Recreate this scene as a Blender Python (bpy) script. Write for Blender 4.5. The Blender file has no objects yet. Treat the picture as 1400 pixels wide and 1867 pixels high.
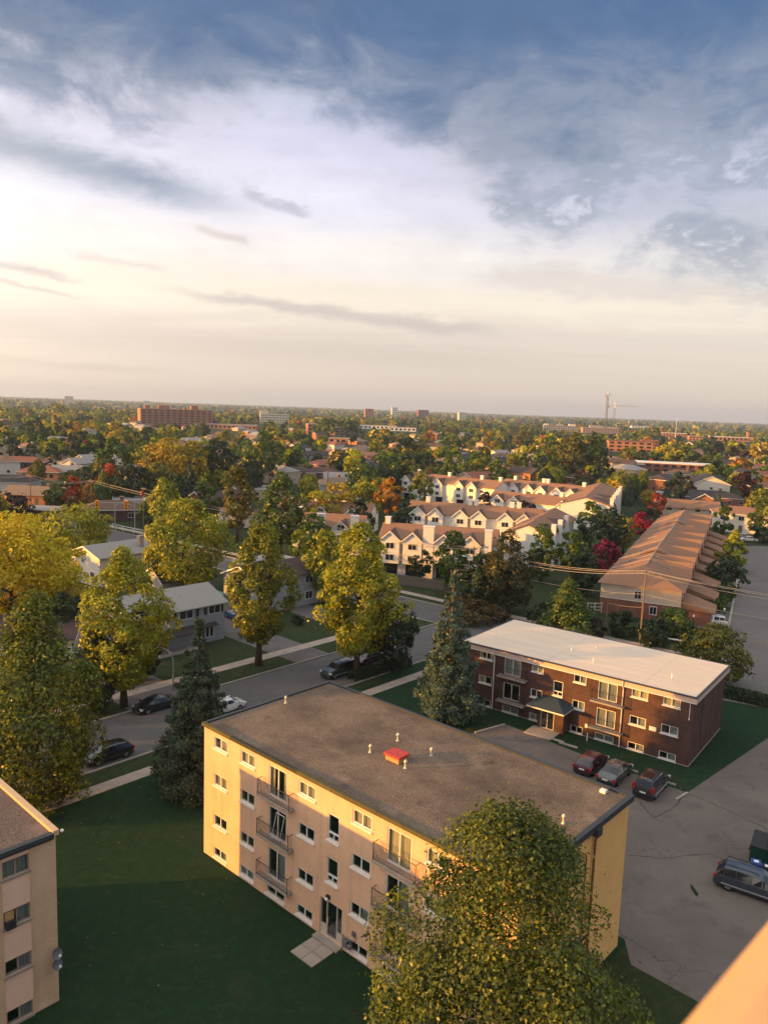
import bpy, math, random
import numpy as np
from mathutils import Vector

# ------------------------------------------------------------------ camera, sky, sun
SC = bpy.context.scene
COL = SC.collection
R_ = math.radians
CAM_H = 31.0
ROLL = R_(2.05)
PITCH = math.atan(189 / 1400)

cam_d = bpy.data.cameras.new('camera')
cam_d.sensor_fit = 'HORIZONTAL'
cam_d.sensor_width = 36.0
cam_d.lens = 36.0
cam_d.clip_start = 0.05
cam_d.clip_end = 60000
cam_d.dof.use_dof = True
cam_d.dof.focus_distance = 75
cam_d.dof.aperture_fstop = 8.0
cam = bpy.data.objects.new('camera', cam_d)
COL.objects.link(cam)
cam.location = (0, 0, CAM_H)
from mathutils import Matrix
cam.matrix_world = (Matrix.Translation((0, 0, CAM_H)) @ Matrix.Rotation(R_(90) - PITCH, 4, 'X')
                    @ Matrix.Rotation(ROLL, 4, 'Z'))
SC.camera = cam

SC.view_settings.view_transform = 'Standard'
SC.view_settings.look = 'None'
SC.view_settings.exposure = 1.3
SC.view_settings.gamma = 1.0
SC.view_settings.use_curve_mapping = False
SC.cycles.max_bounces = 6
SC.cycles.diffuse_bounces = 3
SC.cycles.glossy_bounces = 3
SC.cycles.transmission_bounces = 4
SC.cycles.transparent_max_bounces = 8
SC.cycles.volume_bounces = 0
SC.cycles.caustics_reflective = False
SC.cycles.caustics_refractive = False

SUN_EL, SUN_AZ = 6.7, 189.5        # azimuth measured counter-clockwise from +X
sd = bpy.data.lights.new('sun', 'SUN')
sd.energy = 4.0
sd.angle = R_(0.6)
sd.color = (1.0, 0.45, 0.06)
sun = bpy.data.objects.new('sun', sd)
COL.objects.link(sun)
to_sun = Vector((math.cos(R_(SUN_AZ)) * math.cos(R_(SUN_EL)), math.sin(R_(SUN_AZ)) * math.cos(R_(SUN_EL)), math.sin(R_(SUN_EL))))
sun.rotation_euler = to_sun.to_track_quat('Z', 'Y').to_euler()


def lin(c):
    """sRGB 0-255 -> linear"""
    o = []
    for v in c:
        v = v / 255.0
        o.append(v / 12.92 if v <= 0.04045 else ((v + 0.055) / 1.055) ** 2.4)
    return tuple(o)


def build_world():
    w = bpy.data.worlds.new('World')
    SC.world = w
    w.use_nodes = True
    nt = w.node_tree
    N = nt.nodes
    L = nt.links
    N.clear()
    out = N.new('ShaderNodeOutputWorld')
    bg = N.new('ShaderNodeBackground')
    BG = 0.1
    KS = 0.53          # cloud brightness against the exposure
    bg.inputs['Strength'].default_value = BG
    L.new(bg.outputs[0], out.inputs[0])
    tc = N.new('ShaderNodeTexCoord')
    sep = N.new('ShaderNodeSeparateXYZ')
    L.new(tc.outputs['Generated'], sep.inputs[0])

    def math_(op, a, b=None, c=None, clamp=False):
        n = N.new('ShaderNodeMath')
        n.operation = op
        n.use_clamp = clamp
        for i, v in enumerate((a, b, c)):
            if v is None:
                continue
            if isinstance(v, (int, float)):
                n.inputs[i].default_value = v
            else:
                L.new(v, n.inputs[i])
        return n.outputs[0]

    def sstep(v, a, b):
        n = N.new('ShaderNodeMapRange')
        n.interpolation_type = 'SMOOTHSTEP'
        L.new(v, n.inputs[0])
        n.inputs[1].default_value = a
        n.inputs[2].default_value = b
        return n.outputs[0]

    def mixc(f, a, b):
        n = N.new('ShaderNodeMix')
        n.data_type = 'RGBA'
        if isinstance(f, (int, float)):
            n.inputs[0].default_value = f
        else:
            L.new(f, n.inputs[0])
        for i, v in ((6, a), (7, b)):
            if isinstance(v, tuple):
                n.inputs[i].default_value = (*[x * KS / BG for x in lin(v)], 1)
            else:
                L.new(v, n.inputs[i])
        return n.outputs[2]

    X, Y, Z = sep.outputs
    horiz = math_('SQRT', math_('ADD', math_('MULTIPLY', X, X), math_('MULTIPLY', Y, Y)))
    el = math_('MULTIPLY', math_('ARCTAN2', Z, horiz), 180 / math.pi)
    az = math_('MULTIPLY', math_('ARCTAN2', X, Y), 180 / math.pi)

    # cloud-sheet coordinates (flat layer overhead, softened at the horizon)
    zz = math_('ADD', math_('MAXIMUM', Z, 0.0), 0.10)
    cx = math_('DIVIDE', X, zz)
    cy = math_('DIVIDE', Y, zz)

    def noise(sx, sy, rot, scale, detail, rough, seed, dist=0.0):
        c = N.new('ShaderNodeCombineXYZ')
        L.new(cx, c.inputs[0])
        L.new(cy, c.inputs[1])
        m = N.new('ShaderNodeMapping')
        m.inputs['Rotation'].default_value = (0, 0, R_(rot))
        m.inputs['Scale'].default_value = (sx, sy, 1)
        m.inputs['Location'].default_value = (seed, seed * 1.7, 0)
        L.new(c.outputs[0], m.inputs[0])
        n = N.new('ShaderNodeTexNoise')
        n.inputs['Scale'].default_value = scale
        n.inputs['Detail'].default_value = detail
        n.inputs['Roughness'].default_value = rough
        n.inputs['Distortion'].default_value = dist
        L.new(m.outputs[0], n.inputs['Vector'])
        return n.outputs['Fac']

    n_big = noise(1, 1, 30, 0.9, 5, 0.55, 3.1, 0.3)
    n_mid = noise(0.8, 1.25, 25, 1.7, 8, 0.62, 7.7, 0.6)
    n_fin = noise(0.75, 1.35, 20, 4.2, 10, 0.65, 1.3, 0.7)
    n_str = noise(0.28, 2.2, 8, 2.4, 7, 0.6, 11.9, 0.3)
    def puff(sc, det, rough, off, dist, zs=1.9):
        m = N.new('ShaderNodeMapping')
        m.inputs['Scale'].default_value = (1, 1, zs)
        m.inputs['Location'].default_value = off
        m.inputs['Rotation'].default_value = (0, R_(-14), 0)
        L.new(tc.outputs['Generated'], m.inputs[0])
        n = N.new('ShaderNodeTexNoise')
        n.inputs['Scale'].default_value = sc
        n.inputs['Detail'].default_value = det
        n.inputs['Roughness'].default_value = rough
        n.inputs['Distortion'].default_value = dist
        L.new(m.outputs[0], n.inputs['Vector'])
        return n.outputs['Fac']

    p_big = puff(3.2, 6, 0.55, (0.3, 0.9, 0.2), 0.4)
    p_mid = puff(7.0, 8, 0.60, (2.3, 1.1, 0.7), 0.5)
    p_fin = puff(17.0, 9, 0.64, (0.3, 3.1, 1.7), 0.4)
    q_big = math_('SUBTRACT', p_big, 0.5)
    q_mid = math_('SUBTRACT', p_mid, 0.5)
    q_fin = math_('SUBTRACT', p_fin, 0.5)
    c_big = math_('SUBTRACT', n_big, 0.5)
    c_mid = math_('SUBTRACT', n_mid, 0.5)
    c_fin = math_('SUBTRACT', n_fin, 0.5)
    c_str = math_('SUBTRACT', n_str, 0.5)

    # clear air: Nishita, shown where the high cloud opens
    sky = N.new('ShaderNodeTexSky')
    sky.sky_type = 'NISHITA'
    sky.sun_disc = False
    sky.sun_elevation = R_(SUN_EL)
    sky.sun_rotation = R_(90 - SUN_AZ)
    sky.altitude = 300
    sky.air_density = 1.0
    sky.dust_density = 1.2
    sky.ozone_density = 2.0

    # thin bright veil: colour by elevation
    ramp = N.new('ShaderNodeValToRGB')
    L.new(math_('DIVIDE', math_('ADD', el, math_('MULTIPLY', c_mid, 3.0)), 40.0), ramp.inputs[0])
    stops = [(0.0, (188, 174, 166)), (2.0, (194, 178, 168)), (5.0, (200, 182, 171)), (7.6, (219, 203, 184)), (10.5, (216, 206, 200)),
             (14.0, (202, 197, 209)), (18.0, (186, 183, 203)), (22.0, (164, 173, 196)), (26.0, (136, 154, 184)), (34.0, (210, 212, 218)), (40.0, (252, 250, 246))]
    cr = ramp.color_ramp
    cr.interpolation = 'EASE'
    while len(cr.elements) < len(stops):
        cr.elements.new(0.5)
    for e, (p, c) in zip(cr.elements, stops):
        e.position = p / 40.0
        e.color = (*[x for x in lin(c)], 1)
    base = N.new('ShaderNodeVectorMath')
    base.operation = 'SCALE'
    base.inputs['Scale'].default_value = KS / BG
    L.new(ramp.outputs[0], base.inputs[0])
    col = base.outputs[0]
    # Nishita through the thin places high up
    skyb = N.new('ShaderNodeVectorMath')
    skyb.operation = 'SCALE'
    skyb.inputs['Scale'].default_value = 0.5
    L.new(sky.outputs[0], skyb.inputs[0])
    thin = math_('MULTIPLY', sstep(el, 12, 30), sstep(n_big, 0.42, 0.70))
    col = mixc(math_('MULTIPLY', thin, 0.45), col, skyb.outputs[0])

    # dark deck: its lower edge as a function of azimuth
    fc = N.new('ShaderNodeFloatCurve')
    cv = fc.mapping.curves[0]
    pts = [(-180, 17), (-60, 17), (-27, 17.6), (-20, 17.4), (-13, 17.6), (-8, 19.6), (-3, 19.2), (1.4, 17.6), (5, 14.6), (8, 12.0), (12, 10.2), (17, 9.2), (22, 8.0), (27, 7.2), (60, 9), (120, 14), (180, 17)]
    while len(cv.points) < len(pts):
        cv.points.new(0.5, 0.5)
    for p, (a, e) in zip(cv.points, pts):
        p.location = ((a + 180) / 360, e / 40)
    fc.mapping.update()
    L.new(math_('DIVIDE', math_('ADD', az, 180), 360), fc.inputs['Value'])
    eb = math_('MULTIPLY', fc.outputs[0], 40)
    t = math_('SUBTRACT', el, eb)
    t = math_('ADD', t, math_('MULTIPLY', q_mid, 11.0))
    t = math_('ADD', t, math_('MULTIPLY', q_fin, 5.0))
    t = math_('ADD', t, math_('MULTIPLY', c_mid, 3.0))
    body = math_('ADD', math_('ADD', p_mid, math_('MULTIPLY', q_fin, 0.7)), math_('ADD', math_('MULTIPLY', q_big, 0.7), math_('MULTIPLY', el, 0.016)))
    deck = math_('ADD', math_('MULTIPLY', math_('MULTIPLY', sstep(t, -2.4, 2.8), sstep(body, 0.50, 0.78)), 0.55), math_('MULTIPLY', sstep(t, -1.6, 4.0), 0.43))
    # deck colour: warm grey at its lower edge, steel blue deep inside, paler billows
    dcol = mixc(sstep(t, -2.0, 4.5), (186, 180, 184), (132, 136, 150))
    dcol = mixc(math_('MULTIPLY', sstep(math_('ADD', p_big, math_('MULTIPLY', q_mid, 0.9)), 0.44, 0.66), 0.8), dcol, (92, 104, 127))
    dcol = mixc(math_('MULTIPLY', sstep(math_('ADD', p_mid, math_('MULTIPLY', q_fin, 0.9)), 0.50, 0.72), 0.55), dcol, (150, 149, 158))
    dcol = mixc(math_('MULTIPLY', sstep(math_('SUBTRACT', 0.5, math_('ADD', q_mid, math_('MULTIPLY', q_fin, 0.5))), 0.54, 0.72), 0.6), dcol, (76, 90, 115))
    dcol = mixc(math_('MULTIPLY', sstep(math_('ADD', el, math_('MULTIPLY', q_mid, 18.0)), 17, 26), 0.85), dcol, (34, 70, 112))
    low = math_('SUBTRACT', 1.0, sstep(el, 7.0, 15.0))
    dcol = mixc(math_('MULTIPLY', low, 0.55), dcol, (200, 188, 181))
    deck = math_('MULTIPLY', math_('MULTIPLY', deck, 0.98), math_('SUBTRACT', 1.0, math_('MULTIPLY', sstep(el, 28, 44), 0.8)))
    # small bright tears in the deck
    tear = math_('MULTIPLY', sstep(math_('ADD', p_fin, math_('MULTIPLY', q_mid, 0.9)), 0.60, 0.74), math_('SUBTRACT', 1.0, sstep(el, 15, 20)))
    deck = math_('MULTIPLY', deck, math_('SUBTRACT', 1.0, math_('MULTIPLY', tear, 0.55)))
    col = mixc(deck, col, dcol)

    def streak(az0, el0, az1, el1, w0, w1, c, amt, wob=2.0, wobf=1.2, soft=0.1):
        """a cloud bank lying along a line of the sky, ragged by noise"""
        s = math_('DIVIDE', math_('SUBTRACT', az, az0), az1 - az0)
        line = math_('ADD', math_('MULTIPLY', s, el1 - el0), el0)
        d = math_('SUBTRACT', el, line)
        d = math_('ADD', d, math_('ADD', math_('MULTIPLY', c_mid, wob * 0.5), math_('ADD', math_('MULTIPLY', q_mid, wob * 0.6), math_('MULTIPLY', q_fin, wobf * 0.9))))
        wd = math_('ADD', math_('MULTIPLY', s, w1 - w0), w0)
        k = math_('DIVIDE', math_('ABSOLUTE', d), math_('MAXIMUM', wd, 0.05))
        m = math_('SUBTRACT', 1.0, sstep(k, soft, 1.0))
        ends = math_('MULTIPLY', sstep(s, -0.05, 0.18), math_('SUBTRACT', 1.0, sstep(s, 0.8, 1.05)))
        return math_('MULTIPLY', math_('MULTIPLY', m, ends), amt), c

    for a in (
        (-50, 18.6, -10.0, 13.5, 3.3, 1.6, (104, 119, 142), 0.95, 2.6, 2.2, 0.0),
        (-11.0, 14.6, -5.8, 13.3, 0.7, 0.6, (158, 153, 167), 0.75, 2.0, 2.6),
        (-14.2, 12.0, -10.0, 11.1, 0.55, 0.4, (190, 176, 168), 0.8, 0.8, 1.0),
        (-22.5, 9.4, -15.5, 8.8, 0.5, 0.4, (196, 180, 174), 0.7, 1.4, 1.6),
        (-34, 9.8, -21.0, 7.6, 0.8, 0.3, (164, 150, 152), 0.75, 1.0, 1.6),
        (-34, 8.4, -21, 6.6, 0.5, 0.25, (170, 155, 154), 0.7, 1.0, 1.4),
        (-16, 7.6, 9, 5.6, 0.5, 1.0, (178, 162, 157), 0.85, 1.4, 1.6),
        (-70, 4.9, 16, 3.6, 1.7, 1.4, (186, 169, 160), 0.8, 1.6, 1.2),
        (4, 10.0, 30, 7.6, 1.2, 1.6, (194, 178, 168), 0.6, 3.0, 3.0),
        (-40, 2.4, -14, 2.0, 0.5, 0.4, (176, 160, 154), 0.6, 0.6, 0.8),
    ):
        m, c = streak(*a)
        col = mixc(m, col, c)
    # the low sun's glow: the clear-sky radiance scattered on through the veil
    glow = N.new('ShaderNodeVectorMath')
    glow.operation = 'SCALE'
    glow.inputs['Scale'].default_value = 0.20
    L.new(sky.outputs[0], glow.inputs[0])
    addn = N.new('ShaderNodeVectorMath')
    L.new(col, addn.inputs[0])
    L.new(glow.outputs[0], addn.inputs[1])
    col = addn.outputs[0]
    # thin cloud scatters forward: the veil brightens smoothly towards the sun
    dt = N.new('ShaderNodeVectorMath')
    dt.operation = 'DOT_PRODUCT'
    L.new(tc.outputs['Generated'], dt.inputs[0])
    dt.inputs[1].default_value = to_sun
    ph = math_('POWER', math_('MULTIPLY', math_('ADD', dt.outputs['Value'], 1.0), 0.5), 5.5)
    aur = N.new('ShaderNodeVectorMath')
    aur.operation = 'SCALE'
    aur.inputs[0].default_value = (1.0, 0.80, 0.58)
    L.new(math_('MULTIPLY', math_('MULTIPLY', ph, 2.15 * KS / BG), math_('SUBTRACT', 1.0, math_('MULTIPLY', deck, 0.9))), aur.inputs['Scale'])
    add2 = N.new('ShaderNodeVectorMath')
    L.new(col, add2.inputs[0])
    L.new(aur.outputs[0], add2.inputs[1])
    col = add2.outputs[0]
    # faint streaky modulation everywhere so nothing is flat
    mod = math_('ADD', 1.0, math_('ADD', math_('MULTIPLY', c_str, 0.14), math_('MULTIPLY', math_('ADD', q_mid, math_('MULTIPLY', q_fin, 0.7)), math_('MULTIPLY', sstep(el, 4, 14), 0.34))))
    fin = N.new('ShaderNodeVectorMath')
    fin.operation = 'SCALE'
    L.new(col, fin.inputs[0])
    L.new(mod, fin.inputs['Scale'])
    L.new(fin.outputs[0], bg.inputs['Color'])


build_world()

# ------------------------------------------------------------------ helpers


def ray(x, y):
    dx, dy = x - 700, y - 933.5
    u = dx * math.cos(ROLL) + dy * math.sin(ROLL)
    v = -dx * math.sin(ROLL) + dy * math.cos(ROLL)
    return Vector((u / 1400, math.cos(PITCH) - v / 1400 * math.sin(PITCH), -(math.sin(PITCH) + v / 1400 * math.cos(PITCH))))


def at(x, y, z=0.0):
    """where a sight line of the survey photograph meets the level z"""
    d = ray(x, y)
    t = (z - CAM_H) / d.z
    return Vector((d.x * t, d.y * t, z))


def top_z(base, px):
    e = ray(*px)
    return CAM_H + e.z / e.y * base.y


def project(p):
    c, s = math.cos(PITCH), math.sin(PITCH)
    z = p[2] - CAM_H
    fw = p[1] * c - z * s
    dn = -p[1] * s - z * c
    if fw <= 0.1:
        return None
    u, v = 1400 * p[0] / fw, 1400 * dn / fw
    return (700 + u * math.cos(ROLL) - v * math.sin(ROLL), 933.5 + u * math.sin(ROLL) + v * math.cos(ROLL))


def tag(o, label=None, cat=None, group=None, kind=None):
    if label:
        o['label'] = label
    if cat:
        o['category'] = cat
    if group:
        o['group'] = group
    if kind:
        o['kind'] = kind
    return o


def thing(name, label, cat, loc=(0, 0, 0), rz=0.0, group=None):
    o = bpy.data.objects.new(name, None)
    o.empty_display_size = 0.5
    COL.objects.link(o)
    o.location = loc
    o.rotation_euler = (0, 0, rz)
    return tag(o, label, cat, group)


def inst(name, mesh, parent=None, loc=(0, 0, 0), rz=0.0, scale=None):
    o = bpy.data.objects.new(name, mesh)
    COL.objects.link(o)
    o.parent = parent
    o.location = loc
    o.rotation_euler = (0, 0, rz)
    if scale:
        o.scale = scale
    return o


def copy_tree(o, parent=None):
    c = o.copy()
    COL.objects.link(c)
    c.parent = parent
    for ch in KIDS.get(o.name, [k for k in o.children]):
        copy_tree(ch, c)
    return c


KIDS = {}


class MB:
    """collects faces, then links them as one mesh"""

    def __init__(s):
        s.v, s.f, s.mi, s.mats = [], [], [], []

    def m(s, mat):
        if mat not in s.mats:
            s.mats.append(mat)
        return s.mats.index(mat)

    def face(s, pts, mat):
        b = len(s.v)
        s.v += [tuple(p) for p in pts]
        s.f.append(tuple(range(b, b + len(pts))))
        s.mi.append(s.m(mat))

    def box(s, x0, x1, y0, y1, z0, z1, mat, skip=''):
        b = len(s.v)
        s.v += [(x0, y0, z0), (x1, y0, z0), (x1, y1, z0), (x0, y1, z0), (x0, y0, z1), (x1, y0, z1), (x1, y1, z1), (x0, y1, z1)]
        k = s.m(mat)
        for c, q in (('b', (0, 3, 2, 1)), ('t', (4, 5, 6, 7)), ('f', (0, 1, 5, 4)), ('r', (1, 2, 6, 5)), ('k', (2, 3, 7, 6)), ('l', (3, 0, 4, 7))):
            if c not in skip:
                s.f.append(tuple(b + i for i in q))
                s.mi.append(k)

    def prism(s, poly, off, mat):
        """poly: list of 3d points, extruded by vector off"""
        n = len(poly)
        b = len(s.v)
        s.v += [tuple(p) for p in poly] + [tuple(p[i] + off[i] for i in range(3)) for p in poly]
        k = s.m(mat)
        s.f.append(tuple(range(b + n - 1, b - 1, -1)))
        s.f.append(tuple(range(b + n, b + 2 * n)))
        s.mi += [k, k]
        for i in range(n):
            j = (i + 1) % n
            s.f.append((b + i, b + j, b + n + j, b + n + i))
            s.mi.append(k)

    def tube(s, pts, rad, mat, n=6, cap=True):
        pts = [Vector(p) for p in pts]
        if not isinstance(rad, (list, tuple)):
            rad = [rad] * len(pts)
        k = s.m(mat)
        rings = []
        for i, p in enumerate(pts):
            d = (pts[min(i + 1, len(pts) - 1)] - pts[max(i - 1, 0)]).normalized()
            a = Vector((0, 0, 1)) if abs(d.z) < 0.9 else Vector((1, 0, 0))
            u = d.cross(a).normalized()
            w = d.cross(u)
            b = len(s.v)
            for j in range(n):
                t = 2 * math.pi * j / n
                q = p + (u * math.cos(t) + w * math.sin(t)) * rad[i]
                s.v.append(tuple(q))
            rings.append(b)
        for i in range(len(rings) - 1):
            for j in range(n):
                s.f.append((rings[i] + j, rings[i] + (j + 1) % n, rings[i + 1] + (j + 1) % n, rings[i + 1] + j))
                s.mi.append(k)
        if cap:
            s.f.append(tuple(rings[0] + j for j in range(n - 1, -1, -1)))
            s.f.append(tuple(rings[-1] + j for j in range(n)))
            s.mi += [k, k]

    def lathe(s, prof, c, mat, n=12):
        """prof: list of (r, z)"""
        k = s.m(mat)
        b = len(s.v)
        for r, z in prof:
            for j in range(n):
                t = 2 * math.pi * j / n
                s.v.append((c[0] + r * math.cos(t), c[1] + r * math.sin(t), c[2] + z))
        for i in range(len(prof) - 1):
            for j in range(n):
                s.f.append((b + i * n + j, b + i * n + (j + 1) % n, b + (i + 1) * n + (j + 1) % n, b + (i + 1) * n + j))
                s.mi.append(k)
        s.f.append(tuple(b + j for j in range(n - 1, -1, -1)))
        s.f.append(tuple(b + (len(prof) - 1) * n + j for j in range(n)))
        s.mi += [k, k]

    def mesh(s, name, smooth=False):
        me = bpy.data.meshes.new(name)
        me.from_pydata(s.v, [], s.f)
        for m_ in s.mats:
            me.materials.append(m_)
        me.polygons.foreach_set('material_index', s.mi)
        if smooth:
            me.polygons.foreach_set('use_smooth', [True] * len(s.f))
        me.update()
        return me

    def build(s, name, parent=None, loc=(0, 0, 0), rz=0.0, smooth=False):
        return inst(name, s.mesh(name, smooth), parent, loc, rz)


# ------------------------------------------------------------------ materials
MATS = {}


def mat(name, col, rough=0.8, var=0.0, scale=3.0, bump=0.0, bscale=30.0, col2=None, spec=0.3, metal=0.0, detail=5.0, thr=None, stretch=None):
    """principled with object-space noise between col and col2"""
    if name in MATS:
        return MATS[name]
    m = bpy.data.materials.new(name)
    m.use_nodes = True
    nt = m.node_tree
    p = nt.nodes['Principled BSDF']
    p.inputs['Roughness'].default_value = rough
    p.inputs['Specular IOR Level'].default_value = spec
    p.inputs['Metallic'].default_value = metal
    p.inputs['Base Color'].default_value = (*col, 1)
    if var or col2 or bump:
        tc = nt.nodes.new('ShaderNodeTexCoord')
        vec = tc.outputs['Object']
        if stretch:
            mp = nt.nodes.new('ShaderNodeMapping')
            mp.inputs['Scale'].default_value = stretch
            nt.links.new(vec, mp.inputs[0])
            vec = mp.outputs[0]
    if var or col2:
        n = nt.nodes.new('ShaderNodeTexNoise')
        n.inputs['Scale'].default_value = scale
        n.inputs['Detail'].default_value = detail
        n.inputs['Roughness'].default_value = 0.62
        nt.links.new(vec, n.inputs['Vector'])
        r = nt.nodes.new('ShaderNodeMapRange')
        lo, hi = thr or (0.3, 0.7)
        r.inputs[1].default_value = lo
        r.inputs[2].default_value = hi
        nt.links.new(n.outputs['Fac'], r.inputs[0])
        mx = nt.nodes.new('ShaderNodeMix')
        mx.data_type = 'RGBA'
        nt.links.new(r.outputs[0], mx.inputs[0])
        c2 = col2 or tuple(min(1, c * (1 + var)) for c in col)
        c1 = col if col2 else tuple(c * (1 - var) for c in col)
        mx.inputs[6].default_value = (*c1, 1)
        mx.inputs[7].default_value = (*c2, 1)
        nt.links.new(mx.outputs[2], p.inputs['Base Color'])
    if bump:
        n2 = nt.nodes.new('ShaderNodeTexNoise')
        n2.inputs['Scale'].default_value = bscale
        n2.inputs['Detail'].default_value = 4
        nt.links.new(vec, n2.inputs['Vector'])
        b = nt.nodes.new('ShaderNodeBump')
        b.inputs['Strength'].default_value = bump
        b.inputs['Distance'].default_value = 0.05
        nt.links.new(n2.outputs['Fac'], b.inputs['Height'])
        nt.links.new(b.outputs[0], p.inputs['Normal'])
    MATS[name] = m
    return m


def brick_mat(name, c1, c2, mortar, bw=0.22, bh=0.075, blotch=0.12, rough=0.85):
    m = bpy.data.materials.new(name)
    m.use_nodes = True
    nt = m.node_tree
    N, L = nt.nodes, nt.links
    p = N['Principled BSDF']
    p.inputs['Roughness'].default_value = rough
    p.inputs['Specular IOR Level'].default_value = 0.2
    tc = N.new('ShaderNodeTexCoord')
    sp = N.new('ShaderNodeSeparateXYZ')
    L.new(tc.outputs['Object'], sp.inputs[0])
    ad = N.new('ShaderNodeMath')
    L.new(sp.outputs[0], ad.inputs[0])
    L.new(sp.outputs[1], ad.inputs[1])
    cb = N.new('ShaderNodeCombineXYZ')
    L.new(ad.outputs[0], cb.inputs[0])
    L.new(sp.outputs[2], cb.inputs[1])
    b = N.new('ShaderNodeTexBrick')
    L.new(cb.outputs[0], b.inputs['Vector'])
    b.inputs['Color1'].default_value = (*c1, 1)
    b.inputs['Color2'].default_value = (*c2, 1)
    b.inputs['Mortar'].default_value = (*mortar, 1)
    b.inputs['Scale'].default_value = 1.0
    b.inputs['Brick Width'].default_value = bw
    b.inputs['Row Height'].default_value = bh
    b.inputs['Mortar Size'].default_value = 0.008
    n = N.new('ShaderNodeTexNoise')
    n.inputs['Scale'].default_value = 0.7
    n.inputs['Detail'].default_value = 6
    L.new(tc.outputs['Object'], n.inputs['Vector'])
    r = N.new('ShaderNodeMapRange')
    r.inputs[1].default_value = 0.3
    r.inputs[2].default_value = 0.7
    r.inputs[3].default_value = 1 - blotch
    r.inputs[4].default_value = 1 + blotch
    L.new(n.outputs['Fac'], r.inputs[0])
    s = N.new('ShaderNodeVectorMath')
    s.operation = 'SCALE'
    L.new(b.outputs['Color'], s.inputs[0])
    L.new(r.outputs[0], s.inputs['Scale'])
    mp2 = N.new('ShaderNodeMapping')
    mp2.inputs['Scale'].default_value = (1.6, 1.6, 0.14)
    L.new(tc.outputs['Object'], mp2.inputs[0])
    n3 = N.new('ShaderNodeTexNoise')
    n3.inputs['Scale'].default_value = 1.0
    n3.inputs['Detail'].default_value = 7
    n3.inputs['Roughness'].default_value = 0.65
    L.new(mp2.outputs[0], n3.inputs['Vector'])
    r3 = N.new('ShaderNodeMapRange')
    r3.inputs[1].default_value = 0.50
    r3.inputs[2].default_value = 0.74
    r3.inputs[3].default_value = 1.0
    r3.inputs[4].default_value = 0.80
    L.new(n3.outputs['Fac'], r3.inputs[0])
    s3 = N.new('ShaderNodeVectorMath')
    s3.operation = 'SCALE'
    L.new(s.outputs[0], s3.inputs[0])
    L.new(r3.outputs[0], s3.inputs['Scale'])
    L.new(s3.outputs[0], p.inputs['Base Color'])
    bp = N.new('ShaderNodeBump')
    bp.inputs['Strength'].default_value = 0.5
    bp.inputs['Distance'].default_value = 0.01
    bp.invert = True
    L.new(b.outputs['Fac'], bp.inputs['Height'])
    L.new(bp.outputs[0], p.inputs['Normal'])
    MATS[name] = m
    return m


def asphalt_mat(name, c1, c2, cracks=True, dark=(0.075, 0.067, 0.064)):
    m = bpy.data.materials.new(name)
    m.use_nodes = True
    nt = m.node_tree
    N, L = nt.nodes, nt.links
    p = N['Principled BSDF']
    p.inputs['Roughness'].default_value = 0.9
    p.inputs['Specular IOR Level'].default_value = 0.25
    tc = N.new('ShaderNodeTexCoord')

    def noise(sc, det, rough=0.6, vec=None):
        n = N.new('ShaderNodeTexNoise')
        n.inputs['Scale'].default_value = sc
        n.inputs['Detail'].default_value = det
        n.inputs['Roughness'].default_value = rough
        L.new(vec or tc.outputs['Object'], n.inputs['Vector'])
        return n

    def mr(v, a, b, c=0.0, d=1.0):
        r = N.new('ShaderNodeMapRange')
        L.new(v, r.inputs[0])
        for i, x in enumerate((a, b, c, d)):
            r.inputs[i + 1].default_value = x
        return r.outputs[0]

    def mix(f, a, b):
        x = N.new('ShaderNodeMix')
        x.data_type = 'RGBA'
        L.new(f, x.inputs[0])
        for i, v in ((6, a), (7, b)):
            if isinstance(v, tuple):
                x.inputs[i].default_value = (*v, 1)
            else:
                L.new(v, x.inputs[i])
        return x.outputs[2]

    big = noise(0.16, 5)
    c = mix(mr(big.outputs['Fac'], 0.34, 0.66), c1, c2)
    fine = noise(22, 3)
    c = mix(mr(fine.outputs['Fac'], 0.35, 0.75, 0, 0.45), c, tuple(v * 1.5 for v in c2))
    st = noise(0.45, 7, 0.7)
    c = mix(mr(st.outputs['Fac'], 0.53, 0.70, 0, 0.70), c, dark)
    sp = noise(1.7, 6, 0.7)
    c = mix(mr(sp.outputs['Fac'], 0.62, 0.74, 0, 0.6), c, dark)
    lt = noise(0.9, 8, 0.7)
    c = mix(mr(lt.outputs['Fac'], 0.60, 0.75, 0, 0.5), c, tuple(v * 1.5 for v in c2))
    if cracks:
        wv = noise(0.55, 7, 0.65)
        ad = N.new('ShaderNodeVectorMath')
        ad.operation = 'MULTIPLY_ADD'
        L.new(wv.outputs['Color'], ad.inputs[0])
        ad.inputs[1].default_value = (4.5, 4.5, 0)
        L.new(tc.outputs['Object'], ad.inputs[2])
        vo = N.new('ShaderNodeTexVoronoi')
        vo.feature = 'DISTANCE_TO_EDGE'
        vo.inputs['Scale'].default_value = 0.13
        L.new(ad.outputs[0], vo.inputs['Vector'])
        gate = noise(0.25, 2)
        g = mr(gate.outputs['Fac'], 0.42, 0.55)
        k = mr(vo.outputs['Distance'], 0.001, 0.0055, 0.75, 0.0)
        mu = N.new('ShaderNodeMath')
        mu.operation = 'MULTIPLY'
        L.new(k, mu.inputs[0])
        L.new(g, mu.inputs[1])
        c = mix(mu.outputs[0], c, (0.02, 0.019, 0.018))
    L.new(c, p.inputs['Base Color'])
    b = N.new('ShaderNodeBump')
    b.inputs['Strength'].default_value = 0.4
    b.inputs['Distance'].default_value = 0.02
    L.new(fine.outputs['Fac'], b.inputs['Height'])
    L.new(b.outputs[0], p.inputs['Normal'])
    MATS[name] = m
    return m


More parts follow.
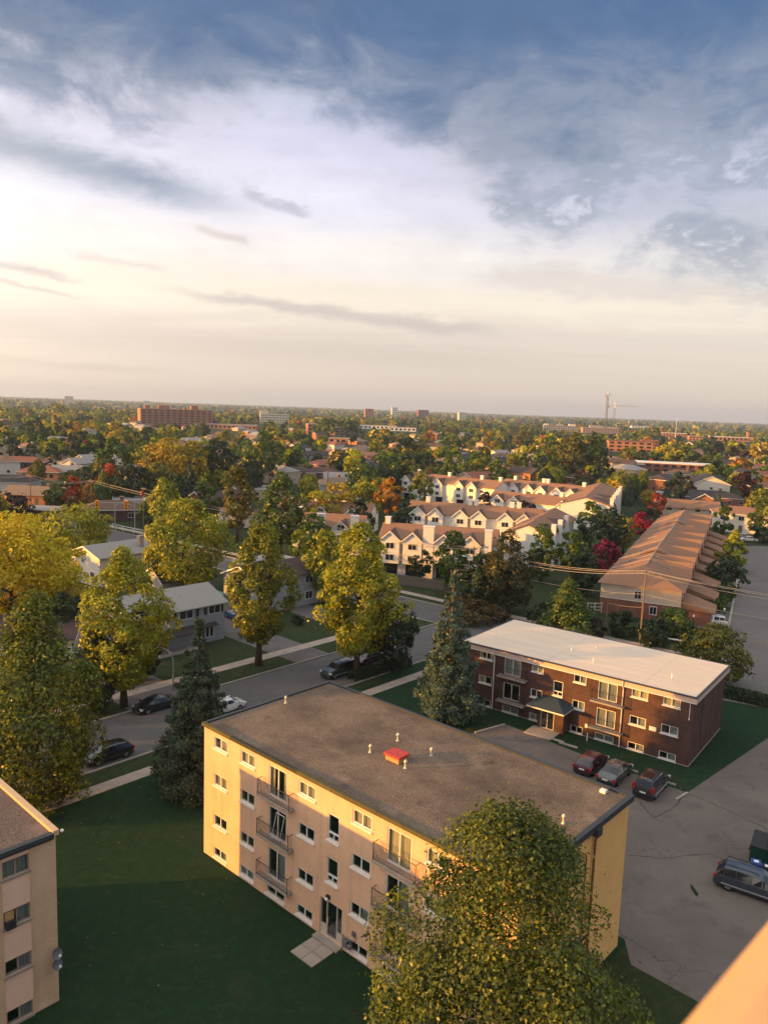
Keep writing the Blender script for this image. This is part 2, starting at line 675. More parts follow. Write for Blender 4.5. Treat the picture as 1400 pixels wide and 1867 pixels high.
def grass_mat(name, c1, c2, c3):
    m = bpy.data.materials.new(name)
    m.use_nodes = True
    nt = m.node_tree
    N, L = nt.nodes, nt.links
    p = N['Principled BSDF']
    p.inputs['Roughness'].default_value = 0.95
    p.inputs['Specular IOR Level'].default_value = 0.1
    tc = N.new('ShaderNodeTexCoord')
    prev = None
    for sc, det, a, b, ca, cb in ((9.0, 6, 0.3, 0.7, c1, c2), (0.22, 6, 0.52, 0.75, None, c3), (1.6, 8, 0.48, 0.74, None, tuple(v * 1.55 for v in c2))):
        n = N.new('ShaderNodeTexNoise')
        n.inputs['Scale'].default_value = sc
        n.inputs['Detail'].default_value = det
        n.inputs['Roughness'].default_value = 0.7
        L.new(tc.outputs['Object'], n.inputs['Vector'])
        r = N.new('ShaderNodeMapRange')
        r.inputs[1].default_value = a
        r.inputs[2].default_value = b
        r.inputs[4].default_value = 1.0 if prev is None else 0.6
        L.new(n.outputs['Fac'], r.inputs[0])
        x = N.new('ShaderNodeMix')
        x.data_type = 'RGBA'
        L.new(r.outputs[0], x.inputs[0])
        if prev is None:
            x.inputs[6].default_value = (*ca, 1)
        else:
            L.new(prev, x.inputs[6])
        x.inputs[7].default_value = (*cb, 1)
        prev = x.outputs[2]
        if sc == 9.0:
            bp = N.new('ShaderNodeBump')
            bp.inputs['Strength'].default_value = 0.9
            bp.inputs['Distance'].default_value = 0.08
            L.new(n.outputs['Fac'], bp.inputs['Height'])
            L.new(bp.outputs[0], p.inputs['Normal'])
    L.new(prev, p.inputs['Base Color'])
    MATS[name] = m
    return m


def glass_mat(name, tint=(0.02, 0.03, 0.035), mixf=0.72):
    """window pane: mostly see-through, partly mirror"""
    m = bpy.data.materials.new(name)
    m.use_nodes = True
    nt = m.node_tree
    N, L = nt.nodes, nt.links
    N.clear()
    o = N.new('ShaderNodeOutputMaterial')
    t = N.new('ShaderNodeBsdfTransparent')
    t.inputs[0].default_value = (0.80, 0.86, 0.86, 1)
    g = N.new('ShaderNodeBsdfGlossy')
    g.inputs['Roughness'].default_value = 0.03
    g.inputs[0].default_value = (0.85, 0.92, 0.95, 1)
    lw = N.new('ShaderNodeLayerWeight')
    lw.inputs['Blend'].default_value = 0.35
    fr = N.new('ShaderNodeMapRange')
    fr.inputs[3].default_value = 0.07
    fr.inputs[4].default_value = 0.65
    L.new(lw.outputs['Facing'], fr.inputs[0])
    x = N.new('ShaderNodeMixShader')
    L.new(fr.outputs[0], x.inputs[0])
    L.new(t.outputs[0], x.inputs[1])
    L.new(g.outputs[0], x.inputs[2])
    L.new(x.outputs[0], o.inputs[0])
    MATS[name] = m
    return m


def leaf_mat(name, c1, c2, trans=0.35, hue_obj=0.0):
    """foliage: colour per leaf between c1 and c2, a little light passes through"""
    if name in MATS:
        return MATS[name]
    m = bpy.data.materials.new(name)
    m.use_nodes = True
    nt = m.node_tree
    N, L = nt.nodes, nt.links
    N.clear()
    o = N.new('ShaderNodeOutputMaterial')
    a = N.new('ShaderNodeAttribute')
    a.attribute_name = 'leaf'
    x = N.new('ShaderNodeMix')
    x.data_type = 'RGBA'
    L.new(a.outputs['Fac'], x.inputs[0])
    x.inputs[6].default_value = (*c1, 1)
    x.inputs[7].default_value = (*c2, 1)
    c = x.outputs[2]
    if hue_obj:
        oi = N.new('ShaderNodeObjectInfo')
        hs = N.new('ShaderNodeHueSaturation')
        r = N.new('ShaderNodeMapRange')
        r.inputs[3].default_value = 0.5 - hue_obj
        r.inputs[4].default_value = 0.5 + hue_obj
        L.new(oi.outputs['Random'], r.inputs[0])
        L.new(r.outputs[0], hs.inputs['Hue'])
        r2 = N.new('ShaderNodeMapRange')
        r2.inputs[3].default_value = 0.75
        r2.inputs[4].default_value = 1.3
        L.new(oi.outputs['Random'], r2.inputs[0])
        L.new(r2.outputs[0], hs.inputs['Value'])
        L.new(c, hs.inputs['Color'])
        c = hs.outputs[0]
    d = N.new('ShaderNodeBsdfDiffuse')
    L.new(c, d.inputs[0])
    t = N.new('ShaderNodeBsdfTranslucent')
    L.new(c, t.inputs[0])
    s = N.new('ShaderNodeMixShader')
    s.inputs[0].default_value = trans
    L.new(d.outputs[0], s.inputs[1])
    L.new(t.outputs[0], s.inputs[2])
    g = N.new('ShaderNodeBsdfGlossy')
    g.inputs['Roughness'].default_value = 0.38
    g.inputs[0].default_value = (0.9, 0.9, 0.9, 1)
    s2 = N.new('ShaderNodeMixShader')
    s2.inputs[0].default_value = 0.025
    L.new(s.outputs[0], s2.inputs[1])
    L.new(g.outputs[0], s2.inputs[2])
    L.new(s2.outputs[0], o.inputs[0])
    MATS[name] = m
    return m


M_yellow = brick_mat('buff_brick', (0.77, 0.475, 0.31), (0.70, 0.43, 0.28), (0.63, 0.43, 0.30), blotch=0.08)
M_endglow = mat('end_wall_bounce_glow', (0.82, 0.48, 0.17), 0.85, var=0.06, scale=0.8, bump=0.15, bscale=60)  # warm light reflected onto the shaded end wall, put into its colour
M_buff2 = brick_mat('pale_buff_brick', (0.68, 0.49, 0.32), (0.61, 0.44, 0.285), (0.48, 0.36, 0.25), blotch=0.08)
M_panel = mat('pink_panel', (0.74, 0.52, 0.39), 0.8, var=0.06, scale=0.9)
M_brown = brick_mat('dark_brown_brick', (0.115, 0.052, 0.042), (0.075, 0.036, 0.032), (0.12, 0.09, 0.08), blotch=0.2)
M_redbrick = brick_mat('red_brick', (0.26, 0.085, 0.05), (0.19, 0.06, 0.04), (0.25, 0.18, 0.15), blotch=0.2)
M_orangebrick = brick_mat('orange_brick', (0.50, 0.20, 0.08), (0.42, 0.16, 0.07), (0.4, 0.28, 0.2), blotch=0.15)
def gravel_mat(name, dark, light, smudge_shade):
    m = mat(name, dark, 0.95, col2=light, scale=15, thr=(0.34, 0.70), bump=0.8, bscale=14, detail=9, spec=0.15)
    nt = m.node_tree
    p = nt.nodes['Principled BSDF']
    src = p.inputs['Base Color'].links[0].from_socket
    tc = [n for n in nt.nodes if n.type == 'TEX_COORD'][0]
    for sc, det, a, b, c, amt in ((0.22, 5, 0.40, 0.66, smudge_shade, 0.75), (0.55, 7, 0.60, 0.74, tuple(v * 0.35 for v in smudge_shade), 0.6), (0.35, 6, 0.58, 0.78, tuple(v * 1.15 for v in light), 0.55)):
        n = nt.nodes.new('ShaderNodeTexNoise')
        n.inputs['Scale'].default_value = sc
        n.inputs['Detail'].default_value = det
        n.inputs['Roughness'].default_value = 0.65
        mp = nt.nodes.new('ShaderNodeMapping')
        mp.inputs['Location'].default_value = (sc * 31, sc * 17, 0)
        nt.links.new(tc.outputs['Object'], mp.inputs[0])
        nt.links.new(mp.outputs[0], n.inputs['Vector'])
        r = nt.nodes.new('ShaderNodeMapRange')
        for i, v in enumerate((a, b, 0.0, amt)):
            r.inputs[i + 1].default_value = v
        nt.links.new(n.outputs['Fac'], r.inputs[0])
        x = nt.nodes.new('ShaderNodeMix')
        x.data_type = 'RGBA'
        nt.links.new(r.outputs[0], x.inputs[0])
        nt.links.new(src, x.inputs[6])
        x.inputs[7].default_value = (*c, 1)
        src = x.outputs[2]
    nt.links.new(src, p.inputs['Base Color'])
    return m


M_gravel = gravel_mat('roof_gravel', (0.072, 0.054, 0.043), (0.35, 0.26, 0.19), (0.078, 0.058, 0.046))  # dark blotches: ponding smudges plus shadow patches put into the colour
M_white = mat('white_paint', (0.78, 0.76, 0.72), 0.6, var=0.04, scale=2)
M_whiteroof = mat('white_roof_membrane', (0.72, 0.58, 0.44), 0.6, var=0.07, scale=0.5, stretch=(0.25, 2.2, 1))
M_black = mat('black_metal', (0.012, 0.013, 0.016), 0.5, spec=0.4)
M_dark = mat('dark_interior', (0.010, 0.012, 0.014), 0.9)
M_darkcoping = mat('dark_coping_metal', (0.030, 0.036, 0.042), 0.45, spec=0.5)
M_olive = mat('olive_coping', (0.085, 0.075, 0.030), 0.7, var=0.2, scale=1.5)
M_tan = mat('tan_coping', (0.60, 0.42, 0.25), 0.7, var=0.08, scale=2)
M_fascia = mat('pink_fascia', (0.58, 0.42, 0.35), 0.7, var=0.05, scale=2)
M_conc = mat('concrete', (0.36, 0.31, 0.27), 0.9, var=0.15, scale=1.4, bump=0.3, bscale=20)
M_walk = mat('sidewalk_concrete', (0.38, 0.31, 0.26), 0.9, var=0.16, scale=0.9, bump=0.2, bscale=25)
M_red = mat('red_hatch_paint', (0.50, 0.055, 0.045), 0.6, var=0.1, scale=3)
M_hatchside = mat('hatch_timber', (0.42, 0.26, 0.11), 0.8, var=0.1, scale=3)
M_vent = mat('galvanised_vent', (0.62, 0.60, 0.45), 0.5, spec=0.4)
M_blueroof = mat('slate_blue_shingle', (0.035, 0.055, 0.07), 0.85, var=0.2, scale=8, bump=0.3, bscale=20)
M_curtain = mat('curtain_cream', (0.62, 0.52, 0.36), 0.9, var=0.3, scale=6, stretch=(6, 6, 0.2))
M_curtaing = mat('curtain_grey', (0.34, 0.34, 0.33), 0.9, var=0.35, scale=6, stretch=(6, 6, 0.2))
M_glass = glass_mat('window_glass')
M_asph = asphalt_mat('parking_asphalt', (0.100, 0.085, 0.076), (0.158, 0.134, 0.118))
M_road = asphalt_mat('road_asphalt', (0.085, 0.082, 0.084), (0.115, 0.108, 0.108), cracks=False, dark=(0.075, 0.07, 0.07))
M_road2 = asphalt_mat('grey_asphalt', (0.12, 0.108, 0.102), (0.155, 0.14, 0.132), cracks=False, dark=(0.12, 0.11, 0.105))
M_lawn = grass_mat('lawn', (0.009, 0.030, 0.015), (0.019, 0.048, 0.021), (0.046, 0.046, 0.022))
M_ground = grass_mat('ground_turf', (0.020, 0.036, 0.014), (0.040, 0.056, 0.022), (0.085, 0.068, 0.04))
M_wood = mat('grey_timber', (0.16, 0.12, 0.09), 0.9, var=0.2, scale=3, stretch=(8, 8, 0.6))
M_fence = mat('weathered_fence', (0.17, 0.145, 0.12), 0.9, var=0.2, scale=4)
M_galv = mat('galvanised_steel', (0.42, 0.42, 0.42), 0.45, spec=0.5, metal=0.3)
M_wire = mat('bare_wire', (0.40, 0.31, 0.23), 0.4, spec=0.6)
M_ochrebar = mat('ochre_parapet_paint', (0.54, 0.35, 0.18), 0.75, var=0.04, scale=30)
M_bark = mat('bark', (0.075, 0.052, 0.036), 0.95, var=0.35, scale=6, stretch=(4, 4, 0.7), bump=0.6, bscale=18)
M_barkw = mat('warm_bark', (0.17, 0.11, 0.065), 0.95, var=0.3, scale=6, stretch=(4, 4, 0.7))

# ------------------------------------------------------------------ the ground, roads, walks
A1 = R_(-42.5)
E1 = Vector((math.cos(A1), math.sin(A1), 0))
E2 = Vector((-math.sin(A1), math.cos(A1), 0))


def ab(a, b, z=0.0):
    p = E1 * a + E2 * b
    p.z = z
    return p


def sheet(name, pts, z, m, label=None):
    mb = MB()
    mb.face([(p[0], p[1], z) for p in pts], m)
    o = mb.build(name)
    return tag(o, label, None, None, 'structure')


def strip(p, q, w, z, h, m, mb):
    """a long slab between two ground points, top at z+h"""
    p, q = Vector((p[0], p[1], 0)), Vector((q[0], q[1], 0))
    d = (q - p).normalized()
    n = Vector((-d.y, d.x, 0)) * w / 2
    poly = [p - n, q - n, q + n, p + n]
    mb.prism([(v.x, v.y, z) for v in poly], (0, 0, h), m)


def ring(rad, n=64):
    return [(rad * math.cos(2 * math.pi * i / n), rad * math.sin(2 * math.pi * i / n)) for i in range(n)]


sheet('ground', ring(9500), 0.0, M_ground, 'turf and gardens stretching to the horizon')


def cross_b(a):
    """centre line of the cross road in street coordinates"""
    return 90.3 + 0.06 * (a + 75)


# residential street (far kerb a=-67.6, near kerb a=-58.4)
sheet('road', [ab(-67.6, -40), ab(-58.4, -40), ab(-58.4, 87.5), ab(-67.6, 87.5)], 0.012, M_road, 'residential street of grey asphalt')
# cross road
cr_pts = [(-320, 4.3), (-320, -4.3), (60, -4.3), (60, 4.3)]
sheet('road', [ab(a, cross_b(a) + s) for a, s in cr_pts], 0.008, M_road, 'cross road behind the brick block')
# cul-de-sac
cA, cB = Vector((42.0, 85.2)), Vector((88.5, 186.2))
cd = (cB - cA).normalized()
cn = Vector((cd.y, -cd.x))
cul = [cA - cd * 5, cA + cn * 12.5 - cd * 5, cB + cn * 10]
cul_l = Vector((53.2, 111.4))
cul = [tuple(cA - cn * 2.5 - cd * 4), tuple(cA + cn * 11 - cd * 4), tuple(cA + cn * 11 + cd * 80)]
bulb = cA + cn * 9 + cd * 108
for i in range(13):
    t = R_(-20 + i * 18)
    cul.append(tuple(bulb + cn * 11.5 * math.cos(t) + cd * 11.5 * math.sin(t)))
cul.append(tuple(cA - cn * 0.5 + cd * 92))
cul = [(p[0], p[1]) for p in cul]
sheet('road', cul, 0.016, M_road2, 'pale grey cul-de-sac in front of the brick row houses')

# parking lot
lotpts = [at(866, 1336), at(925, 1322), at(1040, 1368), at(1130, 1402), at(1253, 1446), at(1400, 1346), at(1500, 1275), (62, 62), (48, 38), (24, 30), (17.6, 37.6), at(1150, 1760), at(1128, 1712)]
lotpts = [(p[0], p[1]) for p in lotpts]
lotpts[-1] = (15.3, 42.2)
lotpts += [(-3.0, 58.8), (2.0, 65.0)]
sheet('parking_lot', lotpts, 0.010, M_asph, 'worn asphalt parking lot between the two blocks')

mbw = MB()
strip(ab(-55.3, -30), ab(-55.3, 84), 1.4, 0, 0.028, M_walk, mbw)
tag(mbw.build('sidewalk'), 'concrete sidewalk on the near side of the street', kind='structure')
mbw = MB()
strip(ab(-72.3, -30), ab(-72.3, 84), 1.6, 0, 0.028, M_walk, mbw)
tag(mbw.build('sidewalk'), 'concrete sidewalk in front of the houses', kind='structure')
mbw = MB()
strip(ab(-320, cross_b(-320) + 7.4), ab(-31, cross_b(-31) + 7.4), 1.5, 0, 0.028, M_walk, mbw)
tag(mbw.build('sidewalk'), 'concrete sidewalk along the far side of the cross road', kind='structure')
mbk = MB()
for a, b0, b1 in ((-67.75, -40, 86), (-58.25, -40, 86)):
    strip(ab(a, b0), ab(a, b1), 0.16, 0, 0.12, M_conc, mbk)
for s in (4.4, -4.4):
    for a0, a1 in ((-320, -68.5), (-57.5, -36), (-15, 60)) if s < 0 else ((-320, -36), (-15, 60)):
        strip(ab(a0, cross_b(a0) + s), ab(a1, cross_b(a1) + s), 0.16, 0, 0.12, M_conc, mbk)
for p, q in ((at(866, 1337), at(920, 1322)), (at(1253, 1447), at(1232, 1460))):
    strip(p, q, 0.18, 0, 0.13, M_conc, mbk)
c0, c1 = cA - cn * 2.5 + cd * 6, cA - cn * 0.5 + cd * 90
strip(c0, c1, 0.3, 0, 0.10, M_conc, mbk)
tag(mbk.build('kerb'), 'pale concrete kerbs along the roads', kind='structure')

# tar seams and a sunken patch in the lot
M_tar = mat('tar_seam', (0.045, 0.040, 0.038), 0.9)
for pts_ in (((1253, 1447), (1300, 1466), (1350, 1490), (1440, 1530)), ((1253, 1447), (1222, 1478), (1192, 1492)), ((1192, 1492), (1172, 1470), (1166, 1462)), ((1000, 1372), (1030, 1378), (1052, 1392)), ((905, 1346), (950, 1352), (985, 1350), (1010, 1338)), ((1145, 1560), (1210, 1566), (1290, 1558), (1330, 1570))):
    mbs = MB()
    q = [at(*p) for p in pts_]
    fine = []
    rs_ = random.Random(len(pts_) * 7 + pts_[0][0])
    for a_, b_ in zip(q[:-1], q[1:]):
        for i in range(5):
            v = a_ + (b_ - a_) * (i / 5)
            fine.append(Vector((v.x + rs_.uniform(-.08, .08), v.y + rs_.uniform(-.08, .08), 0)))
    fine.append(q[-1])
    for a_, b_ in zip(fine[:-1], fine[1:]):
        n_ = Vector((-(b_ - a_).y, (b_ - a_).x, 0)).normalized() * rs_.uniform(.02, .05)
        mbs.face([(a_ - n_)[:2] + (0.0145,), (b_ - n_)[:2] + (0.0145,), (b_ + n_)[:2] + (0.0145,), (a_ + n_)[:2] + (0.0145,)], M_tar)
    tag(mbs.build('asphalt_seam'), 'dark crack in the parking lot', kind='structure')
mbs = MB()
mbs.face([(p.x, p.y, 0.0142) for p in (at(1257, 1612), at(1263, 1616), at(1274, 1632), at(1269, 1636), at(1260, 1622))], M_lawn)
tag(mbs.build('pothole'), 'weedy pothole in the parking lot', kind='structure')

# driveways
M_drive = asphalt_mat('driveway_asphalt', (0.10, 0.09, 0.088), (0.14, 0.125, 0.118), cracks=False)
for i, (b0, b1, al) in enumerate(((37.5, 44.5, -86), (59.5, 65, -90), (20, 24, -84), (74, 79, -88))):
    sheet('driveway', [ab(-67.8, b0), ab(-67.8, b1), ab(al, b1), ab(al, b0)], 0.014, M_drive)
# side drive beside the row houses: short bays
for k in range(7):
    q0 = cul_l - cd * 3 + cd * (k * 9.2)
    sheet('driveway', [q0 + cn * 0.2, q0 + cd * 4.2 + cn * 0.2, q0 + cd * 4.2 - cn * 8.5, q0 - cn * 8.5], 0.014, M_drive)
# the mown lawn in front of the buff block
sheet('lawn', [ab(-54.5, -10), ab(-10, -10), ab(-16.9, 28.2), ab(-17, 41.8), ab(-42.3, 41.8), ab(-54.5, 41.8)], 0.005, M_lawn, 'dark mown lawn around the buff apartment block')
sheet('lawn', [ab(-42, 60), ab(-42, 84), ab(-57, 84), ab(-57, 42.2), ab(-43, 42.2)], 0.005, M_lawn, 'lawn between the two blocks by the street')
lg = [at(1000, 1342), at(1253, 1446), at(1400, 1346), (44, 78), (38, 82), (32, 72), (28, 62), (20, 70)]
sheet('lawn', [(p[0], p[1]) for p in ([at(872, 1335), at(926, 1322), at(1040, 1368), at(1130, 1402), at(1253, 1446), at(1400, 1346)] + [Vector((45, 78, 0)), Vector((38, 83, 0)), Vector((10, 104, 0)), Vector((0, 86, 0))])], 0.006, M_lawn, 'grass strip around the dark brick block')

# ------------------------------------------------------------------ windows and walls


def wall_with_holes(mb, T, length, z0, z1, holes, m, depth=0.28, inner=None):
    """T(x, d, z) maps wall coordinates (d = depth behind the face) to local space; holes (x0,x1,z0,z1)"""
    xs = sorted({0, length, *[h[0] for h in holes], *[h[1] for h in holes]})
    zs = sorted({z0, z1, *[h[2] for h in holes], *[h[3] for h in holes]})
    for i in range(len(xs) - 1):
        for j in range(len(zs) - 1):
            cx, cz = (xs[i] + xs[i + 1]) / 2, (zs[j] + zs[j + 1]) / 2
            if any(h[0] < cx < h[1] and h[2] < cz < h[3] for h in holes):
                continue
            mb.face([T(xs[i], 0, zs[j]), T(xs[i + 1], 0, zs[j]), T(xs[i + 1], 0, zs[j + 1]), T(xs[i], 0, zs[j + 1])], m)
    for a, b, c, d in holes:
        for q in ([(a, 0, c), (b, 0, c), (b, depth, c), (a, depth, c)], [(a, 0, d), (a, depth, d), (b, depth, d), (b, 0, d)],
                  [(a, 0, c), (a, depth, c), (a, depth, d), (a, 0, d)], [(b, 0, c), (b, 0, d), (b, depth, d), (b, depth, c)]):
            mb.face([T(*p) for p in q], m)
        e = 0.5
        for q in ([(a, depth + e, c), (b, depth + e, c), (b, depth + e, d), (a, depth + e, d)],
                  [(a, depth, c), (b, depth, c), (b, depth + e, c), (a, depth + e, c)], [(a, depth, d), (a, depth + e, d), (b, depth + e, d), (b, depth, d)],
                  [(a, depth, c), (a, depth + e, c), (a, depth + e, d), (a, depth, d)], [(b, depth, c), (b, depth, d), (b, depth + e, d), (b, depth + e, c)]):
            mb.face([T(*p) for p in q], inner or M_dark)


WCACHE = {}


def pane(mb, x0, x1, y, z0, z1):
    mb.face([(x0, y, z0), (x1, y, z0), (x1, y, z1), (x0, y, z1)], M_glass)


def window_meshes(w, h, style, curt, fm):
    """meshes of a window whose opening is w x h: panes, frame, sill, curtain. Local x along wall, -y outwards."""
    key = (round(w, 2), round(h, 2), style, curt, fm.name)
    if key in WCACHE:
        return WCACHE[key]
    p, f, s, c = MB(), MB(), MB(), MB()
    t, d0, d1 = 0.07, 0.04, 0.14
    f.box(0, w, d0, d1, 0, t, fm)
    f.box(0, w, d0, d1, h - t, h, fm)
    f.box(0, t, d0, d1, t, h - t, fm)
    f.box(w - t, w, d0, d1, t, h - t, fm)
    if style == 'slide':
        f.box(w / 2 - 0.035, w / 2 + 0.035, d0 + 0.01, d1 - 0.01, t, h - t, fm)
        pane(p, t, w / 2 - 0.035, 0.085, t, h - t)
        pane(p, w / 2 + 0.035, w - t, 0.070, t, h - t)
    elif style == 'stair':
        zt = h * 0.26
        f.box(t, w - t, d0 + 0.01, d1 - 0.01, zt, zt + 0.1, fm)
        f.box(w / 2 - 0.03, w / 2 + 0.03, d0 + 0.012, d1 - 0.012, t, zt, fm)
        pane(p, t, w - t, 0.08, zt + 0.1, h - t)
        pane(p, t, w / 2 - 0.03, 0.08, t, zt)
        pane(p, w / 2 + 0.03, w - t, 0.08, t, zt)
    elif style == 'sash':
        f.box(t, w - t, d0 + 0.01, d1 - 0.01, h / 2 - 0.03, h / 2 + 0.03, fm)
        pane(p, t, w - t, 0.08, t, h / 2 - 0.03)
        pane(p, t, w - t, 0.07, h / 2 + 0.03, h - t)
    else:
        pane(p, t, w - t, 0.08, t, h - t)
    if style != 'door':
        s.box(-0.06, w + 0.06, -0.09, 0.035, -0.10, -0.002, fm)
    cm = M_curtaing if 'g' in curt else M_curtain
    if curt != 'none':
        rng = random.Random(hash(key) % 1000 if False else int(w * 100 + h * 37) + len(curt))
        spans = {'full': [(0.04, 0.96)], 'fullg': [(0.04, 0.96)], 'left': [(0.03, 0.45)], 'right': [(0.52, 0.97)], 'rightg': [(0.52, 0.97)], 'pair': [(0.03, 0.22), (0.72, 0.97)], 'half': [(0.03, 0.97)], 'wide': [(0.3, 0.97)]}[curt]
        for a, b in spans:
            n = max(4, int((b - a) * w / 0.09))
            zb = h * 0.45 if curt == 'half' else 0.03
            for i in range(n):
                x0, x1 = w * (a + (b - a) * i / n), w * (a + (b - a) * (i + 1) / n)
                y0 = 0.19 + (0.035 if i % 2 else 0) + rng.uniform(-0.008, 0.008)
                y1 = 0.19 + (0 if i % 2 else 0.035)
                c.face([(x0, y0, zb), (x1, y1, zb), (x1, y1, h - 0.02), (x0, y0, h - 0.02)], cm)
    r = (p.mesh('window_pane'), f.mesh('frame'), s.mesh('sill') if s.v else None, c.mesh('curtain') if c.v else None)
    WCACHE[key] = r
    return r


def put_window(parent, T0, rz, w, h, style='slide', curt='none', fm=None, name='window', sill=True):
    p, f, s, c = window_meshes(w, h, style, curt, fm or M_white)
    o = inst(name, p, parent, T0, rz)
    inst('frame', f, o)
    if s and sill:
        inst('sill', s, o)
    if c:
        inst('curtain', c, o)
    return o


def railing(mb, x0, x1, y0, y1, z0, z1, m, n=22, bow=0.0):
    """balcony rail: front run with side returns, thin bowed pickets"""
    r = 0.016
    mb.tube([(x0, y1, z1), (x0, y0, z1), (x1, y0, z1), (x1, y1, z1)], 0.022, m, 5)
    mb.tube([(x0, y1, z0 + 0.08), (x0, y0, z0 + 0.08), (x1, y0, z0 + 0.08), (x1, y1, z0 + 0.08)], 0.016, m, 5)
    for i in range(n + 1):
        x = x0 + (x1 - x0) * i / n
        if i in (0, n):
            mb.box(x - 0.018, x + 0.018, y0 - 0.018, y0 + 0.018, z0, z1 + 0.02, m)
        else:
            zz = z0 + 0.08
            hgt = z1 - zz
            mb.tube([(x, y0, zz), (x, y0 - bow, zz + hgt * 0.22), (x, y0 - bow * 0.9, zz + hgt * 0.4), (x, y0, zz + hgt * 0.65), (x, y0, z1)], r * 0.75, m, 4, False)
    for x in (x0, x1):
        for k in (1, 2):
            y = y0 + (y1 - y0) * k / 3
            mb.tube([(x, y, z0 + 0.08), (x, y, z1)], r * 0.75, m, 4, False)


# ------------------------------------------------------------------ the buff block in the foreground
YB = thing('apartment_block', 'long buff brick walk-up apartment block with gravel roof and black railed balconies', 'apartment building', (-11.66, 49.65, 0), R_(-42.1))
YL, YD, YH = 24.94, 11.7, 9.25


def build_yellow():
    mb = MB()
    holes, wins = [], []
    W4 = [1.15, 4.05, 9.68, 14.2, 19.5, 22.35]
    curt = {0: ['wide', 'full', 'full', 'full', 'left', 'full'], 1: ['full', 'none', 'none', 'none', 'full', 'none'], 2: ['none', 'none', 'none', 'rightg', 'left', 'none'], 3: ['rightg', 'fullg', 'none', 'none', 'full', 'none']}
    for r, (z0, z1) in enumerate(((8.06, 8.88), (5.42, 6.26), (2.52, 3.34), (0.28, 0.98))):
        for i, x in enumerate(W4):
            holes.append((x, x + 1.44, z0, z1))
            wins.append((x, z0, 1.44, z1 - z0, 'slide', curt[r][i], True))
    for x in (6.9, 16.8):
        for r, (z0, z1) in enumerate(((6.92, 8.88), (4.28, 6.22), (1.5, 3.46))):
            holes.append((x, x + 1.7, z0, z1))
            c = {(6.9, 0): 'pair', (6.9, 1): 'none', (6.9, 2): 'rightg', (16.8, 0): 'full', (16.8, 1): 'right', (16.8, 2): 'none'}[(x, r)]
            wins.append((x, z0, 1.7, z1 - z0, 'door', c, False))
        holes.append((x - 0.1, x + 1.65, 0.28, 0.98))
        wins.append((x - 0.1, 0.28, 1.75, 0.7, 'slide', 'none', True))
    for z0, z1 in ((6.22, 7.84), (3.6, 5.16)):
        holes.append((12.22, 13.15, z0, z1))
        wins.append((12.22, z0, 0.93, z1 - z0, 'stair', 'none', True))
    holes.append((11.75, 13.6, 0.12, 2.42))
    wall_with_holes(mb, lambda x, d, z: (x, d, z), YL, 0, YH, holes, M_yellow)
    # back wall
    mb.face([(YL, YD, 0), (0, YD, 0), (0, YD, YH), (YL, YD, YH)], M_yellow)
    mb.face([(0, YD, 0), (0, 0, 0), (0, 0, YH), (0, YD, YH)], M_yellow)
    mb.build('wall', YB)
    # right end wall: smooth coat, its colour carrying a painted reflected glow
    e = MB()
    e.face([(YL, 0, 0), (YL, YD, 0), (YL, YD, YH), (YL, 0, YH)], M_endglow)
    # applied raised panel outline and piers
    e.box(YL + 0.001, YL + 0.06, 0.0, 0.9, 0, YH - 0.35, M_endglow, 'l')
    e.box(YL + 0.001, YL + 0.06, 7.3, 7.7, 0, YH - 0.25, M_endglow, 'l')
    tag(e.build('end_wall', YB), 'smooth end wall with a warm reflected glow painted into its colour')
    # roof slab with gravel, raised edge
    r = MB()
    r.box(-0.05, YL + 0.05, -0.05, YD + 0.05, YH, YH + 0.10, M_gravel)
    roof = r.build('roof', YB)
    c = MB()
    # front edge: olive metal upstand in lengths, darker in the middle
    cuts = [0, 3.0, 9.5, 16.0, 20.6, YL]
    for i in range(5):
        c.box(-0.10 + cuts[i] + (0.0 if i == 0 else 0.105), -0.005 + cuts[i + 1] + (0.1 if i < 4 else 0.0), -0.16, 0.10, YH + 0.0 + (i % 2) * 0.01, YH + 0.24 - (i % 2) * 0.012, M_olive if i != 1 else mat('olive_dark', (0.035, 0.036, 0.022), 0.7))
    tag(c.build('coping', roof), 'olive metal roof edge along the front')
    c = MB()
    c.box(YL - 0.0, YL + 0.22, -0.16, YD + 0.16, YH - 0.10, YH + 0.24, M_darkcoping)
    c.box(YL - 0.10, YL - 0.001, 0.101, YD - 0.101, YH + 0.1, YH + 0.2, M_darkcoping)
    for y, w in ((7.2, 0.5), (1.6, 0.45)):
        c.box(YL + 0.06, YL + 0.36, y, y + w, YH - 0.42, YH + 0.0, M_darkcoping)
    tag(c.build('gutter', roof), 'dark metal gutter on the end wall')
    c = MB()
    c.box(-0.15, YL - 0.005, YD - 0.10, YD + 0.14, YH + 0.0, YH + 0.22, M_darkcoping)
    c.box(-0.16, 0.09, 0.101, YD - 0.101, YH + 0.0, YH + 0.21, M_darkcoping)
    tag(c.build('coping', roof), 'dark roof edge at the back')
    # downpipes on the end wall
    d = MB()
    d.tube([(YL + 0.20, 7.45, YH - 0.4), (YL + 0.12, 7.45, YH - 0.8), (YL + 0.12, 7.45, 0.1)], 0.06, mat('brown_downpipe', (0.20, 0.11, 0.04), 0.6), 8)
    d.build('downpipe', YB)
    d = MB()
    d.tube([(YL + 0.20, 1.8, YH - 0.4), (YL + 0.12, 1.8, YH - 0.8), (YL + 0.12, 1.8, 0.1)], 0.06, MATS['brown_downpipe'], 8)
    d.build('downpipe', YB)
    d = MB()
    d.tube([(YL + 0.08, 6.6, 0.1), (YL + 0.08, 6.6, 8.0), (YL + 0.08, 5.9, 8.5), (YL + 0.08, 4.2, 8.35), (YL + 0.08, 4.2, 5.0)], 0.035, MATS['brown_downpipe'], 6)
    d.build('conduit', YB)
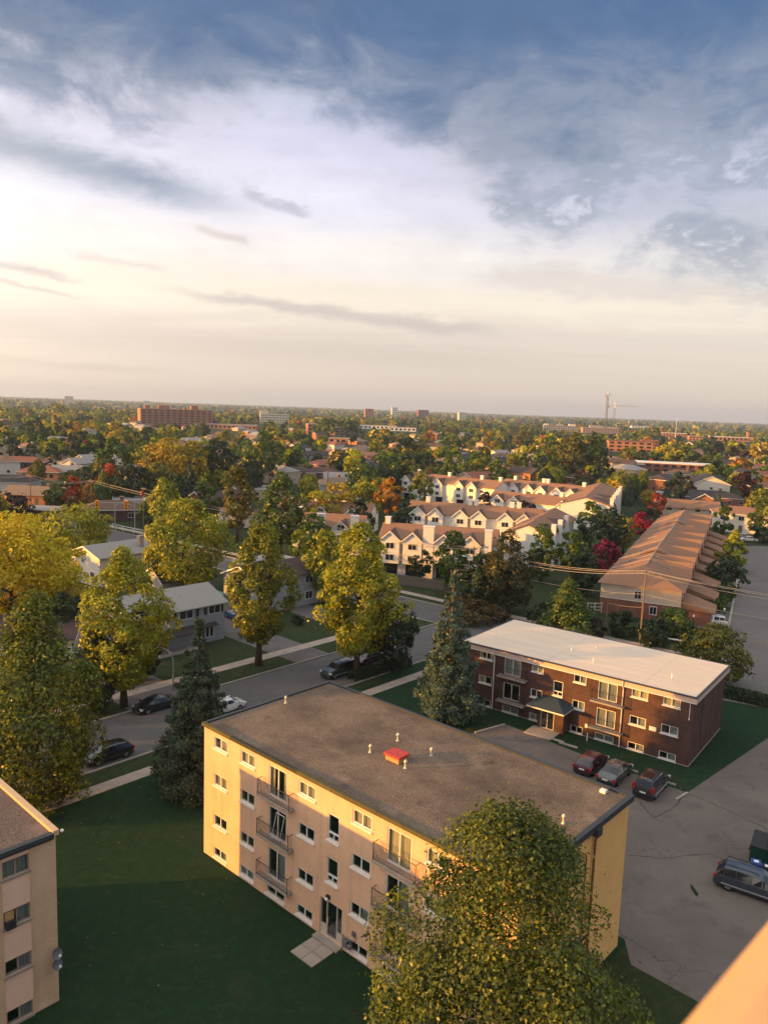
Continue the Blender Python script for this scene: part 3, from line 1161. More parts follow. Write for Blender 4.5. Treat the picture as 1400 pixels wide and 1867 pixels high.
    # windows
    for x, z, w, h, st, cu, si in wins:
        if st == 'door':
            o = put_window(YB, (x, 0, z), 0, w, h, 'slide', cu, M_white, 'balcony_door', False)
        else:
            put_window(YB, (x, 0, z), 0, w, h, st, cu, M_white, 'window', si)
    # tilted screen leaning in the open door of the left middle balcony
    s = MB()
    a, b = (7.55, -0.13, 4.36), (8.05, -0.06, 6.0)
    for p, q in (((7.45, -0.16, 4.4), (7.72, -0.05, 6.05)), ((8.2, -0.16, 4.4), (8.47, -0.05, 6.05)), ((7.45, -0.16, 4.4), (8.2, -0.16, 4.4)), ((7.72, -0.05, 6.05), (8.47, -0.05, 6.05))):
        s.tube([p, q], 0.03, M_white, 4)
    s.build('screen_door', YB)
    # balconies
    bm = MB()
    bm.box(0, 3.05, -0.46, -0.002, -0.15, 0, M_conc)
    slab = bm.mesh('balcony')
    rm = MB()
    railing(rm, 0.04, 3.01, -0.42, -0.03, 0.0, 1.0, M_black, 26, 0.06)
    rail = rm.mesh('railing')
    for x in (6.25, 16.15):
        for z in (6.88, 4.24, 1.46):
            o = inst('balcony', slab, YB, (x, 0, z))
            inst('railing', rail, o)
    # entrance
    fm = mat('aluminium_frame', (0.50, 0.44, 0.36), 0.5, spec=0.5)
    g, f = MB(), MB()
    x0, x1, z0, z1 = 11.75, 13.6, 0.12, 2.42
    f.box(x0, x1, 0.05, 0.15, z1 - 0.08, z1, fm)
    for x in (x0, x0 + 0.52, x1 - 0.50, x1 - 0.07):
        f.box(x, x + 0.07, 0.05, 0.15, z0, z1 - 0.08, fm)
    f.box(x0 + 0.07, x0 + 0.52, 0.06, 0.14, z0, z0 + 0.65, fm)
    f.box(x1 - 0.43, x1 - 0.07, 0.06, 0.14, z0, z0 + 0.65, fm)
    f.box(x0 + 0.59, x1 - 0.5, 0.06, 0.13, z0, z0 + 0.09, fm)
    for a, b in ((x0 + 0.07, x0 + 0.52), (x1 - 0.43, x1 - 0.07)):
        pane(g, a, b, 0.09, z0 + 0.65, z1 - 0.08)
    pane(g, x0 + 0.59, x1 - 0.5, 0.09, z0 + 0.09, z1 - 0.08)
    o = g.build('entrance_door', YB)
    f.build('frame', o)
    h = MB()
    h.tube([(x0 + 0.68, 0.03, 1.0), (x0 + 0.68, 0.03, 1.35)], 0.02, M_white, 6)
    h.tube([(x0 + 0.6, 0.05, 1.12), (x1 - 0.5, 0.05, 1.12)], 0.018, M_black, 5)
    h.build('handle', o)
    st = MB()
    st.box(x0 - 0.1, x1 + 0.1, -0.5, -0.002, 0, 0.12, M_conc)
    st.build('threshold', YB)
    l = MB()
    l.box(12.35, 12.6, -0.14, -0.002, 2.62, 2.82, M_black)
    l.lathe([(0.02, 0), (0.09, 0.03), (0.1, 0.12), (0.04, 0.16)], (12.47, -0.2, 2.56), M_white, 10)
    l.build('wall_lamp', YB)
    # gas meter by the door
    gm = MB()
    mg = mat('meter_grey', (0.13, 0.14, 0.15), 0.5, spec=0.4)
    gm.box(13.95, 14.3, -0.32, -0.08, 0.55, 0.95, mg)
    gm.lathe([(0.12, 0), (0.16, 0.06), (0.16, 0.2), (0.1, 0.26)], (14.45, -0.2, 0.55), mg, 10)
    gm.tube([(13.8, -0.12, 0.0), (13.8, -0.12, 1.05), (14.12, -0.2, 1.05), (14.12, -0.2, 0.9)], 0.03, mg, 6)
    gm.tube([(14.45, -0.2, 0.8), (14.45, -0.12, 1.05), (14.75, -0.1, 1.05), (14.75, -0.02, 1.3)], 0.03, mg, 6)
    gm.box(14.5, 14.72, -0.14, -0.002, 1.35, 1.6, mg)
    gm.build('gas_meter', YB)
    # roof hatch
    hx, hy = 12.0, 5.05
    hm = MB()
    hm.box(hx, hx + 1.1, hy, hy + 0.85, YH + 0.1, YH + 0.42, M_hatchside)
    hatch = hm.build('roof_hatch', roof)
    # lid is one mesh of its own
    lid = MB()
    lid.box(hx - 0.09, hx + 1.19, hy - 0.09, hy + 0.94, YH + 0.42, YH + 0.56, M_red)
    tag(lid.build('hatch_lid', roof), 'red lid of the roof hatch')
    # vents: position given on the roof
    a = R_(-42.1)
    vm = MB()
    vm.lathe([(0.13, 0.0), (0.075, 0.03), (0.065, 0.05), (0.065, 0.36), (0.11, 0.37), (0.11, 0.44), (0.04, 0.54)], (0, 0, 0), M_vent, 10)
    vme = vm.mesh('roof_vent', True)
    for px in ((675, 1372), (725, 1351), (786, 1378), (739, 1401), (1027, 1502), (521, 1282)):
        p = at(px[0], px[1], YH + 0.1) - Vector((-11.66, 49.65, 0))
        inst('roof_vent', vme, roof, (p.x * math.cos(a) + p.y * math.sin(a), -p.x * math.sin(a) + p.y * math.cos(a), YH + 0.1))
    fl = MB()
    fl.box(YL - 1.5, YL - 1.15, YD - 0.75, YD - 0.45, YH + 0.1, YH + 0.28, M_white)
    fl.build('roof_drain_box', roof)
    # shallow raised seams in the felt
    return roof


build_yellow()

# paving slabs at the entrance
st = thing('paving', 'short concrete path of slabs leading to the entrance on the lawn', 'path', (-11.66, 49.65, 0), R_(-42.1))
pm = MB()
pm.box(0, 0.88, -0.82, 0, 0.0, 0.055, M_conc)
pme = pm.mesh('slab')
for i in range(2):
    for j in range(2):
        inst('slab', pme, st, (11.75 + i * 0.91 + 0.01 * j, -0.55 - j * 0.86, 0.004 * ((i + j) % 2)), R_(0.6 * (i - j)))
# ------------------------------------------------------------------ the dark brick block
BA = R_(-37.0)
BO = Vector((28.12 - 23.6 * math.cos(BA), 65.52 - 23.6 * math.sin(BA), 0))
BL_, BD_, BH_ = 23.6, 11.2, 6.05
BB = thing('apartment_block', 'low dark brown brick block with white flat roof and pink fascia', 'apartment building', BO, BA)


def build_brown():
    mb = MB()
    holes, wins = [], []
    rows = ((5.17, 5.98), (2.50, 3.36), (0.08, 0.78))
    xs = [-2.65, -5.57, -11.28, -15.75, -21.8]
    ws = [1.55, 1.55, 1.28, 1.27, 1.53]
    cu = [['full', 'full', 'right', 'full', 'pair'], ['right', 'rightg', 'right', 'none', 'left'], ['rightg', 'rightg', 'none', 'fullg', 'none']]
    for r, (z0, z1) in enumerate(rows):
        for i, (x, w) in enumerate(zip(xs, ws)):
            holes.append((BL_ + x, BL_ + x + w, z0, z1))
            wins.append((BL_ + x, z0, w, z1 - z0, 'slide', cu[r][i], 'window', True))
    for x, c in ((-8.77, 'fullg'), (-18.86, 'fullg')):
        for z0, z1, cc in ((4.12, 5.88, c), (1.48, 3.24, c if x > -10 else 'none')):
            holes.append((BL_ + x, BL_ + x + 1.88, z0, z1))
            wins.append((BL_ + x, z0, 1.88, z1 - z0, 'slide', cc, 'balcony_door', False))
        holes.append((BL_ + x, BL_ + x + 1.86, 0.08, 0.76))
        wins.append((BL_ + x, 0.08, 1.86, 0.68, 'slide', 'fullg', 'window', True))
    holes.append((BL_ - 13.35, BL_ - 12.32, 3.28, 4.8))
    wins.append((BL_ - 13.35, 3.28, 1.03, 1.52, 'stair', 'none', 'window', True))
    wall_with_holes(mb, lambda x, d, z: (x, d, z), BL_, 0, BH_, holes, M_brown)
    mb.face([(BL_, 0, 0), (BL_, BD_, 0), (BL_, BD_, BH_), (BL_, 0, BH_)], M_brown)
    mb.face([(BL_, BD_, 0), (0, BD_, 0), (0, BD_, BH_), (BL_, BD_, BH_)], M_brown)
    mb.face([(0, BD_, 0), (0, 0, 0), (0, 0, BH_), (0, BD_, BH_)], M_brown)
    # expansion joints on the end wall
    for y in (3.4, 6.8):
        mb.box(BL_ + 0.001, BL_ + 0.02, y, y + 0.05, 0.2, BH_, M_black, 'l')
    mb.build('wall', BB)
    f = MB()
    f.box(-0.02, BL_ + 0.05, -0.05, -0.001, 0, 0.06, M_conc)
    f.box(BL_ + 0.001, BL_ + 0.05, 0.0, BD_, 0, 0.06, M_conc)
    f.build('footing', BB)
    for x, z, w, h, s, c, n, si in wins:
        put_window(BB, (x, 0, z), 0, w, h, s, c, M_white, n, si)
    # eaves: white soffit line, pink sloping fascia, dark gutter, white membrane
    o = 0.32
    r = MB()
    r.box(-o, BL_ + o, -o, BD_ + o, BH_ - 0.03, BH_ + 0.06, M_white)
    r.box(-o - 0.02, BL_ + o + 0.02, -o - 0.02, BD_ + o + 0.02, BH_ + 0.061, BH_ + 0.50, M_fascia)
    roof = r.build('roof', BB)
    g = MB()
    z = BH_ + 0.50
    for a in ((-o - 0.06, BL_ + o + 0.06, -o - 0.08, -o + 0.14), (-o - 0.06, BL_ + o + 0.06, BD_ + o - 0.14, BD_ + o + 0.06)):
        g.box(*a, z + 0.001, z + 0.11, M_darkcoping)
    for a in ((-o - 0.06, -o + 0.12), (BL_ + o - 0.12, BL_ + o + 0.06)):
        g.box(*a, -o + 0.141, BD_ + o - 0.141, z + 0.001, z + 0.11, M_darkcoping)
    g.build('gutter', roof)
    me = MB()
    nx = 5
    xs_ = [-o + 0.12 + (BL_ + 2 * o - 0.24) * i / nx for i in range(nx + 1)]
    # slightly dished sheets between drains
    for i in range(nx):
        xa, xb = xs_[i], xs_[i + 1]
        me.box(xa + 0.004, xb - 0.004, -o + 0.141, BD_ + o - 0.141, z + 0.001, z + 0.085 + 0.006 * (i % 2), M_whiteroof)
    me.build('membrane', roof)
    v = MB()
    v.lathe([(0.09, 0), (0.06, 0.02), (0.06, 0.5), (0.065, 0.52)], (0, 0, 0), M_white, 8)
    vm = v.mesh('roof_vent', True)
    for x, y in ((2.2, 2.6), (11.5, 7.6), (10.0, 4.6), (20.6, 3.4), (13.2, 2.5)):
        inst('roof_vent', vm, roof, (x, y, z + 0.08))
    for x in (BL_ - 20.0, BL_ - 6.3):
        d = MB()
        d.tube([(x, -0.42, BH_ + 0.52), (x, -0.40, BH_ + 0.1), (x, -0.10, BH_ - 0.35), (x, -0.10, 0.15), (x, -0.25, 0.05)], 0.055, M_white, 8)
        d.build('downpipe', BB)
    d = MB()
    d.tube([(BL_ - 0.25, -0.05, BH_ - 0.05), (BL_ - 0.25, -0.05, 4.4)], 0.03, M_white, 6)
    d.tube([(BL_ - 0.25, -0.08, 4.36), (BL_ - 0.25, -0.08, 4.5)], 0.06, M_white, 6)
    d.build('conduit', BB)
    # balcony ledges with thin rails
    s = MB()
    s.box(0, 3.2, -0.7, -0.002, -0.14, 0, M_conc)
    sl = s.mesh('balcony')
    rm = MB()
    railing(rm, 0.05, 3.15, -0.64, -0.03, 0, 1.0, M_black, 18, 0.0)
    rl = rm.mesh('railing')
    lump = MB()
    rng = random.Random(3)
    for i in range(14):
        lump.lathe([(0.02, 0), (0.10, 0.02), (0.11, 0.12), (0.03, 0.17)], (0.3 + i * 0.2 + rng.uniform(-.05, .05), -0.45 + rng.uniform(-.12, .12), 0), (M_conc, M_walk, M_hatchside)[i % 3], 7)
    for x in (BL_ - 9.25, BL_ - 19.35):
        for zz in (4.05, 1.38):
            b = inst('balcony', sl, BB, (x, 0, zz))
            if x > 10 or zz < 3:
                inst('railing', rl, b)
            else:
                tag(inst('railing', rl, b), None)
                tag(inst('planter_row', lump.mesh('planter_row'), b), 'row of clutter along the ledge')
    # porch
    px0, px1, pd = BL_ - 14.15, BL_ - 12.3, 1.15
    dm = MB()
    dx0, dx1 = px0 + 0.12, px0 + 1.55
    pw = MB()
    pw.box(px0 - 0.15, px0 + 0.10, -pd, -0.002, 0, 2.35, M_brown)
    pw.box(px0 + 1.6, px0 + 2.6, -pd, -0.002, 0, 2.35, M_brown)
    pw.box(px0 + 0.101, px0 + 1.599, -0.12, -0.002, 0, 2.35, M_dark)
    pw.build('porch', BB)
    c = MB()
    cx0, cx1, cy0 = px0 - 0.85, px0 + 3.1, -2.35
    zc, zt = 2.36, 3.05
    c.box(cx0, cx1, cy0, -0.001, zc, zc + 0.16, M_white)
    rx0, rx1 = cx0 + 1.5, cx1 - 1.5
    e = 0.06
    A, B, Cc, D = (cx0 - e, cy0 - e, zc + 0.165), (cx1 + e, cy0 - e, zc + 0.165), (cx1 + e, 0, zc + 0.165), (cx0 - e, 0, zc + 0.165)
    P, Q = (rx0, -0.6, zt + 0.1), (rx1, -0.6, zt + 0.1)
    P2, Q2 = (rx0, 0, zt + 0.1), (rx1, 0, zt + 0.1)
    c.face([A, B, Q, P], M_blueroof)
    c.face([B, Cc, Q2, Q], M_blueroof)
    c.face([D, A, P, P2], M_blueroof)
    c.face([P, Q, Q2, P2], M_blueroof)
    c.face([A, D, Cc, B], M_white)
    tag(c.build('canopy', BB), 'slate blue hipped porch canopy with white trim')
    g = MB()
    f = MB()
    y = -pd + 0.15
    f.box(dx0, dx1, y, y + 0.06, 2.2, 2.28, M_white)
    for x in (dx0, (dx0 + dx1) / 2 - 0.03, dx1 - 0.06):
        f.box(x, x + 0.06, y, y + 0.06, 0.1, 2.2, M_white)
    f.box(dx0, dx1, y, y + 0.06, 0.04, 0.1, M_white)
    pane(g, dx0 + 0.06, dx1 - 0.06, y + 0.02, 0.1, 2.2)
    o_ = g.build('entrance_door', BB)
    f.build('frame', o_)
    ps = MB()
    ps.box(px0 - 0.5, px0 + 2.3, -3.3, -pd - 0.001, 0, 0.09, M_walk)
    ps.build('porch_slab', BB)
    sg = MB()
    sg.box(BL_ - 3.68, BL_ - 3.03, -0.05, -0.002, 2.43, 2.83, M_white)
    tag(sg.build('wall_sign', BB), 'blank pale sign plate between two windows')
    bx = MB()
    bx.box(BL_ - 9.75, BL_ - 9.5, -0.16, -0.002, 0.95, 1.3, M_white)
    bx.box(BL_ - 12.0, BL_ - 11.85, -0.12, -0.002, 0.8, 1.2, M_galv)
    bx.build('meter_box', BB)
    pst = MB()
    pst.tube([(BL_ - 9.15, -0.9, 0), (BL_ - 9.15, -0.9, 0.8)], 0.05, M_white, 8)
    pst.build('vent_pipe', BB)


build_brown()

# ------------------------------------------------------------------ the block at the left edge
LO = Vector((-15.9, 35.95, 0))
LA = R_(-42.5)


def build_left():
    """local x = along E1 with the visible end wall on the plane x = 0 (facing +x), y = along E2, far corner at y = 0"""
    T = thing('apartment_block', 'buff brick apartment block with pink panels cut by the left edge', 'apartment building', LO, LA)
    H, DX, DY = 9.2, 12.3, 24.0
    mb = MB()
    # window bay from y=-1.35 to -2.75 ... and repeats
    bays = [(-1.32, -2.62), (-6.1, -7.4), (-10.9, -12.2)]
    rows = ((7.9, 8.82), (5.33, 6.22), (2.78, 3.6), (0.1, 0.9))
    holes = []
    for y1, y0 in bays:
        for z0, z1 in rows:
            holes.append((DY + y0, DY + y1, z0, z1))
    wall_with_holes(mb, lambda x, d, z: (-d, x - DY, z), DY, 0, H, holes, M_buff2)
    mb.face([(0, 0, 0), (-DX, 0, 0), (-DX, 0, H), (0, 0, H)], M_buff2)
    mb.face([(-DX, 0, 0), (-DX, -DY, 0), (-DX, -DY, H), (-DX, 0, H)], M_buff2)
    mb.face([(-DX, -DY, 0), (0, -DY, 0), (0, -DY, H), (-DX, -DY, H)], M_buff2)
    mb.build('wall', T)
    for k, (y1, y0) in enumerate(bays):
        pz = [0.901, 2.779, 3.601, 5.329, 6.221, 7.899, 8.821, 9.199]
        for i in range(0, 8, 2):
            p = MB()
            p.box(0.002, 0.03, y0, y1, pz[i], pz[i + 1], M_panel)
            p.build('panel', T)
        tr = MB()
        for y in (y0 - 0.06, y1 + 0.001):
            tr.box(0.001, 0.05, y, y + 0.055, 0.1, 9.19, M_tan)
        tr.build('trim', T)
        for r, (z0, z1) in enumerate(rows):
            cu = (('fullg', 'right', 'right', 'rightg'), ('none', 'full', 'none', 'none'), ('left', 'none', 'full', 'none'))[k][r]
            put_window(T, (0, y0, z0), R_(90), y1 - y0, z1 - z0, 'slide', cu, mat('bronze_frame', (0.30, 0.26, 0.22), 0.5), 'window', True)
        if k == 0:
            ac = MB()
            ac.box(0.02, 0.30, y0 + 0.06, y0 + 0.50, 5.36, 5.72, mat('ac_dark', (0.03, 0.03, 0.032), 0.6))
            ac.box(0.02, 0.05, y0 + 0.06, y0 + 0.50, 5.721, 6.17, M_hatchside)
            tag(ac.build('air_conditioner', T), 'dark air conditioner under a board in the second window')
    r = MB()
    r.box(-DX, 0, -DY, 0, H, H + 0.1, gravel_mat('dark_roof_gravel', (0.06, 0.05, 0.048), (0.26, 0.19, 0.16), (0.09, 0.072, 0.065)))
    roof = r.build('roof', T)
    c = MB()
    for x0, x1 in ((-12.3, -4.2), (-4.19, -0.75), (-0.73, 0.1)):
        c.box(x0, x1, -0.16, 0.14, H, H + 0.28, M_tan)
    c.build('coping', roof)
    c = MB()
    c.box(-0.12, 0.2, -DY, -0.161, H - 0.10, H + 0.2, M_darkcoping)
    c.box(0.0, 0.28, -8, -0.4, H + 0.0, H + 0.12, M_darkcoping)
    c.build('gutter', roof)
    l = MB()
    l.lathe([(0.05, 0), (0.09, 0.03), (0.09, 0.1), (0.03, 0.14)], (0.12, 0.28, H + 0.1), M_white, 8)
    l.build('lamp', T)
    # two satellite dishes near the corner
    for z in (3.0, 2.42):
        d = MB()
        prof = [(0.02, 0.0), (0.14, 0.03), (0.22, 0.07), (0.27, 0.12)]
        n = 16
        mg = mat('dish_grey', (0.13, 0.14, 0.17), 0.6, spec=0.3)
        # dish axis points out and up
        ax = Vector((0.80, 0.15, 0.35)).normalized()
        u = ax.cross(Vector((0, 0, 1))).normalized()
        w = ax.cross(u)
        cen = Vector((0.38, -0.28, z))
        ringsv = []
        for rr, hh in prof:
            ringsv.append([cen + (u * math.cos(2 * math.pi * j / n) + w * math.sin(2 * math.pi * j / n)) * rr * 1.05 + ax * hh for j in range(n)])
        for a_ in range(len(prof) - 1):
            for j in range(n):
                d.face([ringsv[a_][j], ringsv[a_][(j + 1) % n], ringsv[a_ + 1][(j + 1) % n], ringsv[a_ + 1][j]], mg)
        d.face(ringsv[0], mg)
        d.tube([(0.0, -0.28, z - 0.3), (0.2, -0.28, z - 0.3), cen], 0.025, mg, 6)
        d.tube([cen + w * 0.24 + ax * 0.1, cen + ax * 0.45 + w * 0.1], 0.015, M_white, 5)
        d.box(cen.x + 0.36, cen.x + 0.46, cen.y - 0.02, cen.y + 0.08, z + 0.05, z + 0.14, M_white)
        d.build('satellite_dish', T, smooth=False)


build_left()

# ------------------------------------------------------------------ houses
M_shingle = {
    'grey': mat('grey_shingle', (0.30, 0.285, 0.265), 0.9, var=0.16, scale=7, bump=0.3, bscale=14, stretch=(1, 3, 3)),
    'brown': mat('brown_shingle', (0.12, 0.078, 0.060), 0.9, var=0.2, scale=7, bump=0.3, bscale=14, stretch=(1, 3, 3)),
    'dark': mat('charcoal_shingle', (0.050, 0.042, 0.042), 0.9, var=0.2, scale=7, bump=0.3, bscale=14, stretch=(1, 3, 3)),
    'darkbrown': mat('umber_shingle', (0.075, 0.050, 0.045), 0.9, var=0.2, scale=7, bump=0.3, bscale=14, stretch=(1, 3, 3)),
    'red': mat('terracotta_shingle', (0.28, 0.105, 0.065), 0.9, var=0.2, scale=7, bump=0.3, bscale=14, stretch=(1, 3, 3)),
    'tan': mat('tan_shingle', (0.25, 0.17, 0.115), 0.9, var=0.18, scale=7, bump=0.3, bscale=14, stretch=(1, 3, 3)),
    'orange': mat('russet_shingle', (0.27, 0.145, 0.088), 0.9, var=0.18, scale=7, bump=0.3, bscale=14, stretch=(1, 3, 3)),
    'green': mat('green_shingle', (0.10, 0.22, 0.19), 0.9, var=0.15, scale=7),
}


def siding_mat(name, c, period=0.2):
    m = mat(name, c, 0.75, var=0.06, scale=1.5)
    nt = m.node_tree
    p = nt.nodes['Principled BSDF']
    tc = nt.nodes.new('ShaderNodeTexCoord')
    w = nt.nodes.new('ShaderNodeTexWave')
    w.bands_direction = 'Z'
    w.wave_profile = 'SAW'
    w.inputs['Scale'].default_value = 0.314 / period
    nt.links.new(tc.outputs['Object'], w.inputs['Vector'])
    b = nt.nodes.new('ShaderNodeBump')
    b.inputs['Strength'].default_value = 0.6
    b.inputs['Distance'].default_value = 0.02
    nt.links.new(w.outputs['Fac'], b.inputs['Height'])
    nt.links.new(b.outputs[0], p.inputs['Normal'])
    return m


M_sid_white = siding_mat('white_siding', (0.72, 0.66, 0.58))
M_sid_town = siding_mat('cream_siding', (0.78, 0.75, 0.70))
M_sid_blue = siding_mat('blue_grey_siding', (0.30, 0.33, 0.37))
M_sid_beige = siding_mat('beige_siding', (0.52, 0.42, 0.33))
M_sid_grey = siding_mat('grey_siding', (0.33, 0.33, 0.33))
WALLS = {'white': M_sid_white, 'blue': M_sid_blue, 'beige': M_sid_beige, 'grey': M_sid_grey, 'brick': M_redbrick, 'orange': M_orangebrick, 'buff': M_buff2, 'brown': M_brown, 'town': M_sid_town}

SW = {}


def small_window(parent, loc, rz, w=1.2, h=1.1, frame=True, mull=1, name='window'):
    key = (round(w, 2), round(h, 2), mull)
    if key not in SW:
        p, f = MB(), MB()
        p.box(0, w, -0.02, 0.0, 0, h, mat('dark_pane', (0.018, 0.022, 0.028), 0.08, spec=0.7))
        t = 0.07
        f.box(-t, w + t, -0.07, 0.0, -t, 0, M_white)
        f.box(-t, w + t, -0.07, 0.0, h, h + t, M_white)
        f.box(-t, 0, -0.07, 0.0, 0, h, M_white)
        f.box(w, w + t, -0.07, 0.0, 0, h, M_white)
        for i in range(mull):
            x = w * (i + 1) / (mull + 1)
            f.box(x - 0.025, x + 0.025, -0.05, -0.021, 0, h, M_white)
        SW[key] = (p.mesh('window_pane'), f.mesh('frame'))
    p, f = SW[key]
    o = inst(name, p, parent, loc, rz)
    if frame:
        inst('frame', f, o)
    return o


def gable_roof(mb, x0, x1, y0, y1, z, rise, m, oh=0.4, th=0.14, ends=None):
    """ridge along x; closed gables of material ends"""
    ym = (y0 + y1) / 2
    k = rise / ((y1 - y0) / 2)
    a, b = y0 - oh, y1 + oh
    zl = z - oh * k
    X0, X1 = x0 - oh, x1 + oh
    for q in ([(X0, a, zl), (X1, a, zl), (X1, ym, z + rise), (X0, ym, z + rise)], [(X1, b, zl), (X0, b, zl), (X0, ym, z + rise), (X1, ym, z + rise)]):
        mb.prism([(p[0], p[1], p[2] + 0.02) for p in q], (0, 0, th), m)


def hip_roof(mb, x0, x1, y0, y1, z, rise, m, oh=0.45):
    x0, x1, y0, y1 = x0 - oh, x1 + oh, y0 - oh, y1 + oh
    w = (y1 - y0) / 2
    ym = (y0 + y1) / 2
    r0, r1 = x0 + w, x1 - w
    if r0 > r1:
        r0 = r1 = (x0 + x1) / 2
    zb, zt = z + 0.12, z + rise
    A, B, C, D = (x0, y0, zb), (x1, y0, zb), (x1, y1, zb), (x0, y1, zb)
    P, Q = (r0, ym, zt), (r1, ym, zt)
    mb.face([A, B, Q, P], m)
    mb.face([C, D, P, Q], m)
    mb.face([B, C, Q], m)
    mb.face([D, A, P], m)
    mb.box(x0, x1, y0, y1, z - 0.06, z + 0.12, M_white, 't')


def house(label, loc, rz, L=13, D=8.5, h=2.9, roof='hip', shingle='brown', wall='brick', rise=2.0, storeys=1, chimney=True, detail=2, cat='house', name='house', group=None, door=True, trim=True):
    """ridge along local x, front faces -y"""
    T = thing(name, label, cat, loc, rz, group)
    wm = WALLS[wall]
    x0, x1, y0, y1 = -L / 2, L / 2, -D / 2, D / 2
    mb = MB()
    mb.box(x0, x1, y0, y1, 0, h, wm, 'bt')
    if roof == 'gable':
        for x in (x0, x1):
            mb.face([(x, y0, h), (x, y1, h), (x, 0, h + rise)], wm)
    mb.build('wall', T)
    r = MB()
    sm = M_shingle[shingle]
    if roof == 'gable':
        gable_roof(r, x0, x1, y0, y1, h, rise, sm)
        if trim:
            k = rise / (D / 2)
            for x in (x0 - 0.43, x1 + 0.40):
                for s in (-1, 1):
                    yb, zb = s * (D / 2 + 0.42), h - 0.42 * k
                    r.prism([(x, yb, zb - 0.12), (x, yb, zb + 0.14), (x, 0, h + rise + 0.14), (x, 0, h + rise - 0.12)], (0.03, 0, 0), M_white)
    elif roof == 'hip':
        hip_roof(r, x0, x1, y0, y1, h, rise, sm)
    else:
        r.box(x0 - 0.3, x1 + 0.3, y0 - 0.3, y1 + 0.3, h, h + 0.35, M_white)
        r.box(x0 - 0.2, x1 + 0.2, y0 - 0.2, y1 + 0.2, h + 0.351, h + 0.37, sm)
    ro = r.build('roof', T)
    if chimney:
        c = MB()
        cx, cy = L * 0.18, D * 0.12
        c.box(cx - 0.45, cx + 0.45, cy - 0.35, cy + 0.35, h + rise * 0.4, h + rise + 0.7, M_redbrick if wall != 'white' else M_conc)
        c.box(cx - 0.52, cx + 0.52, cy - 0.42, cy + 0.42, h + rise + 0.701, h + rise + 0.8, M_conc)
        c.build('chimney', ro)
    if detail:
        n = max(2, int(L / 4))
        for s in range(storeys):
            z = 0.95 + s * 2.6
            for i in range(n):
                x = x0 + L * (i + 0.5) / n
                if s == 0 and i == n // 2 and door:
                    d = MB()
                    d.box(x - 0.5, x + 0.5, y0 - 0.04, y0 - 0.001, 0.1, 2.15, M_wood)
                    d.build('door', T)
                    continue
                small_window(T, (x - 0.7, y0 - 0.003, z), 0, 1.4, 1.15, detail > 1)
            for sx, rz_ in ((1, R_(90)), (-1, R_(-90))):
                xx = x1 + 0.003 if sx > 0 else x0 - 0.003
                small_window(T, (xx, -0.6 * sx, z), rz_, 1.1, 1.0, detail > 1)
    return T


def oriented(p, q):
    """angle of the line p->q"""
    return math.atan2(q[1] - p[1], q[0] - p[0])


# --- white two-storey house (left)
eL, eR = Vector((-53.2, 128.6, 0)), Vector((-46.3, 123.6, 0))
wa = oriented(eL, eR)
wx = Vector((-math.sin(wa), math.cos(wa), 0))
L_, D_ = 15.0, (eR - eL).length
cen = (eL + eR) / 2 + wx * (L_ / 2)
# ridge runs along wx, gable end towards the viewer
WH = house('white clapboard two-storey house with grey gable roof behind yellow tree', cen, wa + R_(90), L_, D_, 4.9, 'gable', 'grey', 'white', 1.45, 2, False, 0)
# windows in its visible gable end (local x = -L/2)
small_window(WH, (-L_ / 2 - 0.004, 0.9, 3.6), R_(-90), 0.7, 0.8, True, 1)
small_window(WH, (-L_ / 2 - 0.004, -1.6, 1.2), R_(-90), 1.0, 1.1, True, 1)
ch = MB()
ch.box(1.2, 2.1, -2.9, -2.0, 4.9, 7.4, M_conc)
ch.box(1.12, 2.18, -2.98, -1.92, 7.401, 7.5, M_conc)
ch.build('chimney', WH)
ad = MB()
ad.box(-L_ / 2 + 0.5, -L_ / 2 + 5.5, D_ / 2 + 0.002, D_ / 2 + 3.4, 0, 2.5, M_sid_white)
ad.prism([(-L_ / 2 + 0.2, D_ / 2 + 0.003, 3.5), (-L_ / 2 + 0.2, D_ / 2 + 3.9, 2.52), (-L_ / 2 + 0.2, D_ / 2 + 0.003, 2.52)], (5.6, 0, 0), M_shingle['dark'])
ad.build('lean_to', WH)
fn = MB()
for i in range(16):
    fn.box(-L_ / 2 - 2.6, -L_ / 2 - 2.55, -1 + i * 0.4, -0.7 + i * 0.4, 0.0, 1.3, M_wood)
fn.box(-L_ / 2 - 2.54, -L_ / 2 - 2.5, -1, 5.4, 1.0, 1.1, M_wood)
fo = fn.build('deck_fence')
fo.location = cen
fo.rotation_euler = (0, 0, wa + R_(90))
tag(fo, 'low wooden deck fence below the white clapboard house', 'fence')

# --- blue-grey split level house across the street
ga = R_(47.5)
gR = Vector((-20.6, 98.6, 0))
gdir = Vector((math.cos(ga), math.sin(ga), 0))
gn = Vector((-gdir.y, gdir.x, 0))
GL, GD = 13.5, 8.6
gc = gR - gdir * (GL / 2) + gn * (GD / 2)
GH = house('blue-grey sided house with pale grey hip-less roof and dark porch roof', gc, ga, GL, GD, 5.0, 'gable', 'grey', 'blue', 1.7, 2, False, 0)
tag(GH, 'blue-grey sided two-storey house with pale grey gable roof and dark porch awning')
y = -GD / 2 - 0.004
lo = MB()
lo.box(-GL / 2 + 0.02, GL / 2 - 0.02, -GD / 2 - 0.0, -GD / 2 + 0.2, 0, 2.35, M_redbrick, 'k')
for x, w, m_ in ((-6.2, 0.45, 0), (-5.0, 2.5, 2), (-2.0, 0.5, 0), (-0.9, 0.45, 0), (0.0, 1.9, 1), (2.4, 0.45, 0), (3.6, 0.45, 0), (4.35, 1.7, 1), (6.2, 0.35, 0)):
    small_window(GH, (x, y, 3.75), 0, w, 1.0, w > 0.5, m_)
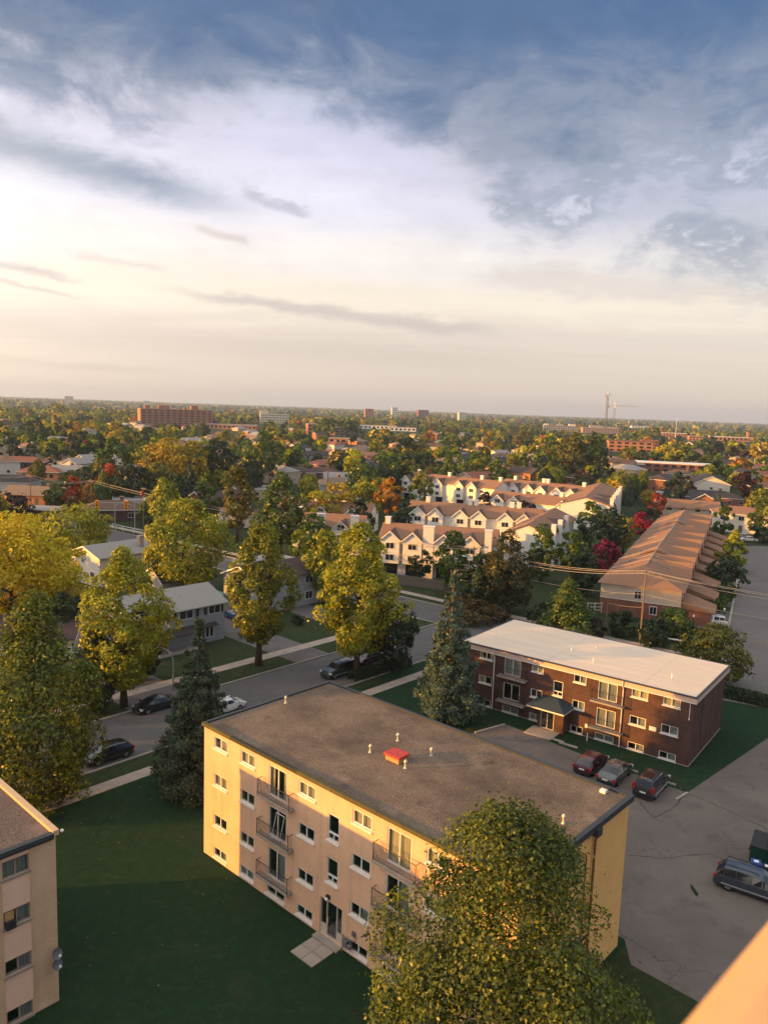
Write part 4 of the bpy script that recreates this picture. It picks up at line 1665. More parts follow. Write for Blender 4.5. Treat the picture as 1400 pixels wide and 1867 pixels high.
for i in range(4):
    small_window(GH, (2.6 + i * 0.62, y - 0.05, 0.75), 0, 0.5, 1.45, True, 0)
pr = MB()
pr.prism([(-6.4, y, 2.75), (-6.4, -GD / 2 - 1.9, 2.35), (-6.4, -GD / 2 - 1.9, 2.25), (-6.4, y, 2.4)], (8.4, 0, 0), M_shingle['dark'])
pr.prism([(2.2, y, 2.6), (2.2, -GD / 2 - 0.8, 2.35), (2.2, -GD / 2 - 0.8, 2.28), (2.2, y, 2.4)], (3.2, 0, 0), M_shingle['dark'])
pr.build('porch_roof', GH)
pp = MB()
for x in (-6.2, -3.9):
    pp.box(x - 0.1, x + 0.1, -GD / 2 - 1.8, -GD / 2 - 1.6, 0.2, 2.25, M_white)
pp.box(-6.3, 1.8, -GD / 2 - 1.9, -GD / 2 - 0.01, 0, 0.2, M_conc)
pp.build('porch', GH)
dd = MB()
dd.box(-3.3, -2.3, -GD / 2 - 0.06, -GD / 2 - 0.004, 0.2, 2.2, M_wood)
dd.build('door', GH)
ln = MB()
ln.lathe([(0.03, 0), (0.08, 0.04), (0.08, 0.14), (0.03, 0.18)], (-0.6, -GD / 2 - 0.14, 2.0), M_vent, 8)
ln.build('porch_lamp', GH)

# --- the other houses of the street
house('dark brown roofed house with pale upper storey between two street trees', (-17.2, 117.8, 0), R_(47.5), 12, 8.5, 5.0, 'gable', 'darkbrown', 'grey', 1.6, 2, False, 2)
house('long low house with purplish brown roof behind the left street trees', (-45.5, 91.5, 0), R_(9), 17, 9.5, 2.6, 'gable', 'darkbrown', 'white', 1.5, 1, True, 2)
sh = house('small cream garden shed with a green gable roof', (-24.6, 112.0, 0), R_(47.5 + 90), 3.4, 3.0, 2.3, 'gable', 'green', 'beige', 0.75, 1, False, 0, 'shed', 'garden_shed')
house('dark garage with charcoal roof behind the garden shed', (-33.0, 123.0, 0), R_(40), 9, 7, 2.8, 'gable', 'dark', 'grey', 1.7, 1, False, 0, 'garage', 'garage')
house('beige flat-roofed house half behind tall street tree', (-19.3, 127.0, 0), R_(47.5), 10, 8, 4.6, 'flat', 'grey', 'beige', 0.3, 2, False, 2)
house('brown bungalow behind the pale yellow tree at the left edge', (-72.0, 108.0, 0), R_(47.5), 13, 9, 2.8, 'hip', 'darkbrown', 'brick', 2.0, 1, True, 2)

# ------------------------------------------------------------------ brick row houses on the right
RA = R_(65.0)
RO = Vector((45.6, 114.0, 0))


def build_rows():
    T = thing('row_house', 'long brick and cream row of houses with tan stepped roofs beside the cul-de-sac', 'row house', RO, RA)
    LEN, W, H = 88.0, 12.0, 5.0
    m = M_shingle['orange']
    mb = MB()
    mb.box(0, LEN, 0, W, 2.62, H, M_sid_beige, 'bt')
    mb.box(0.03, LEN - 0.03, 0.03, W - 0.03, 0, 2.62, M_redbrick, 'bt')
    mb.box(-0.03, LEN, -0.03, W + 0.03, 2.60, 2.68, M_white)
    mb.build('wall', T)
    # windows in the visible end
    small_window(T, (-0.004, W - 5.2, 3.05), R_(-90), 0.95, 1.15, True, 1)
    small_window(T, (-0.004, 4.4, 0.9), R_(-90), 0.95, 1.2, True, 1)
    r = MB()
    segs = [(0, 21, 7.45), (21, 43, 7.75), (43, 64, 7.5), (64, 88, 7.8)]
    ym = W / 2
    for i, (a, b, zr) in enumerate(segs):
        if i == 0:
            # hipped front end
            A, B, C, D = (-0.5, -0.5, H), (b, -0.5, H), (b, W + 0.5, H), (-0.5, W + 0.5, H)
            P, Q = (5.4, ym, zr), (b, ym, zr)
            r.face([A, B, Q, P], m)
            r.face([C, D, P, Q], m)
            r.face([D, A, P], m)
            r.face([B, C, Q], M_sid_beige)
        else:
            gable_roof(r, a, b, 0, W, H, zr - H, m, oh=0.5)
            r.face([(a - 0.0, 0, H), (a - 0.0, W, H), (a, ym, zr)], M_sid_beige)
            r.face([(b, 0, H), (b, W, H), (b, ym, zr)], M_sid_beige)
        # cross gables: their near slopes catch the low sun
        for g0 in ((a + 12.0, a + 18.0) if i == 0 else (a + 1.5, a + 12.5)):
            hw = 4.3 if i else 3.6
            zg = zr - 0.10
            c = g0 + hw if i else g0
            for sgn, ye in ((-1, -0.75),):
                if sgn > 0 and g0 > a + 10:
                    continue
                for s in (-1, 1):
                    q = [(c, ym, zg), (c, ye, zg), (c + s * hw, ye, H - 0.12), (c + s * hw * 1.0, ym - (ym - 0.0) * 0.96 * (1 if sgn < 0 else -1), H - 0.12)]
                    if sgn > 0:
                        q[3] = (c + s * hw, W - 0.3, H - 0.12)
                    else:
                        q[3] = (c + s * hw, 0.3, H - 0.12)
                    r.prism(q if s > 0 else q[::-1], (0, 0, 0.12), m)
                yy = 0.0 if sgn < 0 else W
                r.face([(c - hw + 0.3, yy - 0.05 * -sgn, H - 0.1), (c + hw - 0.3, yy - 0.05 * -sgn, H - 0.1), (c, yy - 0.05 * -sgn, zg - 0.12)], M_sid_beige)
    roof = r.build('roof', T)
    # pale metal flashing lines where the units step
    f = MB()
    for i, (a, b, zr) in enumerate(segs):
        for x in ((10.5, 15.5, 20.6) if i == 0 else (a + 0.1, a + 11)):
            for ye in (-0.45, W + 0.45):
                f.tube([(x, ym, zr + 0.22), (x, ye, H + 0.22)], 0.07, M_conc, 4)
        f.tube([(a + (5.4 if i == 0 else 0), ym, zr + 0.17), (b, ym, zr + 0.17)], 0.09, M_conc, 4)
    f.build('flashing', roof)
    v = MB()
    v.lathe([(0.1, 0), (0.1, 0.45)], (0, 0, 0), M_black, 6)
    vm = v.mesh('roof_vent')
    for i in range(15):
        x = 4 + i * 5.6
        inst('roof_vent', vm, roof, (x, W - 2.2 - (i % 2) * 1.1, H + (0.75 if i % 2 == 0 else 1.15)))
    # street side: garages with sloped roofs, dark recessed doors
    n = 9
    for i in range(n):
        x0 = 0.6 + i * (LEN / n)
        g = MB()
        g.box(x0, x0 + 5.6, -4.3, -0.04, 0, 2.3, M_redbrick, 't')
        g.build('garage_wall', T)
        p = MB()
        p.prism([(x0 - 0.3, -0.04, 3.7), (x0 - 0.3, -4.9, 2.25), (x0 - 0.3, -4.9, 2.1), (x0 - 0.3, -0.04, 2.4)], (6.2, 0, 0), m)
        p.build('garage_roof', T)
        d = MB()
        d.box(x0 + 0.6, x0 + 3.4, -4.36, -4.302, 0.05, 2.05, M_white)
        d.build('garage_door', T)
        small_window(T, (x0 + 1.2, -0.035, 3.7), 0, 1.2, 1.0, True, 1)
        small_window(T, (x0 + 6.2, -0.035, 3.7), 0, 1.0, 1.0, True, 1)
    pc = MB()
    pc.box(-0.6, -0.4, -4.8, -4.6, 0, 2.2, M_white)
    pc.build('porch_post', T)


build_rows()
ea = R_(20)
house('cream upper storey house with orange roof at end of brick rows', at(1345, 968), R_(-18), 14, 9, 5.2, 'hip', 'orange', 'white', 1.9, 2, False, 2)
house('brick house with tan roof closing the row of houses', at(1255, 950), R_(-18), 16, 9, 4.4, 'gable', 'orange', 'beige', 2.0, 2, False, 1)


# ------------------------------------------------------------------ white townhouse terraces
def townhouse(label, p0, deg, length, depth, gables, h=7.0, chim=(), wide=(), ends=0.0, group='white townhouse terraces', rise=2.1):
    T = thing('townhouse_terrace', label, 'townhouses', (p0[0], p0[1], 0), R_(deg), group)
    wm, sm = M_sid_town, M_shingle['brown']
    mb = MB()
    mb.box(0, length, 0, depth, 0, h, wm, 'bt')
    for x in (0, length):
        mb.face([(x, 0, h), (x, depth, h), (x, depth / 2, h + rise)], wm)
    mb.build('wall', T)
    r = MB()
    gable_roof(r, 0, length, 0, depth, h, rise, M_shingle['orange'], oh=0.35)
    roof = r.build('roof', T)
    gw, gp = 3.5, 1.3
    k = rise / (depth / 2)
    for gx in gables:
        g = MB()
        gh = h - 0.1
        pk = gh + 1.55
        g.box(gx - gw / 2, gx + gw / 2, -gp, -0.002, 2.5, gh, wm, 'kt')
        g.face([(gx - gw / 2, -gp, gh), (gx + gw / 2, -gp, gh), (gx, -gp, pk)], wm)
        # roof of the bay runs back into the main slope
        yb = (pk - h) / k
        for s in (-1, 1):
            o = gw / 2 + 0.3
            q = [(gx, -gp - 0.3, pk + 0.02), (gx, yb, pk + 0.02), (gx + s * o, 0.0, gh - 0.28 + 0.02), (gx + s * o, -gp - 0.3, gh - 0.28 + 0.02)]
            g.prism(q if s < 0 else q[::-1], (0, 0, 0.15), sm)
            g.prism([(gx + s * o, -gp - 0.33, gh - 0.36), (gx, -gp - 0.33, pk - 0.1), (gx, -gp - 0.33, pk + 0.19), (gx + s * o, -gp - 0.33, gh - 0.07)], (0, 0.03, 0), M_white)
        g.box(gx - gw / 2 - 0.03, gx + gw / 2 + 0.03, -gp - 0.03, -0.003, 4.55, 4.75, M_white)
        b = g.build('gable_bay', T)
        for z in (5.3, 3.1):
            small_window(b, (gx - 0.75, -gp - 0.003, z), 0, 1.5, 1.05, True, 1)
        d = MB()
        d.box(gx - 1.3, gx + 1.3, -0.06, -0.004, 0.1, 2.3, M_dark)
        d.build('entry', T)
    # unit joints and downpipes
    j = MB()
    for i in range(1, len(gables)):
        x = (gables[i - 1] + gables[i]) / 2
        j.box(x - 0.05, x + 0.05, -0.07, -0.004, 0.1, h, M_white)
    if len(gables) > 1:
        j.build('downpipe', T)
    for cx in chim:
        c = MB()
        c.box(cx - 0.5, cx + 0.5, depth / 2 - 0.5, depth / 2 + 0.5, h + rise - 0.6, h + rise + 1.15, wm)
        c.box(cx - 0.58, cx + 0.58, depth / 2 - 0.58, depth / 2 + 0.58, h + rise + 1.151, h + rise + 1.3, M_white)
        c.build('chimney', roof)
    for cx, cw in wide:
        c = MB()
        c.box(cx - cw / 2, cx + cw / 2, -1.2, -0.003, 0.0, h + rise + 0.6, wm)
        c.box(cx - cw / 2 - 0.08, cx + cw / 2 + 0.08, -1.28, 0.1, h + rise + 0.601, h + rise + 0.75, M_white)
        c.build('chimney', T)
    return T


def end_block(label, p0, deg, width, length, h=7.0):
    """gable end faces the viewer, chimneys stand along the long right side"""
    T = thing('townhouse_terrace', label, 'townhouses', (p0[0], p0[1], 0), R_(deg), 'white townhouse terraces')
    wm = M_sid_town
    mb = MB()
    mb.box(0, length, 0, width, 0, h, wm, 'bt')
    for x in (0, length):
        mb.face([(x, 0, h), (x, width, h), (x, width / 2, h + 2.0)], wm)
    mb.build('wall', T)
    r = MB()
    gable_roof(r, 0, length, 0, width, h, 2.0, M_shingle['orange'], oh=0.4)
    for cx in (5, 15):
        for s in (-1, 1):
            q = [(cx, -0.4, h + 1.6), (cx, width / 2, h + 1.6), (cx + s * 3, width * 0.15, h - 0.1), (cx + s * 3, -0.4, h - 0.1)]
            r.prism(q if s < 0 else q[::-1], (0, 0, 0.15), M_shingle['brown'])
    roof = r.build('roof', T)
    for i in range(max(2, int(length / 8))):
        c = MB()
        x = 1.2 + i * 7.5
        c.box(x - 0.55, x + 0.55, -0.9, -0.003, 0, h + 2.2, wm)
        c.box(x - 0.62, x + 0.62, -0.97, 0.0, h + 2.201, h + 2.35, M_white)
        c.build('chimney', T)
        small_window(T, (x + 2.2, -0.004, 4.6), 0, 1.4, 1.1, True, 1)
        small_window(T, (x + 2.2, -0.004, 2.0), 0, 1.4, 1.1, True, 1)
    return T


townhouse('middle white terrace of six gables with chimneys, long side to the viewer', (5.4, 179.5), -15, 31, 10, [2.9, 7.1, 12.9, 17.1, 23.2, 27.4], 7.0, (4.0, 14.2, 15.6, 24.0, 25.6))
townhouse('nearest white terrace with grey-blue gables and a wide chimney breast', (-0.6, 142.0), -11, 21.5, 9.5, [2.2, 6.4, 12.2, 17.0], 7.0, (0.6,), ((9.3, 2.0), (20.2, 1.3)))
end_block('short white terrace end turned towards the cul-de-sac, right of the middle terrace', (33.0, 150.0), 67.9, 9.2, 31)
townhouse('back right white terrace with six small gables in the sun', (37.3, 252), -40, 31, 10, [2.5, 6.5, 12, 16.2, 22, 26.5], 7.0, (3.5, 14, 15.5, 28))
end_block('white terrace end with row of chimneys beside the small lawn', (60.5, 205.0), 69.9, 13, 50)
townhouse('back left white terrace half hidden by a yellow tree', (5.6, 266), -40, 38, 10, [3, 11.5, 16.5, 25, 30], 7.0, (4, 17, 30, 37))
townhouse('low shaded terrace between the middle and back right terraces', (30.5, 222), -30, 34, 9, [3, 8, 22, 31], 6.0, (9, 20), (), rise=2.0)
townhouse('part hidden grey terrace with tall pale chimneys beside the yellow street trees', (-19.5, 163.0), -11, 15, 9.5, [3, 11], 5.6, (0.5,), ((6.4, 1.7), (13.8, 1.6)))
townhouse('terrace with russet roof half buried among orange trees', (-27.0, 192.0), -14, 24, 9.5, [4, 12, 20], 5.0, (2, 9, 20))

# ------------------------------------------------------------------ cars
M_tyre = mat('tyre', (0.012, 0.012, 0.013), 0.9)
M_rim = mat('alloy_rim', (0.42, 0.42, 0.43), 0.35, spec=0.6, metal=0.6)
M_cglass = mat('car_glass', (0.010, 0.013, 0.017), 0.06, spec=0.9)
M_tail = mat('tail_lamp_red', (0.35, 0.012, 0.012), 0.25, spec=0.6)
M_head = mat('head_lamp', (0.70, 0.68, 0.62), 0.15, spec=0.8)
M_plate = mat('licence_plate', (0.72, 0.72, 0.70), 0.6)
M_trim = mat('black_trim', (0.015, 0.015, 0.017), 0.6)
CARS = {
    # x, half width, belt z, top z, roof half-width factor
    'sedan': dict(L=4.65, st=[(0, .74, .70, .72, .9), (.12, .84, .84, .90, .86), (.75, .89, .93, 1.02, .80), (1.45, .90, .95, 1.38, .66), (2.2, .91, .95, 1.45, .66), (2.95, .91, .94, 1.39, .66), (3.72, .90, .92, 1.00, .78), (4.40, .84, .76, .80, .84), (4.65, .70, .60, .62, .9)],
                  rear=(2, 3), wind=(5, 6), side=[(2, 3), (3, 4), (4, 5), (5, 6)], wh=(.90, 3.70), r=.32),
    'hatch': dict(L=4.35, st=[(0, .76, .78, .82, .9), (.10, .86, .92, 1.00, .84), (.65, .89, .96, 1.40, .68), (1.3, .90, .96, 1.47, .67), (2.1, .91, .95, 1.49, .67), (2.7, .91, .94, 1.43, .66), (3.45, .90, .93, 1.03, .78), (4.12, .84, .78, .83, .84), (4.35, .70, .62, .64, .9)],
                  rear=(1, 2), wind=(5, 6), side=[(2, 3), (3, 4), (4, 5), (5, 6)], wh=(.80, 3.45), r=.32),
    'suv': dict(L=4.6, st=[(0, .84, .92, .96, .92), (.08, .90, 1.02, 1.15, .88), (.35, .92, 1.06, 1.66, .74), (1.2, .93, 1.06, 1.72, .74), (2.2, .93, 1.05, 1.72, .74), (2.85, .93, 1.04, 1.66, .73), (3.5, .92, 1.03, 1.13, .82), (4.35, .88, .92, .98, .86), (4.6, .76, .66, .70, .9)],
                rear=(1, 2), wind=(5, 6), side=[(2, 3), (3, 4), (4, 5), (5, 6)], wh=(.88, 3.65), r=.37),
    'wagon': dict(L=4.9, st=[(0, .82, .84, .90, .92), (.10, .90, 1.00, 1.10, .86), (.62, .93, 1.03, 1.60, .72), (1.4, .94, 1.02, 1.68, .72), (2.4, .94, 1.00, 1.68, .72), (3.05, .94, .99, 1.60, .71), (3.85, .93, .97, 1.07, .80), (4.62, .86, .82, .88, .85), (4.9, .72, .62, .66, .9)],
                  rear=(1, 2), wind=(5, 6), side=[(1, 2), (2, 3), (3, 4), (4, 5), (5, 6)], wh=(.95, 3.95), r=.36),
}
CARM = {}


def car_ring(s):
    x, w, b, t, k = s
    return [(x, 0, .20), (x, w * .88, .20), (x, w, .38), (x, w * 1.01, (b + .38) / 2), (x, w * .985, b), (x, w * (k + (1 - k) * 0.16), b + (t - b) * .86), (x, w * k * .9, t), (x, 0, t + .035)]


def car_meshes(kind, paint):
    key = (kind, paint.name)
    if key in CARM:
        return CARM[key]
    c = CARS[kind]
    # refine stations
    st = []
    S = c['st']
    rings = [car_ring(s) for s in S]
    b = MB()
    n = 8
    base = len(b.v)
    for r in rings:
        b.v += r
        b.v += [(p[0], -p[1], p[2]) for p in r]
    k = b.m(paint)
    kt = b.m(M_trim)
    for i in range(len(rings) - 1):
        o, q = i * 16, (i + 1) * 16
        for j in range(n - 1):
            b.f.append((o + j, o + j + 1, q + j + 1, q + j))
            b.mi.append(kt if j < 1 else k)
            b.f.append((o + 8 + j + 1, o + 8 + j, q + 8 + j, q + 8 + j + 1))
            b.mi.append(kt if j < 1 else k)
    for e, rev in ((0, False), (len(rings) - 1, True)):
        o = e * 16
        for j in range(n - 1):
            f = (o + j, o + j + 1, o + 8 + j + 1, o + 8 + j)
            b.f.append(f if rev else f[::-1])
            b.mi.append(k)
    out = {'body': b.mesh('body', False)}
    # glass panels

    def panel(i, j, a, bb, side, off=0.014, m=M_cglass, u0=.06, u1=.94, v0=.08, v1=.92):
        g = MB()
        A, B = Vector(rings[i][a]), Vector(rings[j][a])
        C, D = Vector(rings[j][bb]), Vector(rings[i][bb])
        if side < 0:
            for v in (A, B, C, D):
                v.y = -v.y

        def bl(u, v):
            return (A * (1 - u) + B * u) * (1 - v) + (D * (1 - u) + C * u) * v
        nn = (B - A).cross(D - A).normalized()
        cen = (A + B + C + D) / 4
        if nn.dot(cen - Vector((c['L'] / 2, 0, .7))) < 0:
            nn = -nn
        pts = [bl(u0, v0), bl(u1, v0), bl(u1, v1), bl(u0, v1)]
        g.face([p + nn * off for p in pts], m)
        return g
    w = MB()
    for key2, (i, j) in (('rear_window', c['rear']), ('windshield', c['wind'])):
        g = MB()
        for s in (1, -1):
            # upper surface between shoulder (5) and centre (7)
            for a, bb in ((5, 6), (6, 7)):
                A, B, C, D = [Vector(p) for p in (rings[i][a], rings[j][a], rings[j][bb], rings[i][bb])]
                if s < 0:
                    for v in (A, B, C, D):
                        v.y = -v.y
                nn = (B - A).cross(D - A).normalized()
                if nn.z < 0:
                    nn = -nn
                u0, u1 = .08, .95
                q = [A * (1 - u0) + B * u0, A * (1 - u1) + B * u1, D * (1 - u1) + C * u1, D * (1 - u0) + C * u0]
                g.face([p + nn * .014 for p in q], M_cglass)
        out[key2] = g.mesh(key2)
    for s in (1, -1):
        g = MB()
        for (i, j) in c['side']:
            p = panel(i, j, 4, 5, s, .016, M_cglass, .05, .95, .10, .93)
            bs = len(g.v)
            g.v += p.v
            g.f += [tuple(x + bs for x in f) for f in p.f]
            g.mi += [g.m(M_cglass)] * len(p.f)
        out['side_window', s] = g.mesh('side_window')
    L = c['L']
    y = S[1][1]
    for s in (1, -1):
        g = MB()
        zt = S[1][2]
        g.box(-.015, .14, s * y * .92 - .13, s * y * .92 + .13, zt - .22, zt + (.30 if kind in ('suv',) else .02), M_tail)
        out['tail', s] = g.mesh('taillight')
        g = MB()
        yf, zf = S[-2][1] * .86, S[-2][2]
        g.box(L - .36, L - .10, s * yf - .17, s * yf + .17, zf - .20, zf - .02, M_head)
        out['head', s] = g.mesh('headlight')
        g = MB()
        xm = S[c['wind'][1]][0] - .1
        g.box(xm - .1, xm + .08, s * .98 - .09, s * .98 + .09, S[4][2] + .02, S[4][2] + .16, paint)
        out['mirror', s] = g.mesh('door_mirror')
    g = MB()
    g.box(-.03, .02, -.26, .26, .62 if kind != 'sedan' else .58, .76 if kind != 'sedan' else .72, M_plate)
    out['plate'] = g.mesh('licence_plate')
    g = MB()
    g.box(-.05, .10, -S[0][1] * 1.02, S[0][1] * 1.02, .34, .50, M_trim)
    out['bumper2'] = g.mesh('bumper')
    g = MB()
    g.box(L - .12, L + .03, -S[-1][1] * 1.0, S[-1][1] * 1.0, .30, .44, M_trim)
    out['bumper'] = g.mesh('bumper')
    r = c['r']
    t, rm = MB(), MB()
    nseg = 16
    for prof, mb_, m_ in (([(r * .66, -.10), (r, -.09), (r, .09), (r * .66, .10)], t, M_tyre), ([(0.03, .085), (r * .62, .095), (r * .66, .07)], rm, M_rim)):
        for a_ in range(len(prof) - 1):
            for q in range(nseg):
                t0, t1 = 2 * math.pi * q / nseg, 2 * math.pi * (q + 1) / nseg
                (r0, y0), (r1, y1) = prof[a_], prof[a_ + 1]
                mb_.face([(r0 * math.cos(t0), y0, r0 * math.sin(t0)), (r0 * math.cos(t1), y0, r0 * math.sin(t1)), (r1 * math.cos(t1), y1, r1 * math.sin(t1)), (r1 * math.cos(t0), y1, r1 * math.sin(t0))], m_)
    for q in range(5):
        t0 = 2 * math.pi * q / 5
        rm.box(-.001, .001, 0, 0, 0, 0, M_rim) if False else None
        d = Vector((math.cos(t0), 0, math.sin(t0)))
        e = Vector((-math.sin(t0), 0, math.cos(t0))) * .035
        rm.face([tuple(d * r * .25 + e + Vector((0, .1, 0))), tuple(d * r * .6 + e + Vector((0, .105, 0))), tuple(d * r * .6 - e + Vector((0, .105, 0))), tuple(d * r * .25 - e + Vector((0, .1, 0)))], M_trim)
    out['tyre'], out['rim'] = t.mesh('wheel', True), rm.mesh('rim')
    if kind in ('suv', 'wagon'):
        g = MB()
        for s in (1, -1):
            g.tube([(.6, s * .58, 1.73), (.75, s * .58, 1.78), (2.6, s * .58, 1.78), (2.8, s * .58, 1.70)], .03, M_trim, 5)
        if kind == 'suv':
            g.box(.9, 2.0, -.42, .42, 1.735, 1.765, M_cglass)
        out['rack'] = g.mesh('roof_rack')
        g = MB()
        for s in (1, -1):
            g.box(.5, L - .6, s * .955 - .02, s * .955 + .02, .46, .54, M_galv)
        out['strip'] = g.mesh('trim_strip')
    CARM[key] = out
    return out


def paint(name, c, rough=0.22):
    m = mat('paint_' + name, c, rough, spec=0.6)
    m.node_tree.nodes['Principled BSDF'].inputs['Coat Weight'].default_value = 0.6
    return m


def car(label, loc, heading, kind, pm, group=None):
    """heading: direction the nose points, degrees from +X; loc is the car's centre on the ground"""
    c = CARS[kind]
    T = thing('parked_car', label, 'car', loc, R_(heading), group)
    T.scale = (0.95, 0.95, 0.95)
    ms = car_meshes(kind, pm)
    off = (-c['L'] / 2, 0, 0)
    body = inst('body', ms['body'], T, off)
    inst('windshield', ms['windshield'], T, off)
    inst('rear_window', ms['rear_window'], T, off)
    for s in (1, -1):
        inst('side_window', ms['side_window', s], T, off)
        inst('taillight', ms['tail', s], T, off)
        inst('headlight', ms['head', s], T, off)
        inst('door_mirror', ms['mirror', s], T, off)
        for x in c['wh']:
            w = inst('wheel', ms['tyre'], T, (x - c['L'] / 2, s * .82, c['r']), 0 if s > 0 else math.pi)
            inst('rim', ms['rim'], w)
    inst('bumper', ms['bumper'], T, off)
    inst('bumper', ms['bumper2'], T, off)
    inst('licence_plate', ms['plate'], T, off)
    if 'rack' in ms:
        inst('roof_rack', ms['rack'], T, off)
        inst('trim_strip', ms['strip'], T, off)
    return T


P_maroon = paint('maroon', (0.055, 0.005, 0.018))
P_grey = paint('slate_grey', (0.055, 0.064, 0.070))
P_char = paint('charcoal', (0.030, 0.033, 0.037))
P_steel = paint('steel_blue', (0.034, 0.048, 0.072))
P_black = paint('black', (0.008, 0.009, 0.012))
P_white = paint('white', (0.70, 0.69, 0.66))
P_silver = paint('silver', (0.36, 0.37, 0.38))
P_teal = paint('dark_teal', (0.020, 0.042, 0.045))
P_blue = paint('blue', (0.02, 0.09, 0.22))
P_tan = paint('tan', (0.30, 0.24, 0.17))

car('maroon hatchback parked nose-in beside the grey sedan', at(1077, 1401), 52, 'hatch', P_maroon)
car('slate grey sedan parked between the maroon hatchback and the black SUV', at(1120, 1418), 52, 'sedan', P_grey)
car('charcoal boxy SUV with roof rails parked nearest the lot corner', at(1187, 1441), 52, 'suv', P_char)
car('steel blue wagon with roof rails beside the blue bins', at(1372, 1628), -33, 'wagon', P_steel)
car('black sedan with lit-looking headlamps on the far side of the street', at(284, 1293), 227, 'sedan', P_black)
car('white sedan on the street half hidden by the dark spruce', at(409, 1297), 47, 'sedan', P_white)
car('black car in the shade under the big left tree', at(196, 1384), 227, 'hatch', P_black)
car('dark teal car parked by the trunk of the tall yellow street tree', at(617, 1231), 227, 'suv', P_teal)
car('dark maroon car mostly behind the street tree trunk', at(672, 1207), 227, 'sedan', P_maroon)
car('white SUV parked in front of the brick row house', at(1297, 1139), 160, 'wagon', P_white)
car('white sedan at the far end of the cul-de-sac', at(1364, 987), 170, 'sedan', P_white)
car('silver sedan behind the white one at the cul-de-sac end', at(1350, 982), 170, 'hatch', P_silver)
car('blue car beside the blue-grey sided house', at(430, 1128), 137, 'hatch', P_blue)
rngc = random.Random(5)
for i, (px, py) in enumerate(((1199, 912), (1202, 906), (1205, 900), (1208, 894), (1212, 888), (1216, 882), (1221, 877), (1196, 918))):
    car(('nearest small silver sedan in the distant parked row', 'small black hatchback second in the distant parked row', 'small white SUV third in the distant parked row', 'small grey sedan fourth in the distant parked row', 'small silver hatchback in the middle of the distant parked row', 'small charcoal SUV near the far end of the distant parked row', 'last silver sedan at the far end of the distant parked row', 'small white hatchback at the near end of the distant parked row')[i], at(px, py), 160, ('sedan', 'hatch', 'suv')[i % 3], (P_silver, P_black, P_white, P_grey, P_silver, P_char, P_silver, P_white)[i], 'cars parked in a row on the distant lot')
car('white car on the lane past the orange trees at right', at(1318, 862), 150, 'sedan', P_white)

# ------------------------------------------------------------------ dumpster and bins
M_dgreen = mat('dumpster_green', (0.008, 0.055, 0.038), 0.5, var=0.25, scale=2, spec=0.4)
M_binblue = mat('bin_blue', (0.012, 0.07, 0.26), 0.5, spec=0.4)
M_binblack = mat('bin_black', (0.012, 0.013, 0.016), 0.55, spec=0.4)


def dumpster(p, rz):
    T = thing('dumpster', 'dark green steel dumpster with black lids behind the blue bin', 'dumpster', p, R_(rz))
    b = MB()
    b.prism([(-1.0, -0.8, 0.15), (1.0, -0.8, 0.15), (1.0, -0.85, 1.25), (-1.0, -0.85, 1.25)], (0, 0.02, 0), M_dgreen)
    b.prism([(-1.0, -0.78, 0.15), (-1.0, 0.6, 0.15), (-1.0, 0.9, 1.6), (-1.0, -0.83, 1.25)], (0.04, 0, 0), M_dgreen)
    b.prism([(0.96, -0.78, 0.15), (0.96, 0.6, 0.15), (0.96, 0.9, 1.6), (0.96, -0.83, 1.25)], (0.04, 0, 0), M_dgreen)
    b.prism([(-0.959, 0.6, 0.15), (0.959, 0.6, 0.15), (0.959, 0.9, 1.6), (-0.959, 0.9, 1.6)], (0, 0.03, 0), M_dgreen)
    b.box(-0.95, 0.95, -0.75, 0.6, 0.15, 0.2, M_dgreen)
    for x in (-0.6, 0.0, 0.6):
        b.box(x - 0.05, x + 0.05, -0.93, -0.851, 0.2, 1.2, M_dgreen)
    b.build('body', T)
    for i in range(2):
        l = MB()
        x0 = -1.0 + i * 1.01
        l.prism([(x0, -0.9, 1.3), (x0 + 0.98, -0.9, 1.3), (x0 + 0.98, 0.95, 1.66), (x0, 0.95, 1.66)], (0, 0, 0.05), M_binblack)
        l.build('lid', T)
    for s in (-1, 1):
        k = MB()
        k.box(s * 1.08 - 0.06, s * 1.08 + 0.06, -0.5, 0.3, 0.75, 0.9, mat('rust', (0.16, 0.05, 0.02), 0.8, var=0.3))
        k.build('lift_pocket', T)
    for x in (-0.8, 0.8):
        for y in (-0.6, 0.45):
            w = MB()
            w.tube([(x - 0.03, y, 0.08), (x + 0.03, y, 0.08)], 0.075, M_tyre, 8)
            w.build('wheel', T)


def bin_(label, p, rz, m):
    T = thing('wheelie_bin', label, 'bin', p, R_(rz), 'wheeled bins by the dumpster')
    b = MB()
    b.v += [(-.24, -.27, 0.06), (.24, -.27, 0.06), (.24, .2, 0.06), (-.24, .2, 0.06), (-.3, -.36, .98), (.3, -.36, .98), (.3, .34, .98), (-.3, .34, .98)]
    k = b.m(m)
    for q in ((0, 3, 2, 1), (4, 5, 6, 7), (0, 1, 5, 4), (1, 2, 6, 5), (2, 3, 7, 6), (3, 0, 4, 7)):
        b.f.append(q)
        b.mi.append(k)
    b.build('body', T)
    l = MB()
    l.box(-.32, .32, -.40, .36, .985, 1.03, m)
    l.box(-.26, .26, -.30, .28, 1.031, 1.07, m)
    l.tube([(-.25, .40, .98), (.25, .40, .98)], .02, m, 6)
    l.build('lid', T)
    s = MB()
    s.box(-.17, .17, -.345, -.335, .55, .78, M_white)
    s.box(-.15, .15, -.16, .14, 1.071, 1.075, M_white)
    s.build('label_plate', T)
    for x in (-.26, .26):
        w = MB()
        w.tube([(x - .03, .24, .1), (x + .03, .24, .1)], .1, M_tyre, 10)
        w.build('wheel', T)


